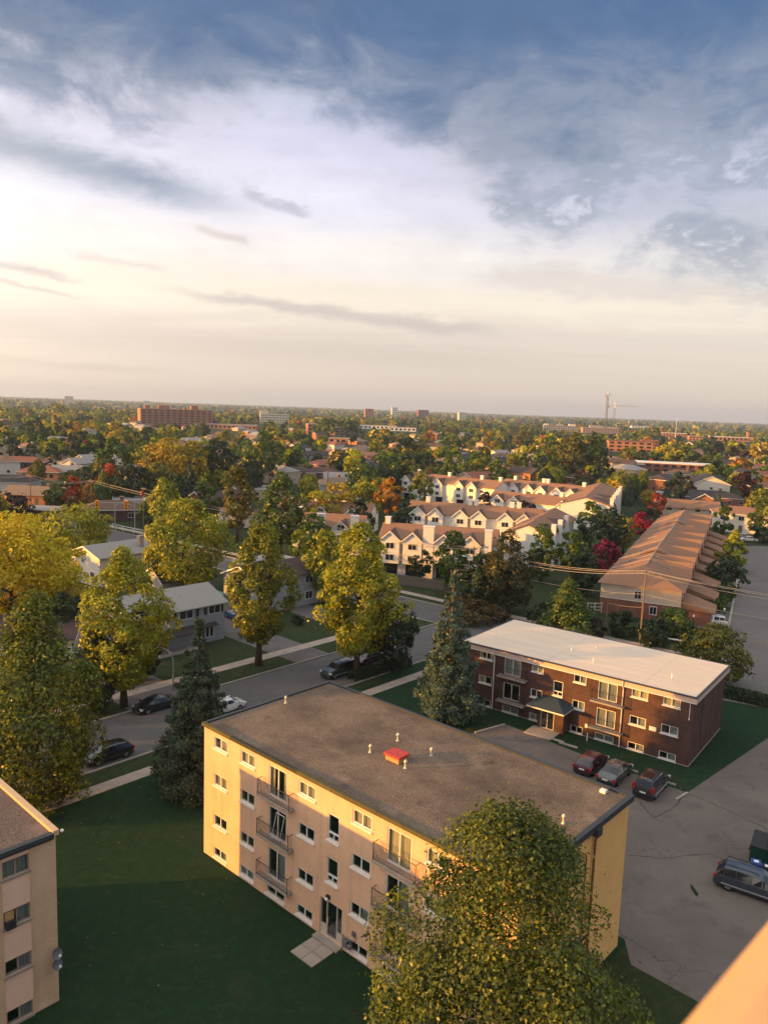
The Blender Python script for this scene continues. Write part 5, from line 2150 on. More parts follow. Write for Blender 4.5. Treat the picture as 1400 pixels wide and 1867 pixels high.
dumpster(at(1396, 1572), -33)
bin_('blue wheeled recycling bin between the wagon and the dumpster', at(1376, 1597), -20, M_binblue)
bin_('black wheeled bin right of the blue recycling bin', at(1396, 1606), -20, M_binblack)

# kerb stops in the lot
cs = MB()
cs.prism([(-0.9, -0.10, 0), (-0.9, 0.10, 0), (-0.9, 0.07, 0.13), (-0.9, -0.07, 0.13)], (1.8, 0, 0), M_conc)
csm = cs.mesh('parking_stop')
for i, (px, py, l) in enumerate(((1012, 1350, 'first concrete parking stop, nearest the porch'), (1036, 1360, 'second concrete parking stop, left of the maroon hatchback'), (1096, 1386, 'concrete parking stop in front of the maroon hatchback'), (1145, 1404, 'concrete parking stop in front of the grey sedan'), (1212, 1427, 'concrete parking stop in front of the charcoal SUV'))):
    o = inst('parking_stop', csm, None, at(px, py) + Vector((0, 0, 0.012)), R_(-38 + (i % 3) * 2))
    tag(o, l, 'parking stop', 'concrete parking stops')

# ------------------------------------------------------------------ poles, wires, lamps, signals
M_pole = mat('pole_timber', (0.20, 0.145, 0.10), 0.9, var=0.25, scale=4, stretch=(5, 5, 0.4))


def utility_pole(label, p, h, rz=50, arm=True, lamp=False, box=False, r=0.14, lean=0.0):
    T = thing('utility_pole', label, 'utility pole', p, R_(rz), 'timber utility poles')
    b = MB()
    b.tube([(0, 0, 0), (lean * h, 0, h)], [r, r * 0.7], M_pole, 8)
    b.build('shaft', T)
    if arm:
        a = MB()
        a.box(lean * h - 0.06, lean * h + 0.06, -1.1, 1.1, h - 0.55, h - 0.43, M_pole)
        a.build('crossarm', T)
        for y in (-1.0, -0.45, 0.45, 1.0):
            i = MB()
            i.lathe([(0.05, 0), (0.07, 0.05), (0.04, 0.12), (0.06, 0.18)], (lean * h, y, h - 0.43), M_conc, 6)
            i.build('insulator', T)
    if lamp:
        l = MB()
        l.tube([(0.1, 0, h * 0.72), (0.9, 0, h * 0.80), (1.7, 0, h * 0.80)], 0.05, M_galv, 6)
        l.box(1.5, 2.2, -0.13, 0.13, h * 0.80 - 0.05, h * 0.80 + 0.07, M_white)
        l.build('lamp_arm', T)
    if box:
        t = MB()
        t.lathe([(0.25, 0), (0.3, 0.05), (0.3, 0.95), (0.2, 1.05)], (-0.45, 0, h - 2.0), mat('transformer_red', (0.35, 0.09, 0.06), 0.6), 10)
        t.build('transformer', T)
        w = MB()
        w.box(0.05, 0.5, -0.3, 0.3, h - 3.4, h - 2.6, M_white)
        w.build('equipment_box', T)
    return Vector((p[0], p[1], 0)) + Vector((math.cos(R_(rz)), math.sin(R_(rz)), 0)) * lean * h + Vector((0, 0, h))


pA = utility_pole('timber pole by the orange brick bungalow at far left', at(57, 938), 10.6)
pB = utility_pole('timber pole right of the red maple at left', at(167, 938), 9.4)
pC = utility_pole('timber pole with red transformer beside the traffic signals', at(262, 962), 10.0, box=True)
pD = utility_pole('timber pole among white terraces behind the street trees', at(567, 1000), top_z(at(567, 1000), (567, 947)))
pE = utility_pole('grey timber pole with lamp arm at the cross road by the spruce top', at(859, 1097), 9.2, 140, lamp=True)
pF = utility_pole('tall timber pole in front of the brick row house', at(1166, 1176), 10.5, 55, lean=0.012)
pG = utility_pole('short bare timber pole behind the white roof', at(1103, 1160), 4.9, arm=False, r=0.12)
pH = Vector((70.0, 84.0, 10.5))
utility_pole('timber pole beyond the right edge of the view', Vector((70, 84, 0)), 10.5, 55)


def wire(label, pts, sag=1.0, off=(0, 0, 0), r=0.030):
    mb = MB()
    for a, b in zip(pts[:-1], pts[1:]):
        q = []
        for i in range(13):
            t = i / 12
            p = a * (1 - t) + b * t + Vector(off)
            p.z -= sag * 4 * t * (1 - t)
            q.append(p)
        mb.tube(q, r, M_wire, 4, False)
    o = mb.build('power_line')
    return tag(o, label, 'power line', 'wires strung along the cross road poles')


nrm = Vector((0.68, 0.73, 0))
main = [pA + (pA - pB) * 1.2, pA, pB, pD, pE, pF, pH]
wire('uppermost power wire strung along all cross road poles', main, 1.1, (0, 0, -0.1), 0.034)
wire('power wire on the near end of the crossarms', main, 1.3, tuple(-nrm * 0.9 + Vector((0, 0, -0.35))), 0.034)
wire('power wire on the far end of the crossarms', main, 1.25, tuple(nrm * 0.9 + Vector((0, 0, -0.35))), 0.034)
wire('two span wire dropping from the transformer pole to the terraces', [pC + Vector((0, 0, -0.2)), pD + Vector((-8, 6, -0.5))], 1.6, (0, 0, 0), 0.03)
wire('lower telephone wire from the terraces to the lamp arm pole', [pD + Vector((0, 0, -3.0)), pE + Vector((0, 0, -3.2))], 0.8, (0, 0, 0), 0.04)
wire('lowest telephone wire passing behind the spruce top', [pD + Vector((0, 0, -3.9)), pE + Vector((0, 0, -4.1))], 0.8, (0, 0, 0), 0.04)
wire('telephone wire from the lamp arm pole to the tall row house pole', [pE + Vector((0, 0, -2.8)), pF + Vector((0, 0, -3.4)), pH + Vector((0, 0, -3.4))], 1.0, (0, 0, 0), 0.028)
wire('service wire from tall pole to the brick row house gable', [pF + Vector((0, 0, -2.0)), Vector((38.5, 118, 5.0))], 0.6, (0, 0, 0), 0.02)
wire('guy wire from short pole to the tall pole', [pG, pF + Vector((0, 0, -5.2))], 0.2, (0, 0, 0), 0.02)


def street_lamp(label, p, h, rz, r=0.09, group='curved arm street lamps'):
    T = thing('street_lamp', label, 'street lamp', p, R_(rz), group)
    b = MB()
    q = [(0, 0, 0), (0, 0, h * 0.62), (0.06, 0, h * 0.76), (0.3, 0, h * 0.88), (0.8, 0, h * 0.965), (1.5, 0, h)]
    b.tube(q, [r, r * .75, r * .7, r * .62, r * .55, r * .5], M_galv, 8)
    b.build('post', T, smooth=True)
    l = MB()
    l.lathe([(0.02, 0.09), (0.17, 0.05), (0.20, -0.02), (0.12, -0.09), (0.02, -0.1)], (1.7, 0, h), M_white, 10)
    l.build('lamp_head', T)


street_lamp('pale curved street lamp across the street from the black sedan', at(316, 1258), 4.6, 170)
street_lamp('thin curved street lamp by the cross road left of the blue spruce', at(752, 1182), 5.4, 165)
street_lamp('tall street lamp far off in the trees at left', at(128, 838), 9, 90)
for i, (px, py, h, l) in enumerate(((1318, 1140, 2.3, 'lantern post by the white SUV'), (1263, 1142, 1.4, 'short lantern post by the row house porch'))):
    T = thing('lantern_post', l, 'lamp post', at(px, py), 0, 'small lantern posts')
    b = MB()
    b.tube([(0, 0, 0), (0, 0, h)], 0.045, M_trim, 6)
    b.build('post', T)
    b = MB()
    b.lathe([(0.05, 0), (0.12, 0.05), (0.14, 0.28), (0.03, 0.38)], (0, 0, h), M_white, 8)
    b.build('lantern', T)


def signal(label, base, arm_to, h=6.6):
    T = thing('traffic_signal', label, 'traffic light', base, 0, 'traffic signals at the crossing')
    b = MB()
    d = Vector(arm_to) - Vector(base)
    b.tube([(0, 0, 0), (0, 0, h)], 0.11, M_galv, 8)
    b.tube([(0, 0, h - 0.6), (d.x * 0.4, d.y * 0.4, h + 0.1), (d.x, d.y, h + 0.2)], 0.07, M_galv, 6)
    b.build('pole', T)
    g = MB()
    mo = mat('signal_orange', (0.75, 0.30, 0.02), 0.6)
    g.box(d.x - 0.45, d.x + 0.45, d.y - 0.25, d.y + 0.25, h - 1.5, h + 0.7, mo)
    o = g.build('signal_head', T)
    for i in range(3):
        l = MB()
        l.box(d.x - 0.2, d.x + 0.2, d.y - 0.32, d.y - 0.251, h - 1.35 + i * 0.7, h - 0.95 + i * 0.7, (M_tail, M_trim, M_trim)[2 - i])
        l.build('lens', o)


sb = at(210, 968)
signal('traffic signal with orange head on arm pointing right', sb, at(231, 968))
signal('traffic signal with orange head left of the signal pole', at(246, 968), at(178, 968))
rb = MB()
for z in (0.7, 1.2):
    strip(at(205, 965), at(300, 985), 0.1, z, 0.12, M_white, rb)
for i in range(6):
    p = at(205 + i * 19, 965 + i * 4)
    rb.tube([p, p + Vector((0, 0, 1.3))], 0.06, M_white, 6)
tag(rb.build('guard_rail'), 'white pipe guard rail by the traffic signals', 'railing')

# fences
fm_ = MB()
f0, f1 = at(700, 1062), at(812, 1078)
T = thing('picket_fence', 'weathered board fence behind the cross road sidewalk', 'fence', f0, oriented(f0, f1))
fl_ = (f1 - f0).length
nb = int(fl_ / 0.34)
pb = MB()
pb.box(0, 0.29, -0.02, 0.02, 0.03, 1.85, M_fence)
pbm = pb.mesh('board')
rb_ = random.Random(2)
for i in range(nb):
    inst('board', pbm, T, (i * 0.34, 0, rb_.uniform(-0.03, 0.03)), R_(rb_.uniform(-1.5, 1.5)))
rr = MB()
for z in (0.4, 1.5):
    rr.box(0, fl_, 0.021, 0.07, z, z + 0.09, M_fence)
rr.build('rail', T)
g0, g1 = at(1058, 1118), at(1096, 1118)
T = thing('wire_fence', 'pale metal railing at the back corner of the row house', 'fence', g0, oriented(g0, g1))
gl = (g1 - g0).length
b = MB()
for z in (0.5, 1.0, 1.6):
    b.tube([(0, 0, z), (gl, 0, z)], 0.04, M_white, 5)
b.build('rail', T)
for i in range(4):
    b = MB()
    b.tube([(gl * i / 3, 0, 0), (gl * i / 3, 0, 1.7)], 0.05, M_white, 5)
    b.build('post', T)
bn = thing('garden_bench', 'pale bench on the lawn behind the white roofed block', 'bench', at(1228, 1172), R_(-30))
b = MB()
b.box(-1.6, 1.6, -0.25, 0.25, 0.45, 0.52, M_white)
b.build('seat', bn)
for x in (-1.3, 1.3):
    b = MB()
    b.box(x - 0.06, x + 0.06, -0.2, 0.2, 0, 0.449, M_conc)
    b.build('leg', bn)

# ------------------------------------------------------------------ suburb houses
HOUSES = []
hlist = [
    (42, 853, 19, 9, 'hip', 'red', 'brown', 10, 'wide terracotta hip-roofed bungalow at far left'),
    (112, 850, 13, 9, 'hip', 'tan', 'white', -10, 'tan hip-roofed bungalow behind the white gables at left'),
    (142, 856, 11, 8, 'gable', 'grey', 'white', 75, 'small white gable-fronted house with grey roof, left of the tall green tree'),
    (163, 848, 11, 8, 'gable', 'grey', 'white', 65, 'white gable house right beside the tall green tree'),
    (76, 873, 15, 9, 'hip', 'red', 'orange', 5, 'red hip-roofed house with orange brick beside grey roof'),
    (20, 893, 16, 9, 'hip', 'dark', 'white', 0, 'dark roofed bungalow with white porch at left edge'),
    (120, 872, 12, 8, 'gable', 'grey', 'grey', 10, 'grey roofed house above the red maple'),
    (68, 918, 16, 8.5, 'gable', 'tan', 'orange', -4, 'sunlit orange brick bungalow with tan roof by the timber pole'),
    (204, 946, 14, 9, 'hip', 'brown', 'brown', 20, 'shaded brown house behind the traffic signals'),
    (234, 928, 8, 7, 'flat', 'grey', 'white', 20, 'pale flat garage left of the transformer pole'),
    (80, 948, 9, 6, 'flat', 'grey', 'brown', -4, 'dark flat-roofed garage below the orange brick bungalow'),
    (575, 838, 15, 9, 'gable', 'dark', 'grey', 15, 'dark gabled house in the trees left of centre'),
    (604, 834, 13, 9, 'hip', 'red', 'brick', -10, 'red hip-roofed house in the trees left of centre'),
    (652, 850, 13, 9, 'hip', 'dark', 'brick', 25, 'dark hip-roofed house beside the white-walled one'),
    (678, 862, 13, 8, 'gable', 'dark', 'white', -15, 'white-walled house with dark roof in front of green trees'),
    (540, 872, 16, 10, 'hip', 'dark', 'buff', 10, 'dark hip-roofed house with dormer above the yellow trees'),
    (586, 872, 14, 9, 'hip', 'darkbrown', 'brick', -5, 'umber hip-roofed house near the timber pole in the centre'),
    (713, 828, 15, 9, 'gable', 'orange', 'brick', -10, 'russet roofed house lit by the sun in the centre'),
    (803, 812, 13, 10, 'hip', 'grey', 'brick', -20, 'brick house with pale roof behind the golden tree'),
    (829, 806, 10, 8, 'gable', 'grey', 'white', 10, 'tiny white house beyond the golden tree'),
    (822, 850, 18, 10, 'hip', 'tan', 'brick', -15, 'wide tan hip-roofed house above the back left terrace'),
    (856, 842, 15, 9, 'hip', 'dark', 'grey', -20, 'charcoal hip-roofed house above the back left terrace'),
    (858, 808, 16, 9, 'gable', 'tan', 'white', -25, 'cream house with tan roof in the far centre'),
    (910, 834, 13, 9, 'gable', 'grey', 'white', 35, 'white gable house right of the far centre trees'),
    (618, 884, 12, 9, 'gable', 'grey', 'grey', 10, 'grey roofed house just above the yellow street trees'),
    (472, 905, 18, 11, 'flat', 'grey', 'buff', 25, 'long pale flat-roofed hall between the tall columnar trees'),
    (352, 900, 13, 8, 'hip', 'brown', 'brick', 0, 'brown house glimpsed right of the golden tree pair'),
    (244, 868, 14, 9, 'hip', 'darkbrown', 'brick', 10, 'umber house below the tall green tree at left'),
    (225, 846, 13, 9, 'gable', 'dark', 'white', 70, 'white gable with dark roof right of the tall green tree'),
    (960, 838, 15, 9, 'gable', 'grey', 'beige', -20, 'beige house beside the road left of dense green trees'),
    (1290, 892, 24, 15, 'gable', 'dark', 'white', 74, 'large dark roofed hall with a cream gable facing the viewer'),
    (1290, 918, 24, 13, 'hip', 'dark', 'brick', -12, 'long dark brown hip-roofed house behind small blue spruces'),
    (1392, 876, 18, 12, 'hip', 'red', 'brick', -15, 'terracotta hip-roofed house at the right edge'),
    (1398, 912, 13, 10, 'hip', 'brown', 'brick', -15, 'brick two storey house at the right edge below the terracotta one'),
    (1324, 832, 16, 10, 'gable', 'dark', 'grey', -10, 'slate grey roofed house right of the tall green trees'),
    (1352, 848, 14, 9, 'hip', 'brown', 'brick', -10, 'brown house beyond the orange tree at right'),
    (1045, 905, 12, 8, 'hip', 'brown', 'orange', 0, 'orange brick house glimpsed behind dark conifers'),
    (500, 843, 12, 8, 'gable', 'tan', 'white', 20, 'cream house glimpsed left of the olive tree'),
]
for x, y, L, D, rf, sh_, wl, rz, lab in hlist:
    p = at(x, y)
    big = 'hall with a cream' in lab
    two = 'two storey' in lab
    house(lab, p, R_(rz), L, D, 3.4 if big else (5.2 if two else 2.9), rf, sh_, wl, 3.2 if big else (0.35 if rf == 'flat' else 2.1), 2 if two else 1, rf != 'flat' and not big, 2 if y > 880 else 1, door=y > 860)
    HOUSES.append((x, y, L, p))
# cream gable trim gable of the dark hip roofed house
T = thing('gable_porch', 'brick gable with pale bargeboards on the long dark hip-roofed house', 'gable', at(1280, 927), R_(-12))
b = MB()
b.box(-4.5, 4.5, -2, 3, 0, 2.6, M_redbrick, 't')
b.face([(-4.5, -2, 2.6), (4.5, -2, 2.6), (0, -2, 5.2)], M_orangebrick)
b.build('wall', T)
b = MB()
for s in (-1, 1):
    b.prism([(0, -2.5, 5.35), (0, 6, 5.35), (s * 5.2, 6, 2.3), (s * 5.2, -2.5, 2.3)][::s], (0, 0, 0.15), M_shingle['dark'])
    b.prism([(s * 5.2, -2.54, 2.15), (0, -2.54, 5.15), (0, -2.54, 5.52), (s * 5.2, -2.54, 2.5)], (0, 0.03, 0), M_white)
b.build('roof', T)

rngh = random.Random(21)
cols_ = ['brown', 'red', 'dark', 'tan', 'grey', 'darkbrown', 'orange']
walls_ = ['brick', 'white', 'beige', 'buff', 'orange', 'grey']
LANDMARKS = [(15, 850, 'the left edge'), (70, 860, 'the wide terracotta bungalow'), (160, 840, 'the white gables at left'), (110, 800, 'the small crimson tree'), (210, 830, 'the tall green tree at left'), (320, 850, 'the broad golden trees'), (320, 755, 'the salmon slab'), (425, 782, 'the long low warehouse'),
             (500, 762, 'the cream office'), (432, 900, 'the columnar trees'), (472, 895, 'the pale flat hall'), (540, 865, 'the dark dormered house'), (595, 780, 'the orange brick block'), (634, 795, 'the dark glazed block'), (600, 832, 'the red hip-roofed house'), (678, 855, 'the white-walled house'), (712, 825, 'the russet roofed house'), (700, 790, 'the golden oval tree'),
             (742, 825, 'the big dark centre tree'), (803, 805, 'the brick house with pale roof'), (830, 850, 'the wide tan hip roof'), (865, 806, 'the cream house with tan roof'), (890, 805, 'the golden tree right of centre'), (905, 830, 'the white gable house'), (955, 800, 'the olive round tree'), (960, 838, 'the beige house'), (1020, 775, 'the grey skyline townhouses'),
             (1040, 830, 'the dense green group'), (1100, 765, 'the cranes'), (1146, 812, 'the bright orange block'), (1225, 850, 'the long low shop'), (1231, 780, 'the white mast'), (1205, 895, 'the parked car row'), (1290, 880, 'the cream gabled hall'), (1330, 795, 'the pale shop row'), (1345, 850, 'the orange spreading tree'), (1390, 870, 'the terracotta roof at right'), (1390, 810, 'the right edge'), (50, 780, 'the left skyline')]
USED = set()


def place_label(base_, q, size_word, d):
    """a label that says which one: look, then the nearest landmark and side"""
    lx, ly, nm = min(LANDMARKS, key=lambda l: (l[0] - q[0]) ** 2 + (2.2 * (l[1] - q[1])) ** 2)
    side = 'left of' if q[0] < lx - 14 else ('right of' if q[0] > lx + 14 else ('below' if q[1] > ly else 'above'))
    for c in ('%s %s %s' % (base_, side, nm), '%s %s %s %s' % (size_word, base_, side, nm), '%s %s well %s %s' % (size_word, base_, side, nm), '%s %s just %s %s' % (size_word, base_, side, nm)):
        for extra in ('', ', nearer one', ', farther one', ', in the gap between roofs', ', half hidden'):
            lab = c + extra
            if lab not in USED:
                USED.add(lab)
                return lab
    return lab


zones = [(-1, 'far left'), (0, 'left of centre'), (1, 'right of centre'), (2, 'far right')]
n_far = 0
for k in range(900):
    if n_far >= 130:
        break
    d = rngh.uniform(300, 1000) if k % 3 == 0 else rngh.uniform(200, 560)
    az = R_(rngh.uniform(-27, 27))
    p = Vector((d * math.sin(az), d * math.cos(az), 0))
    q = project(p)
    if not q or not (-20 < q[0] < 1420):
        continue
    if q[0] > 640 and d < 330:
        continue
    if any((p - h[3]).length < 21 for h in HOUSES):
        continue
    sh_, wl = rngh.choice(cols_), rngh.choice(walls_)
    zone = zones[min(3, max(0, int(q[0] / 350)))][1]
    rf = rngh.choice(['hip', 'gable', 'hip'])
    lab_ = place_label('%s-roofed %s house with a %s roof' % ({'dark': 'charcoal', 'darkbrown': 'umber', 'orange': 'russet'}.get(sh_, sh_), {'white': 'white-walled', 'beige': 'beige', 'buff': 'buff', 'orange': 'orange brick', 'grey': 'grey', 'brick': 'red brick'}[wl], rf), q, 'nearer' if d < 400 else 'distant', d)
    o = house(lab_, p, R_(rngh.choice([-42, 48]) + rngh.uniform(-12, 12)), rngh.uniform(11, 17), rngh.uniform(8, 10), rngh.choice([2.9, 2.9, 5.2]), rf, sh_, wl, 2.1, 1, d < 600, 0 if d > 450 else 1, group='bungalows scattered through the far suburb')
    HOUSES.append((q[0], q[1], 14, p))
    n_far += 1


# ------------------------------------------------------------------ far blocks
BLOCKS = []


def block(label, p, rz, L, D, H, wm, roof=M_conc, floors=4, stuff_cols=8, balc=False, cat='building', name='office_building', extras=(), endm=None):
    q0, q1 = project((p.x - L / 2, p.y, H)), project((p.x + L / 2, p.y, H * 0.35))
    BLOCKS.append((q0[0] - 3, q1[0] + 3, q1[1], math.hypot(p.x, p.y)))
    T = thing(name, label, cat, p, R_(rz))
    b = MB()
    b.box(-L / 2, L / 2, -D / 2, D / 2, 0, H, wm, 'b')
    if endm:
        b.box(-L / 2 - 0.3, -L / 2 - 0.01, -D / 2 - 0.3, D / 2, 0, H + 0.5, endm)
    b.build('wall', T)
    r = MB()
    r.box(-L / 2 - 0.2, L / 2 + 0.2, -D / 2 - 0.2, D / 2 + 0.2, H + 0.01, H + 0.6, roof)
    ro = r.build('roof', T)
    for (x0, x1, y0, y1, h, m_) in extras:
        e = MB()
        e.box(x0, x1, y0, y1, H + 0.61, H + h, m_)
        e.build('roof_house', ro)
    fh = H / floors
    pane = mat('dark_pane', (0.018, 0.022, 0.028), 0.08, spec=0.7)
    cw = L / stuff_cols
    wmesh = MB()
    wmesh.box(0, cw * 0.55, -0.08, 0, 0, fh * 0.5, pane)
    wme = wmesh.mesh('window')
    if balc:
        bmesh_ = MB()
        bmesh_.box(0, cw * 0.8, -1.2, -0.09, 0, fh * 0.36, wm)
        bme = bmesh_.mesh('balcony')
    if floors * stuff_cols <= 90:
        for f in range(floors):
            for c in range(stuff_cols):
                x = -L / 2 + cw * (c + 0.2)
                inst('window', wme, T, (x, -D / 2 - 0.002, f * fh + fh * 0.3))
                if balc and c % 2:
                    inst('balcony', bme, T, (x - cw * 0.1, -D / 2 - 0.002, f * fh + 0.1))
    return T


M_apt = mat('salmon_brick', (0.34, 0.15, 0.10), 0.85, var=0.1, scale=0.3)
M_aptlit = mat('salmon_brick_sunlit', (0.42, 0.19, 0.10), 0.85, var=0.08, scale=0.3)  # the slab's brick again, with sunlight on its end put into the colour
M_cream = mat('cream_render', (0.68, 0.60, 0.46), 0.8, var=0.06, scale=0.3)
block('salmon brick apartment slab with rooftop towers on the horizon at left', at(320, 778), 24, 84, 30, 20.5, M_apt, M_apt, 7, 12, True, 'apartment building', 'apartment_building', ((-36, -30, -4, 4, 4.6, M_apt), (-20, -8, -5, 5, 5.0, M_apt), (18, 26, -5, 5, 5.0, M_apt)), M_aptlit)
block('cream office building on the skyline left of centre', at(500, 772), 12, 46, 18, 15, M_cream, M_cream, 4, 12, False, 'office building', 'office_building', ((-23, -10, -8, 8, 5.5, M_cream),))
block('orange brick block with rooftop box in the middle distance left of centre', at(592, 792), 15, 40, 16, 11, M_orangebrick, M_conc, 3, 8, False, extras=((-2, 6, -4, 4, 4.5, M_orangebrick),))
block('dark glazed block with pale floor bands left of centre', at(634, 800), -6, 24, 12, 11, mat('dark_blue_render', (0.05, 0.07, 0.09), 0.6), M_conc, 4, 5, True)
block('low pale store with orange end in the middle distance', at(628, 808), -6, 26, 10, 4, M_orangebrick, M_conc, 1, 5)
block('bright orange flat-fronted block in the trees at right', at(1146, 824), -8, 38, 14, 9.5, M_orangebrick, mat('terracotta_flat', (0.22, 0.09, 0.06), 0.9), 3, 6, False)
block('red hip-roofed wing beside the bright orange block', at(1182, 820), -12, 16, 14, 9, M_redbrick, M_shingle['red'], 3, 4, True)
block('long low shop building with white parapet beyond the row of parked cars', at(1226, 862), -14, 42, 14, 5.4, M_redbrick, M_white, 2, 9, False)
block('low shop wing with white parapet left of the parked cars', at(1140, 858), -14, 20, 10, 4.2, M_redbrick, M_white, 1, 5)
block('grey townhouse group on the skyline right of centre', at(1020, 786), -4, 62, 14, 10, M_sid_grey, M_shingle['grey'], 3, 14, False, extras=((-30, -22, -5, 5, 3.4, M_cream), (-6, 6, -5, 5, 3.0, M_sid_grey), (16, 28, -6, 6, 4, M_cream)))
block('concrete building under construction below the cranes', at(1094, 790), -4, 66, 20, 9.5, mat('raw_concrete', (0.34, 0.25, 0.20), 0.9), M_conc, 3, 14, False, extras=((-20, 4, -6, 6, 4, M_conc), (12, 30, -6, 6, 2.5, M_conc)))
block('white low hall on the skyline right of the cranes', at(1165, 780), 0, 50, 20, 5, M_white, M_white, 1, 6)
block('pale brick school beyond the flagpole at right', at(1228, 796), -8, 40, 16, 6, M_orangebrick, M_white, 2, 8)
block('orange brick hall right of the flagpole', at(1266, 804), -8, 18, 12, 7, M_orangebrick, M_conc, 2, 4)
block('pale shop row with red maple in front at right', at(1330, 804), -8, 60, 14, 6, M_orangebrick, M_white, 1, 10, extras=((24, 27, -2, 2, 9, M_orangebrick),))
block('long low warehouse with pale roof right of the salmon slab', at(425, 782), 0, 60, 24, 5, M_orangebrick, M_conc, 1, 12)
block('white strip mall in the middle distance near centre', at(690, 782), -4, 55, 16, 5, M_white, M_conc, 1, 9)
block('second white strip mall right of the first', at(735, 786), -4, 36, 16, 5, M_white, M_conc, 1, 6)
for x, y, h, w, l, m_ in ((268, 733, 26, 20, 'tiny tower block on the left skyline', M_cream), (126, 730, 34, 22, 'tiny pale tower far off on the left skyline', M_cream), (672, 756, 28, 18, 'tiny red brick tower on the centre skyline', M_aptlit), (718, 757, 34, 12, 'thin white tower on the centre skyline', M_white), (770, 757, 30, 26, 'tiny red and white block on the centre skyline', M_redbrick), (842, 759, 26, 20, 'tiny cream block on the skyline right of centre', M_cream)):
    p = at(x, y + 8)
    block(l, p, 10, w * 1.3, w, h, m_, M_conc, 6, 6)


# cranes
def crane(label, p, h, jib, rz):
    T = thing('tower_crane', label, 'crane', p, R_(rz), 'tower cranes over the building site')
    mc = mat('crane_steel', (0.18, 0.16, 0.14), 0.6)
    m = MB()
    w = 1.3
    for sx in (-w, w):
        for sy in (-w, w):
            m.tube([(sx, sy, 0), (sx, sy, h)], 0.28, mc, 4)
    n = int(h / 4)
    for i in range(n):
        z0, z1 = h * i / n, h * (i + 1) / n
        for a, b_ in (((-w, -w), (w, -w)), ((w, -w), (w, w)), ((w, w), (-w, w)), ((-w, w), (-w, -w))):
            m.tube([(a[0], a[1], z0), (b_[0], b_[1], z1)], 0.16, mc, 3)
    m.build('mast', T)
    j = MB()
    for s in (-1, 1):
        j.tube([(-14, s, h + 2), (jib, s, h + 2)], 0.14, mc, 4)
    j.tube([(-14, 0, h + 4.2), (jib, 0, h + 3.2)], 0.14, mc, 4)
    k = int(jib / 4)
    for i in range(k):
        x = -12 + (jib + 10) * i / k
        j.tube([(x, -1, h + 2), (x + 2, 0, h + 4), (x + 4, 1, h + 2)], 0.07, mc, 3)
    j.build('jib', T)
    a = MB()
    a.tube([(0, 0, h), (0, 0, h + 12)], [0.9, 0.3], M_white, 4)
    a.tube([(0, 0, h + 12), (jib * 0.7, 0, h + 3.6)], 0.12, mc, 3)
    a.tube([(0, 0, h + 12), (-13, 0, h + 3.6)], 0.12, mc, 3)
    a.build('tower_top', T)
    c = MB()
    c.box(-14, -9, -1.6, 1.6, h - 1.5, h + 1.9, M_conc)
    c.build('counterweight', T)
    b = MB()
    b.box(0.6, 2.6, -2.6, -0.9, h - 1, h + 1.6, M_white)
    b.build('cab', T)


pc1 = at(1103, 790)
crane('taller tower crane on the skyline, left of the pair', pc1, top_z(pc1, (1103, 722)), 26, 60)
pc2 = at(1117, 789)
crane('lower tower crane right of the taller one', pc2, top_z(pc2, (1117, 742)), 44, -14)
T = thing('flagpole', 'slender white mast rising from the trees at right', 'mast', at(1231, 798))
b = MB()
b.tube([(0, 0, 0), (0, 0, top_z(at(1231, 798), (1231, 764)))], [0.5, 0.25], M_white, 6)
b.build('shaft', T)
b = MB()
b.lathe([(0.3, 0), (0.6, 0.3), (0.3, 0.6)], (0, 0, top_z(at(1231, 798), (1231, 764))), M_white, 8)
b.build('finial', T)
for x, yb, yt, l in ((410, 870, 845, 'thin'), (597, 905, 858, 'timber'), (816, 880, 835, 'dark'), (783, 872, 836, 'grey'), (1170, 900, 853, 'brown'), (897, 870, 838, 'slim'), (868, 850, 815, 'pale'), (925, 830, 796, 'weathered')):
    p = at(x, yb)
    utility_pole('%s far utility pole standing among suburb trees' % l, p, max(8, min(13, top_z(p, (x, yt)))), 40, r=0.2)

# ------------------------------------------------------------------ trees
PAL = {
    'green': ((0.036, 0.072, 0.016), (0.13, 0.185, 0.019)),
    'yg': ((0.07, 0.095, 0.013), (0.27, 0.275, 0.015)),
    'lime': ((0.12, 0.15, 0.012), (0.4, 0.39, 0.016)),
    'yellow': ((0.42, 0.345, 0.01), (0.68, 0.54, 0.014)),
    'gold': ((0.23, 0.18, 0.012), (0.52, 0.38, 0.02)),
    'orange': ((0.24, 0.1, 0.012), (0.5, 0.24, 0.015)),
    'red': ((.28, .032, .014), (.46, .085, .018)),
    'crimson': ((.17, .007, .028), (.36, .02, .065)),
    'olive': ((0.05, 0.06, 0.014), (0.2, 0.19, 0.022)),
    'dark': ((0.013, 0.032, 0.016), (0.04, 0.07, 0.022)),
    'purple': ((.018, .011, .013), (.045, .020, .020)),
    'leafy': ((.026, .056, .012), (.25, .27, .014)),
    'bronze': ((.026, .036, .014), (.10, .085, .020)),
    'maple': ((0.015, 0.04, 0.012), (0.2, 0.215, 0.013)),
    'spruce': ((0.026, 0.052, 0.036), (0.085, 0.12, 0.06)),
    'bluespruce': ((0.038, 0.072, 0.058), (0.13, 0.185, 0.115)),
    'rust': ((0.055, 0.044, 0.016), (0.16, 0.1, 0.022)),
}


def pal(name):
    return leaf_mat('leaves_' + name, *PAL[name], trans=0.22)


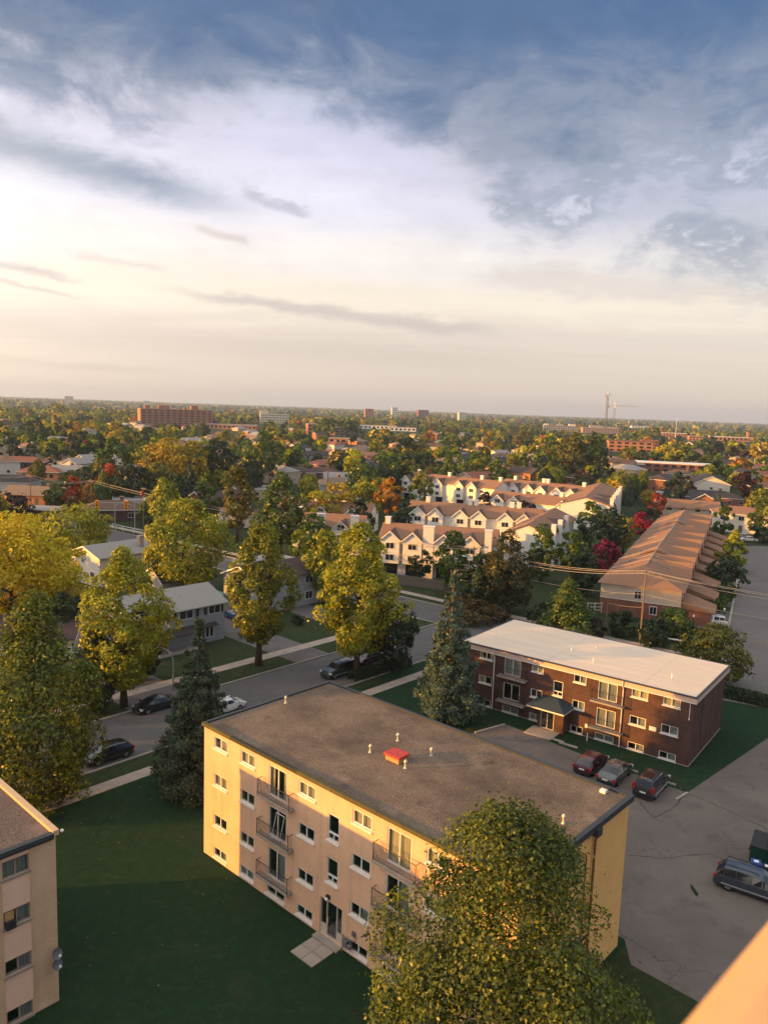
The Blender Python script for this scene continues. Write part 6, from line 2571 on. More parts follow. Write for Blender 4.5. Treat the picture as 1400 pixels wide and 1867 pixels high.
def leaves_to_mesh(name, C, N, S, attr, m, asp=0.62, rng=None, extra=None):
    """leaf blades as kite-shaped quads. C centres, N normals, S sizes, attr colour parameter"""
    n = len(C)
    rnd = rng.normal(size=(n, 3))
    T = np.cross(N, rnd)
    T /= np.linalg.norm(T, axis=1, keepdims=True) + 1e-9
    B = np.cross(N, T)
    s = S[:, None] * 0.5
    V = np.empty((n, 4, 3))
    bend = N * s * 0.25
    V[:, 0] = C - B * s
    V[:, 1] = C + T * s * asp - B * s * 0.1 - bend
    V[:, 2] = C + B * s
    V[:, 3] = C - T * s * asp - B * s * 0.1 - bend
    me = bpy.data.meshes.new(name)
    me.vertices.add(4 * n)
    me.vertices.foreach_set('co', V.reshape(-1).astype(np.float32))
    me.loops.add(4 * n)
    me.loops.foreach_set('vertex_index', np.arange(4 * n, dtype=np.int32))
    me.polygons.add(n)
    me.polygons.foreach_set('loop_start', np.arange(0, 4 * n, 4, dtype=np.int32))
    me.update(calc_edges=True)
    if attr is not None:
        if attr.ndim == 1:
            a = me.attributes.new('leaf', 'FLOAT', 'FACE')
            a.data.foreach_set('value', attr.astype(np.float32))
        else:
            a = me.attributes.new('tint', 'FLOAT_COLOR', 'FACE')
            a.data.foreach_set('color', np.concatenate([attr, np.ones((n, 1))], 1).reshape(-1).astype(np.float32))
    me.materials.append(m)
    return me


def unit(v):
    return v / (np.linalg.norm(v, axis=1, keepdims=True) + 1e-9)


def crown_points(kind, rng, n, W, H, z0, clump=0.17):
    """returns leaf centres, normals, colour parameter; crown spans z0..H, width W"""
    hc = H - z0
    R = W / 2
    if kind in ('cone', 'spruce'):
        nl = max(7, int(hc / (0.045 * H + 0.25)))
        C, N, A = [], [], []
        tot = 0
        boughs = []
        for i in range(nl):
            t = i / nl
            rad = R * (1 - t) ** 0.88 * (0.55 + 0.45 * min(1, t / 0.12 + 0.35))
            nb = max(4, int(9 * (1 - t) + 3))
            ph = rng.uniform(0, 6.28)
            for k in range(nb):
                boughs.append((z0 + hc * t, rad * rng.uniform(0.95, 1.42), ph + 6.283 * k / nb + rng.uniform(-.25, .25), t))
        wts = np.array([b[1] + 0.15 for b in boughs])
        cnt = np.maximum(3, (wts / wts.sum() * n).astype(int))
        for (z, L, ph, t), c in zip(boughs, cnt):
            s = rng.uniform(0.05, 1, c) ** 0.62
            d = np.array([math.cos(ph), math.sin(ph), 0])
            lat = np.array([-d[1], d[0], 0])
            wd = 0.20 * L * (1 - s * 0.72) + 0.05
            x = (d[None] * (s * L)[:, None] + lat[None] * (rng.normal(size=c) * wd)[:, None])
            x[:, 2] += z - 0.22 * L * s + 0.16 * L * s ** 3 + rng.normal(size=c) * (0.035 * L + 0.08) - np.abs(rng.normal(size=c)) * 0.05 * L
            C.append(x)
            nn = np.tile(np.array([d[0] * 0.75, d[1] * 0.75, 0.65]), (c, 1)) + rng.normal(size=(c, 3)) * 0.55
            N.append(nn)
            A.append(np.clip(0.5 + rng.normal(size=c) * 0.25, 0, 1))
        # leader
        c = max(6, n // 60)
        x = rng.normal(size=(c, 3)) * 0.05 * R
        x[:, 2] = H - rng.uniform(0, 0.10, c) * hc
        C.append(x)
        N.append(rng.normal(size=(c, 3)))
        A.append(rng.uniform(.4, 1, c))
        return np.concatenate(C), unit(np.concatenate(N)), np.concatenate(A)
    # broadleaf: boughs of clumps inside a profile
    nc = max(14, int(150 if n > 5000 else n / 33))
    if n > 20000:
        nc = 230

    def prof(t):
        if kind == 'round':
            return np.sqrt(np.clip(1 - (2 * t - 1) ** 2, 0, 1)) * (1.0 - 0.12 * t) + 0.02
        if kind == 'oval':
            return np.clip(np.sin(math.pi * np.clip(t * 0.93 + 0.06, 0, 1)) ** 0.62, 0, 1) * (1.05 - 0.22 * t)
        if kind == 'column':
            return np.clip(np.sin(math.pi * np.clip(t * 0.90 + 0.08, 0, 1)) ** 0.45, 0, 1) * (1.0 - 0.20 * t)
        if kind == 'pear':
            return np.clip((1 - t) ** 0.75 * 1.15, 0, 1) * np.clip(t * 6 + 0.25, 0, 1)
        if kind == 'spread':
            return np.clip(np.sin(math.pi * np.clip(t * 0.75 + 0.22, 0, 1)) ** 0.5, 0, 1)
        if kind == 'dome':
            return np.clip(np.cos(math.pi / 2 * np.clip((t - 0.35) / 0.68, 0, 1)) ** 0.78, 0, 1) * np.clip(t * 3 + 0.45, 0, 1)
        if kind == 'flame':
            return np.clip(1.08 * (1 - np.clip((t - 0.35) / 0.65, 0, 1) ** 1.5 * 0.82), 0, 1) * np.clip(t * 4 + 0.45, 0, 1)
        return np.sqrt(np.clip(1 - (2 * t - 1) ** 2, 0, 1))
    t = rng.uniform(0.02, 0.98, nc * 4)
    keep = rng.uniform(0, 1, nc * 4) < prof(t) * 0.9 + 0.1
    t = t[keep][:nc]
    nc = len(t)
    ph = rng.uniform(0, 6.283, nc)
    cr = R * clump * 1.12 * rng.uniform(0.6, 1.5, nc)
    lob = 1 + 0.20 * np.sin(ph * 3 + t * 7 + rng.uniform(0, 6)) + 0.10 * np.sin(ph * 5 - t * 11)
    rr = np.maximum(prof(t) * R * lob - cr * 0.75, 0.05) * (rng.uniform(0.15, 1, nc) ** 0.33)
    cc = np.stack([rr * np.cos(ph), rr * np.sin(ph), z0 + hc * t], 1)
    cl = rng.uniform(0, 1, nc)
    w = cr ** 2
    idx = rng.choice(nc, n, p=w / w.sum())
    d = unit(rng.normal(size=(n, 3)) + np.array([0, 0, 0.25]))
    outw = cc[idx] - np.array([0, 0, z0 + hc * 0.40])
    outw = unit(outw)
    d = unit(d + outw * 0.55)
    rad = cr[idx] * rng.uniform(0.5, 1.12, n) ** 0.6
    st = np.ones((n, 3))
    st[:, 2] = 0.80 if kind != 'flame' else 1.5
    C = cc[idx] + d * rad[:, None] * st
    N = unit(d * 0.55 + outw * 0.35 + np.array([0, 0, 0.25]) + rng.normal(size=(n, 3)) * 0.45)
    A = np.clip(0.35 * cl[idx] + 0.65 * rng.uniform(0, 1, n), 0, 1) ** (1.5 if kind in ('dome', 'flame') else 1.0)
    # a few stray sprigs breaking the outline
    ns = n // 40
    j = rng.choice(n, ns)
    C[j] += d[j] * (cr[idx[j]] * rng.uniform(0.2, 0.7, ns))[:, None]
    return C, N, A


def trunk_mesh(rng, H, z0, W, kind, m=None, limbs=True):
    b = MB()
    m = m or M_bark
    r = 0.018 * H + 0.06
    conif = kind in ('cone', 'spruce')
    top = H * (0.95 if conif else 0.7)
    pts, rad = [], []
    for i in range(6):
        t = i / 5
        pts.append((rng.normal() * 0.03 * W * t * (0 if conif else 1), rng.normal() * 0.03 * W * t * (0 if conif else 1), top * t))
        rad.append(r * (1.35 if i == 0 else 1) * (1 - 0.8 * t))
    b.tube(pts, rad, m, 8)
    if limbs and not conif:
        for i in range(9):
            ph = i * 2.4 + rng.uniform(-.4, .4)
            zs = z0 * 0.8 + (top - z0 * 0.8) * (i / 10)
            L = W * 0.36 * rng.uniform(.7, 1.1)
            e = Vector((math.cos(ph) * L, math.sin(ph) * L, zs + L * rng.uniform(.5, 1.0)))
            mid = Vector((e.x * .5, e.y * .5, zs + (e.z - zs) * .35))
            b.tube([(0, 0, zs), mid, e], [r * .5, r * .32, r * .1], m, 5)
    return b.mesh('trunk', True)


TREES = []
NIND = [0]
tree_rng = np.random.default_rng(11)


def tree(label, cx, ytop, ybase, wpx, kind, palette, cat='tree', name=None, group=None, z0f=None, s_px=4.2, dens=1.0, base=None, H=None, W=None, bark=None, clump=0.17):
    rng = np.random.default_rng(int(abs(cx) * 7 + ytop * 3))
    p = base if base is not None else at(cx, ybase)
    H = H or max(1.2, top_z(p, (cx, ytop)))
    dist = math.hypot(p.x, p.y)
    W = W or wpx * (dist / 1400) * 1.02
    T = thing(name or ('spruce_tree' if kind in ('cone', 'spruce') else 'tree'), label, cat, p, 0, group)
    z0 = H * (z0f if z0f is not None else (0.10 if kind in ('cone', 'spruce') else 0.2))
    hpx = H * 1400 / dist
    wp = W * 1400 / dist
    n = int(min(90000, max(450, dens * 5.2 * 0.8 * wp * hpx * (1 - z0 / H) / (s_px * s_px * 0.5))))
    if kind in ('cone', 'spruce'):
        n = int(n * 1.9)
    C, N, A = crown_points(kind, rng, n, W, H, z0, clump)
    S = np.full(len(C), 1.35 * s_px * dist / 1400) * rng.uniform(0.65, 1.35, len(C))
    me = leaves_to_mesh('crown', C, N, S, A, pal(palette), 0.62 if kind not in ('cone', 'spruce') else 0.42, rng)
    inst('crown', me, T)
    inst('trunk', trunk_mesh(rng, H, z0, W, kind, bark), T)
    TREES.append((p.x, p.y, W / 2))
    NIND[0] += 1
    return T


# hero and street trees
tree('large maple turning yellow in front of the buff block, nearest the viewer', 905, 1475, 0, 0, 'dome', 'maple', name='maple_tree', base=Vector((5.2, 26.0, 0)), H=16.6, W=10.8, z0f=0.08, s_px=6.0, dens=1.3, clump=0.18)
tree('broad dark maple with bright pointed leaders at the left edge', 68, 1108, 1470, 218, 'flame', 'leafy', z0f=0.04, s_px=5.0, clump=0.17)
tree('rounded maple leaning yellow on its left side before the blue-grey house', 226, 1008, 1288, 165, 'oval', 'lime', name='maple_tree', z0f=0.16, s_px=4.6)
tree('tall oval maple on the far sidewalk, left of the yellowest one', 471, 948, 1213, 125, 'oval', 'yg', name='maple_tree', z0f=0.18, s_px=4.4)
tree('biggest yellow street maple with a dark trunk by the teal car', 650, 962, 1232, 165, 'oval', 'lime', name='maple_tree', z0f=0.17, s_px=4.4)
tree('dark green lower tree crowding the foot of the yellow street maple', 715, 1100, 1225, 95, 'round', 'dark', z0f=0.15)
tree('dark spruce with lit tip between the street and the buff block', 362, 1128, 1438, 150, 'spruce', 'spruce', 'spruce', z0f=0.05, s_px=4.6)
tree('tall blue spruce left of the white roofed brick block', 815, 1046, 1310, 116, 'spruce', 'bluespruce', 'spruce', z0f=0.09, s_px=4.6, bark=M_barkw)
tree('yellow-green tree peeping out behind the biggest yellow maple', 590, 968, 1100, 85, 'round', 'lime')
tree('brilliant yellow tree at the left edge behind the dark maple', 22, 942, 1150, 185, 'round', 'yellow', z0f=0.12, clump=0.2)
tree('second yellow tree merging with the brilliant one, to its right', 95, 985, 1130, 120, 'round', 'yellow', z0f=0.15)
tree('broad muted green and gold tree left of the white clapboard house', 128, 926, 1040, 140, 'round', 'lime', z0f=0.18)
tree('big green tree with golden left side behind the white clapboard house', 335, 915, 1085, 160, 'round', 'lime', z0f=0.14)
tree('leafy green tree standing before the grey terrace with tall chimneys', 572, 935, 1030, 60, 'round', 'green')
tree('small yellow-green tree at the foot of the grey terrace', 545, 965, 1040, 46, 'round', 'lime')
tree('tall columnar tree, left of the two by the pale hall', 432, 850, 988, 66, 'column', 'olive')
tree('tall columnar tree, right of the two by the pale hall', 512, 868, 1015, 100, 'column', 'green')
tree('slim pointed green tree left of the columnar pair', 377, 862, 968, 52, 'column', 'green')
tree('tall green tree standing above the left bungalows', 206, 798, 900, 62, 'oval', 'green')
tree('dark green tree right below the tall green one', 240, 850, 925, 75, 'round', 'dark')
tree('broad golden tree at left of centre', 305, 803, 905, 95, 'round', 'gold')
tree('golden tree merging with the broad one, to its right', 350, 806, 905, 70, 'round', 'gold')
tree('pointed dark conifer in front of the golden pair', 345, 838, 915, 42, 'cone', 'spruce', 'conifer')
tree('olive conifer at the foot of the broad golden tree', 292, 850, 920, 48, 'pear', 'olive')
tree('big dark round tree right of the golden pair', 395, 808, 895, 78, 'round', 'dark')
tree('big dark green tree left of the olive far trees', 478, 792, 885, 78, 'round', 'green')
tree('dark green mass below the big dark green tree', 462, 838, 905, 60, 'round', 'dark')
tree('long yellow-orange tree behind the yellow street maples', 612, 886, 965, 85, 'spread', 'gold', z0f=0.2)
tree('bright yellow tree at the left of the yellow-orange one', 570, 895, 968, 60, 'round', 'yellow')
tree('orange tree in front of the back left terrace', 708, 873, 950, 58, 'round', 'orange')
tree('green and yellow tree between the two orange ones', 662, 880, 965, 70, 'round', 'lime')
tree('dark conical tree before the orange tree', 655, 902, 985, 55, 'pear', 'dark')
tree('dark round tree left of the middle terrace', 738, 918, 985, 62, 'round', 'dark')
tree('green tree with yellow cap before the back left terrace', 765, 862, 935, 50, 'round', 'yg')
tree('dark rounded tree in front of the nearest terrace', 767, 1000, 1062, 48, 'oval', 'dark')
tree('tall green tree at the corner of the nearest terrace', 823, 968, 1082, 66, 'oval', 'green')
tree('big rust tinged tree in front of the terraces', 922, 974, 1118, 112, 'oval', 'bronze', z0f=0.06)
tree('dark green skirt tree beside the rust tinged one', 880, 1010, 1112, 70, 'round', 'dark', z0f=0.06)
tree('green tree against the russet terrace end', 985, 955, 1062, 58, 'round', 'green', z0f=0.08)
tree('pale green tree with visible trunk right of the terrace end', 1038, 972, 1066, 56, 'round', 'green', z0f=0.35)
tree('dark tree in the gap left of the crimson maple', 1062, 1005, 1085, 60, 'round', 'dark', z0f=0.06)
tree('pear shaped olive tree behind the white roof', 1032, 1063, 1158, 112, 'pear', 'green', z0f=0.05)
tree('green tree above the crimson maple, left of two', 1075, 916, 1003, 58, 'round', 'green')
tree('dark green tree behind the crimson maple', 1108, 928, 1020, 56, 'round', 'dark')
tree('small tree with orange top left of the row houses', 1135, 938, 1010, 46, 'round', 'gold')
tree('crimson maple in front of the brick row houses, nearer of two', 1100, 986, 1058, 56, 'round', 'crimson', name='maple_tree')
tree('small crimson maple by the row house roof, farther of two', 1168, 934, 985, 40, 'round', 'crimson', name='maple_tree')
tree('orange-red maple beyond the row house roof', 1196, 900, 955, 40, 'round', 'red', name='maple_tree')
tree('dark bush hiding the foot of the orange-red maple', 1182, 925, 968, 44, 'round', 'dark')
tree('upright yellow-green conifer by the small lawn', 1169, 862, 912, 44, 'pear', 'yg', 'conifer')
tree('dark olive tree beside the parked car row', 1228, 862, 925, 46, 'round', 'spruce')
tree('small blue spruce, left of three by the long dark hip roof', 1226, 896, 940, 34, 'cone', 'bluespruce', 'spruce')
tree('small blue spruce, middle of three by the long dark hip roof', 1252, 910, 940, 30, 'cone', 'bluespruce', 'spruce')
tree('small blue spruce, right of three by the long dark hip roof', 1306, 900, 942, 34, 'cone', 'bluespruce', 'spruce')
tree('purple plum tree beside the cream gabled hall', 1372, 872, 925, 46, 'round', 'purple')
tree('orange-olive tree right of the long dark hip roof', 1363, 912, 958, 36, 'round', 'gold')
tree('round green tree by the end of the row houses', 1316, 922, 985, 42, 'oval', 'green')
tree('yellow-topped tree beside the cul-de-sac', 1331, 956, 1042, 52, 'pear', 'lime', z0f=0.1)
tree('dark round tree below the yellow-topped one', 1322, 1015, 1078, 70, 'round', 'dark', z0f=0.08)
tree('small green tree farther along the same verge', 1320, 1065, 1102, 38, 'round', 'green')
tree('thin young tree on the verge near the lantern post', 1311, 1088, 1122, 24, 'round', 'green', z0f=0.4)
tree('olive tree spreading over the corner of the white roof', 1300, 1143, 1248, 118, 'round', 'olive', z0f=0.04)
tree('yellow-green tree at the right edge by the cul-de-sac', 1392, 928, 985, 55, 'round', 'yg')
tree('dark hedge-like tree behind the cul-de-sac cars', 1388, 960, 990, 45, 'round', 'dark', z0f=0.02)
for cx, yt, yb, w, pl, l in ((1135, 1116, 1160, 62, 'dark', 'dark shrub by the brick row house wall'), (1228, 1112, 1160, 74, 'green', 'leafy shrub under the row house window'), (1195, 1128, 1165, 50, 'dark', 'low dark shrub between two row house shrubs'), (1085, 1128, 1165, 40, 'purple', 'purple shrub by the short bare pole'), (868, 1098, 1140, 72, 'rust', 'bare reddish shrub beside the white roof'), (905, 1105, 1135, 50, 'rust', 'second bare reddish shrub on the cross road verge'), (1185, 1145, 1180, 60, 'dark', 'dark shrub behind the white roof'), (840, 1080, 1118, 60, 'rust', 'rusty shrub behind the blue spruce'),
                           (985, 1100, 1145, 50, 'dark', 'dark shrub left of the pear shaped tree'), (1245, 1165, 1182, 34, 'dark', 'little shrub by the pale bench'), (540, 1130, 1140, 30, 'dark', 'low shrub by the dark brown roofed house'), (455, 1145, 1160, 40, 'dark', 'low shrub by the blue-grey sided house'), (120, 1080, 1180, 70, 'dark', 'dark tree between the left bungalow and the street'), (258, 1100, 1240, 70, 'dark', 'shaded tree under the rounded maple'), (180, 1150, 1300, 70, 'dark', 'dark lower tree between the two left street maples')):
    tree(l, cx, yt, yb, w, 'round', pl, 'shrub' if 'shrub' in l else 'tree', 'shrub' if 'shrub' in l else 'tree', z0f=0.02)
# named accents farther away
for cx, yt, yb, w, k, pl, l in (
        (136, 870, 932, 40, 'oval', 'red', 'fiery red maple by the timber pole at left'), (142, 905, 940, 40, 'round', 'rust', 'rusty tree under the fiery red maple'), (20, 905, 955, 75, 'round', 'purple', 'dark purple tree at the left edge'),
        (103, 802, 828, 22, 'round', 'crimson', 'small crimson tree among dark trees at far left'), (143, 770, 800, 30, 'round', 'orange', 'orange tree in the far left canopy'), (118, 775, 803, 32, 'round', 'rust', 'rusty tree left of the far orange one'),
        (66, 762, 802, 34, 'round', 'dark', 'dark round tree in the far left canopy'), (22, 800, 850, 40, 'round', 'dark', 'dark tree at the far left edge'), (55, 812, 845, 34, 'round', 'dark', 'dark tree left of the small crimson one'),
        (100, 812, 850, 44, 'round', 'dark', 'broad dark tree under the small crimson one'), (125, 788, 840, 40, 'round', 'dark', 'dark tree right of the small crimson one'), (22, 812, 838, 28, 'round', 'yg', 'pale green tree at the far left'), (105, 738, 765, 34, 'round', 'lime', 'lime tree below the left skyline'),
        (210, 772, 815, 40, 'round', 'gold', 'gold tree left of the salmon slab'), (232, 792, 820, 30, 'round', 'gold', 'second gold tree left of the broad golden pair'), (700, 777, 815, 34, 'oval', 'gold', 'golden oval tree in the centre distance'), (783, 782, 815, 24, 'oval', 'orange', 'orange-gold tree right of the golden oval'),
        (742, 800, 850, 56, 'round', 'dark', 'big dark tree in the centre distance'), (770, 828, 865, 34, 'round', 'dark', 'dark tree above the back left terrace'), (712, 830, 888, 48, 'pear', 'green', 'green pear shaped tree above the orange tree'), (745, 832, 880, 42, 'round', 'yg', 'yellowish tree right of the green pear shaped one'),
        (890, 786, 830, 34, 'oval', 'gold', 'golden tree right of centre in the distance'), (880, 815, 850, 34, 'round', 'olive', 'olive tree below the golden one right of centre'), (955, 780, 822, 42, 'round', 'olive', 'olive round tree left of the dense green group'), (1000, 800, 872, 60, 'round', 'green', 'green tree of the dense group, left'),
        (1040, 792, 880, 62, 'round', 'olive', 'olive tree of the dense group, centre'), (1080, 785, 880, 56, 'oval', 'green', 'tall green tree of the dense group, right'), (1098, 815, 890, 50, 'pear', 'dark', 'dark conifer of the dense group, front right'), (985, 835, 880, 50, 'round', 'dark', 'dark tree of the dense group, front left'),
        (1020, 850, 890, 44, 'round', 'green', 'lower green tree of the dense group'), (1060, 856, 892, 40, 'round', 'rust', 'rusty dark tree at the foot of the dense group'), (1120, 862, 895, 30, 'cone', 'spruce', 'pointed spruce behind the back right terrace'), (1102, 858, 898, 30, 'cone', 'spruce', 'blue-green spruce behind the back right terrace'),
        (1145, 816, 850, 44, 'round', 'yg', 'yellow-green tree in front of the bright orange block'), (1178, 818, 856, 34, 'round', 'dark', 'dark tree right of the bright orange block'), (1232, 800, 850, 46, 'oval', 'olive', 'olive tree beyond the long low shop'), (1268, 808, 852, 46, 'round', 'green', 'green tree beyond the long low shop, right'),
        (1300, 795, 840, 44, 'round', 'dark', 'dark tree right of the distant hall'), (1192, 778, 806, 30, 'pear', 'yg', 'pale yellow-green poplars on the right skyline'), (1170, 780, 806, 30, 'pear', 'yg', 'pale yellow-green poplar left of its twin'), (1345, 838, 872, 44, 'spread', 'orange', 'orange spreading tree at right'),
        (1290, 846, 880, 38, 'round', 'lime', 'lime green tree behind the cream gabled hall'), (1278, 858, 885, 34, 'round', 'yellow', 'bright yellow tree behind the cream gabled hall'), (1335, 862, 890, 60, 'spread', 'lime', 'lime and yellow tree row behind the cream gabled hall'), (1370, 862, 898, 44, 'round', 'green', 'green tree right of the lime row'),
        (1388, 806, 848, 50, 'round', 'gold', 'golden tree at the right edge in the distance'), (1345, 806, 850, 40, 'round', 'purple', 'purplish dark tree at right in the distance'), (1250, 870, 905, 34, 'round', 'rust', 'rusty tree left of the cream gabled hall'), (638, 765, 800, 44, 'round', 'green', 'big green tree on the centre left'),
        (600, 765, 802, 60, 'round', 'green', 'wide green tree in front of the orange brick block'), (640, 775, 812, 34, 'round', 'dark', 'dark tree before the dark glazed block'), (525, 812, 850, 38, 'round', 'rust', 'rusty orange tree left of centre'), (520, 795, 822, 34, 'round', 'yg', 'yellow-green tree above the rusty one'),
        (620, 822, 862, 52, 'round', 'olive', 'dark olive tree in the middle left'), (580, 830, 846, 22, 'round', 'dark', 'small dark tree between two left of centre houses'), (560, 800, 830, 50, 'round', 'green', 'green tree band left of centre'), (1010, 912, 955, 40, 'round', 'dark', 'dark tree by the low shaded terrace'), (955, 915, 955, 44, 'round', 'purple', 'purplish tree by the low shaded terrace'),
        (880, 895, 945, 44, 'round', 'purple', 'dark plum tree behind the middle terrace'), (905, 898, 945, 36, 'round', 'green', 'green tree behind the middle terrace')):
    tree(l, cx, yt, yb, w, k, pl, s_px=4.6)

# trees just outside the left of the view; their tops keep the low sun off the street
rng0 = random.Random(8)
places = ('by the apartment block', 'along the verge', 'behind the verge', 'near the corner lot', 'across the road', 'by the parking strip', 'in a back garden', 'beside the near sidewalk', 'in the second row', 'at the road bend', 'by a garage', 'by a side gate', 'in a front garden', 'by a driveway')
for i in range(14):
    y = 57 + i * 5.2
    x = -0.53 * y - 22 - (i % 3) * 5
    tree('street tree beyond the left edge, planted ' + places[i], 0, 0, 0, 0, 'round', ('green', 'yg', 'dark')[i % 3], base=Vector((x, y, 0)), H=rng0.uniform(9, 11.5), W=rng0.uniform(7.0, 8.5), z0f=0.06, s_px=9)

# hedge at the right of the brick block and low hedge on the verge
def hedge(label, p, q, w, h, pl='dark', n=5000):
    rng = np.random.default_rng(4)
    d = (q - p)
    L = d.length
    t = rng.uniform(0, 1, n)
    face = rng.integers(0, 3, n)
    s = rng.uniform(-1, 1, n)
    z = rng.uniform(0, 1, n)
    lat = np.where(face == 0, s * w / 2, np.where(face == 1, w / 2, -w / 2)) + rng.normal(size=n) * 0.09
    zz = np.where(face == 0, h, z * h) + rng.normal(size=n) * 0.07
    u = np.array(d.normalized())
    v = np.array([-u[1], u[0], 0])
    C = u[None] * (t * L)[:, None] + v[None] * lat[:, None]
    C[:, 2] = zz
    N = np.where((face == 0)[:, None], np.array([0, 0, 1.0])[None], v[None] * np.sign(lat)[:, None]) + rng.normal(size=(n, 3)) * 0.5
    me = leaves_to_mesh('hedge', C, unit(N), rng.uniform(.12, .28, n), rng.uniform(0, 1, n), pal(pl), 0.7, rng)
    o = inst('hedge', me, None, p)
    return tag(o, label, 'hedge')


hedge('clipped dark hedge along the cross road right of the brick block', Vector((36.0, 86.0, 0)), Vector((58.0, 70.5, 0)), 1.3, 1.1, 'dark', 16000)
hedge('low dark hedge on the verge behind the buff block', at(640, 1242), at(745, 1212), 1.2, 0.9, 'dark', 4000)

# fallen leaves lying on lawns and kerbs below the street trees
lr = np.random.default_rng(31)
spots = [(4.5, 26.3, 9, 260), (-24, 54, 9, 160), (-26, 74, 8, 500), (-15, 88, 7, 450), (-2, 86, 8, 500), (-14, 46, 14, 70), (8, 74, 9, 300), (26, 64, 7, 120)]
LC = np.concatenate([np.stack([x + lr.normal(size=n) * r * 0.5, y + lr.normal(size=n) * r * 0.5, np.full(n, 0.045)], 1) for x, y, r, n in spots])
LN = unit(np.array([0, 0, 1.0])[None] + lr.normal(size=LC.shape) * 0.25)
lf = leaves_to_mesh('fallen_leaves', LC, LN, lr.uniform(.07, .15, len(LC)), lr.uniform(0, 1, len(LC)), leaf_mat('leaves_fallen', (.10, .055, .015), (.30, .20, .05), 0.1), 0.75, lr)
tag(inst('fallen_leaves', lf), 'fallen leaves scattered on the lawns', None, None, 'stuff')

# ------------------------------------------------------------------ the rest of the canopy
UNITS = {}


def unit_tree(kind, n, seed):
    key = (kind, n, seed)
    if key not in UNITS:
        rng = np.random.default_rng(seed)
        C, N, A = crown_points(kind, rng, n, 1.0, 1.0, 0.14, 0.26)
        UNITS[key] = (C, N, A)
    return UNITS[key]


def fill_positions(rng, d0, d1, count, test=True):
    out = []
    tries = 0
    while len(out) < count and tries < count * 12:
        tries += 1
        d = math.sqrt(rng.uniform(d0 * d0, d1 * d1))
        az = R_(rng.uniform(-29.5, 29.5))
        x, y = d * math.sin(az), d * math.cos(az)
        if test:
            q = project((x, y, 0))
            a, b = x * E1.x + y * E1.y, x * E2.x + y * E2.y
            # hand-built quarter: only the listed trees grow there
            if -45 < x < 110 and y < 262 and d < 290 and not (x < 0 and y > 190):
                continue
            if d < 150 or (x < 0 and d < 175):
                continue
            if abs(b - cross_b(a)) < 7:
                continue
            hit = False
            for hx, hy, L, hp in HOUSES:
                dx, dy = x - hp.x, y - hp.y
                rr_ = math.hypot(dx, dy)
                if rr_ < L * 0.5 + 3:
                    hit = True
                    break
                # keep some roofs in view: thin out directly in front of them
                hd = math.hypot(hp.x, hp.y)
                if d < hd and rr_ < 60 and q and abs(q[0] - hx) < 0.62 * L * 1400 / hd and rng.random() < 0.93:
                    hit = True
                    break
            if hit:
                continue
            if any((x - t[0]) ** 2 + (y - t[1]) ** 2 < (t[2] * 0.9) ** 2 for t in TREES):
                continue
        qt = project((x, y, 10.5))
        if qt and any(b0 - 4 < qt[0] < b1 + 4 and d < bd and qt[1] < by for b0, b1, by, bd in BLOCKS):
            continue
        out.append((x, y, d))
    return out


frng = random.Random(77)
PROB = [('green', 30), ('dark', 24), ('olive', 14), ('yg', 14), ('lime', 9), ('gold', 9), ('rust', 3), ('orange', 1.4), ('spruce', 4), ('yellow', 1.2), ('red', 0.7), ('purple', 2), ('crimson', .3)]
DESC = {'green': 'mid green', 'dark': 'dark green', 'olive': 'olive', 'yg': 'yellow-green', 'lime': 'lime', 'gold': 'golden', 'rust': 'rusty', 'orange': 'orange', 'spruce': 'blue-green', 'yellow': 'bright yellow', 'red': 'red', 'purple': 'plum dark', 'crimson': 'crimson'}


def pick_pal(r):
    t = r.uniform(0, sum(p[1] for p in PROB))
    for k, w in PROB:
        t -= w
        if t <= 0:
            return k
    return 'green'


near = sorted(fill_positions(frng, 150, 520, 470), key=lambda t: t[2])
n_ind = max(0, 296 - NIND[0])
KINDS = ['round', 'round', 'oval', 'spread', 'pear']
MEMESH = {}
tint_mat = None


def canopy_mat():
    m = bpy.data.materials.new('canopy_leaves')
    m.use_nodes = True
    nt = m.node_tree
    N, L = nt.nodes, nt.links
    N.clear()
    o = N.new('ShaderNodeOutputMaterial')
    a = N.new('ShaderNodeAttribute')
    a.attribute_name = 'tint'
    d = N.new('ShaderNodeBsdfDiffuse')
    t = N.new('ShaderNodeBsdfTranslucent')
    L.new(a.outputs['Color'], d.inputs[0])
    L.new(a.outputs['Color'], t.inputs[0])
    s = N.new('ShaderNodeMixShader')
    s.inputs[0].default_value = 0.25
    L.new(d.outputs[0], s.inputs[1])
    L.new(t.outputs[0], s.inputs[2])
    L.new(s.outputs[0], o.inputs[0])
    return m


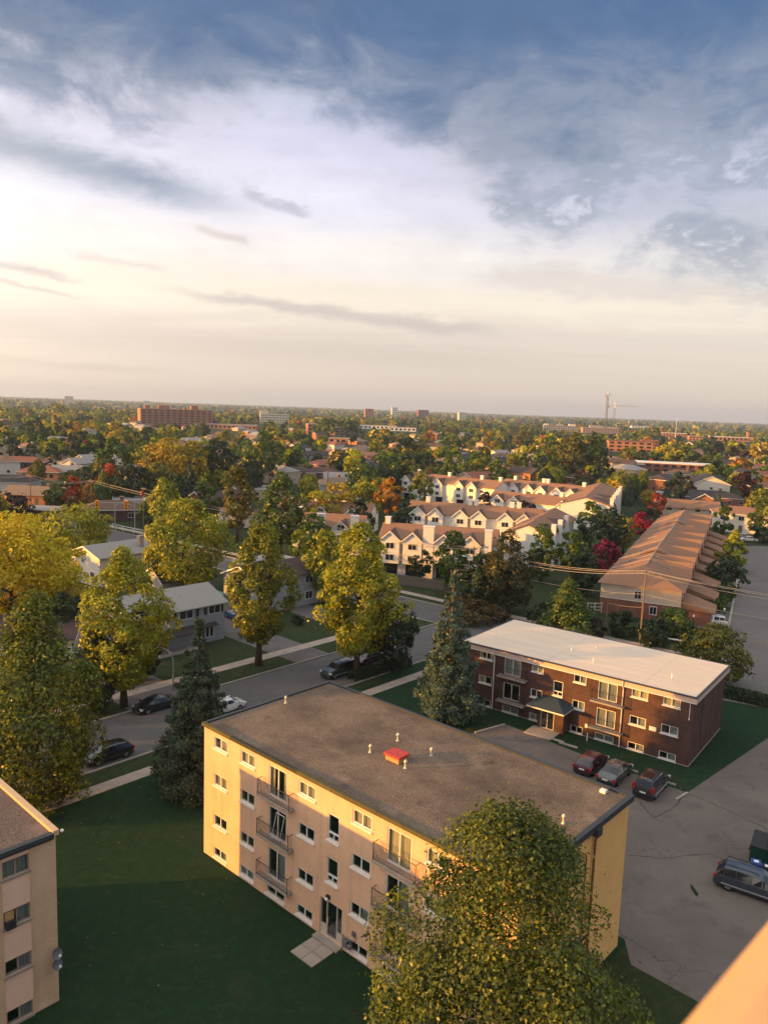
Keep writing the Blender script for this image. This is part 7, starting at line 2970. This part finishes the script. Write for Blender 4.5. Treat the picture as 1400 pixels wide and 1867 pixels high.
M_canopy = canopy_mat()
for i, (x, y, d) in enumerate(near[:n_ind]):
    pl = pick_pal(frng)
    kind = 'cone' if pl == 'spruce' else frng.choice(KINDS)
    seed = frng.randrange(3)
    key = (kind, seed)
    if key not in MEMESH:
        C, N, A = unit_tree(kind, 2200, 100 + seed)
        rr2 = np.random.default_rng(seed)
        me = leaves_to_mesh('tree', C, N, rr2.uniform(.06, .125, len(C)), A, pal('green'), 0.7, rr2)
        # a stub of trunk so the crown stands on something
        MEMESH[key] = me
    h = frng.uniform(5, 11) * (1.1 if kind in ('oval', 'pear', 'cone') else 1)
    w = h * {'round': .95, 'oval': .7, 'spread': 1.15, 'pear': .6, 'cone': .45}[kind] * frng.uniform(.85, 1.15)
    z = zones[min(3, max(0, int(project((x, y, 0))[0] / 350)))][1]
    o = inst('tree', MEMESH[key], None, (x, y, 0), frng.uniform(0, 6.28), (w, w, h))
    o.material_slots[0].link = 'OBJECT'
    o.material_slots[0].material = pal(pl)
    band = 'nearer' if d < 230 else ('middle' if d < 330 else 'farther')
    form = {'round': 'round', 'oval': 'oval', 'spread': 'spreading', 'pear': 'tapering', 'cone': 'conical'}[kind]
    tag(o, place_label('%s %s tree' % (DESC[pl], form), project((x, y, h * 0.5)), 'small' if h < 7 else ('large' if h > 9.5 else 'medium'), d), 'tree', 'trees of the suburb canopy')


def merged(name, label, items, n, leaf, seed):
    """items: x, y, h, w, palette"""
    Cs, Ns, Ss, Ts = [], [], [], []
    rr2 = np.random.default_rng(seed)
    for x, y, h, w, pl, kind in items:
        C, N, A = unit_tree(kind, n, 300 + int(rr2.integers(0, 6)))
        th = rr2.uniform(0, 6.28)
        c, s = math.cos(th), math.sin(th)
        R3 = np.array([[c, -s, 0], [s, c, 0], [0, 0, 1]])
        P = C @ R3.T * np.array([w, w, h]) + np.array([x, y, 0])
        Cs.append(P)
        Ns.append(N @ R3.T)
        Ss.append(rr2.uniform(.7, 1.3, len(C)) * leaf * (w + h) / 2)
        c1, c2 = np.array(PAL[pl][0]), np.array(PAL[pl][1])
        Ts.append((c1[None] + (c2 - c1)[None] * A[:, None]) * rr2.uniform(1.05, 1.6))
    me = leaves_to_mesh(name, np.concatenate(Cs), np.concatenate(Ns), np.concatenate(Ss), np.concatenate(Ts), M_canopy, 0.75, rr2)
    o = inst(name, me)
    return tag(o, label, None, None, 'stuff')


def rand_items(pos, hs):
    out = []
    for x, y, d in pos:
        pl = pick_pal(frng)
        kind = 'cone' if pl == 'spruce' else frng.choice(['round', 'oval', 'spread', 'round'])
        h = frng.uniform(*hs)
        out.append((x, y, h, h * {'round': .95, 'oval': .75, 'spread': 1.15, 'cone': .5}[kind], pl, kind))
    return out


merged('suburb_canopy', 'mixed autumn canopy filling the suburb beyond the nearest trees', rand_items(near[n_ind:] + fill_positions(frng, 480, 720, 430), (6, 11)), 420, 0.17, 1)
merged('distant_canopy', 'continuous autumn tree canopy of the distant suburb', rand_items(fill_positions(frng, 700, 1900, 3000), (6.5, 11.5)), 90, 0.30, 2)
merged('horizon_woods', 'thin dark line of woods along the horizon', rand_items(fill_positions(frng, 1800, 9000, 7000, False), (9, 16)), 22, 0.5, 3)

# ------------------------------------------------------------------ the tower the view is taken from: balcony parapet at lower right
pa, pb_ = ray(1405, 1682), ray(1252, 1867)
zp = CAM_H - 0.30
qa, qb = at(1405, 1682, zp), at(1252, 1867, zp)
T = thing('apartment_tower', 'ochre painted balcony parapet blurred close to the camera at lower right', 'apartment building', (qb.x, qb.y, 0), oriented(qb, qa))
ln_ = (qa - qb).length
x0, x1 = -1.2, ln_ + 0.35
b = MB()
n = 10
prof = []
for i in range(n + 1):
    t = math.pi * i / n
    prof.append((-0.066 + 0.09 * math.cos(t), zp - 0.06 + 0.06 * math.sin(t)))
prof += [(-0.156, zp - 1.2), (0.024, zp - 1.2)]
b.prism([(x0, y_, z_) for y_, z_ in prof], (x1 - x0, 0, 0), M_ochrebar)
b.build('parapet', T, smooth=False)
w = MB()
w.box(x0, x1 - 0.01, -14.0, -0.001, 0, zp - 1.21, M_yellow)
w.build('wall', T)

# ------------------------------------------------------------------ the evening haze
hm = bpy.data.materials.new('evening_haze')
hm.use_nodes = True
hn = hm.node_tree
hn.nodes.clear()
ho = hn.nodes.new('ShaderNodeOutputMaterial')
hv = hn.nodes.new('ShaderNodeVolumePrincipled')
hv.inputs['Color'].default_value = (0.56, 0.72, 1.0, 1)
hv.inputs['Density'].default_value = 0.00012
hv.inputs['Anisotropy'].default_value = 0.2
hn.links.new(hv.outputs[0], ho.inputs['Volume'])
hb = MB()
hb.box(-9600, 9600, -9600, 9600, -1.0, 135.0, hm)
tag(hb.build('haze'), 'thin evening haze over the whole suburb', kind='stuff')
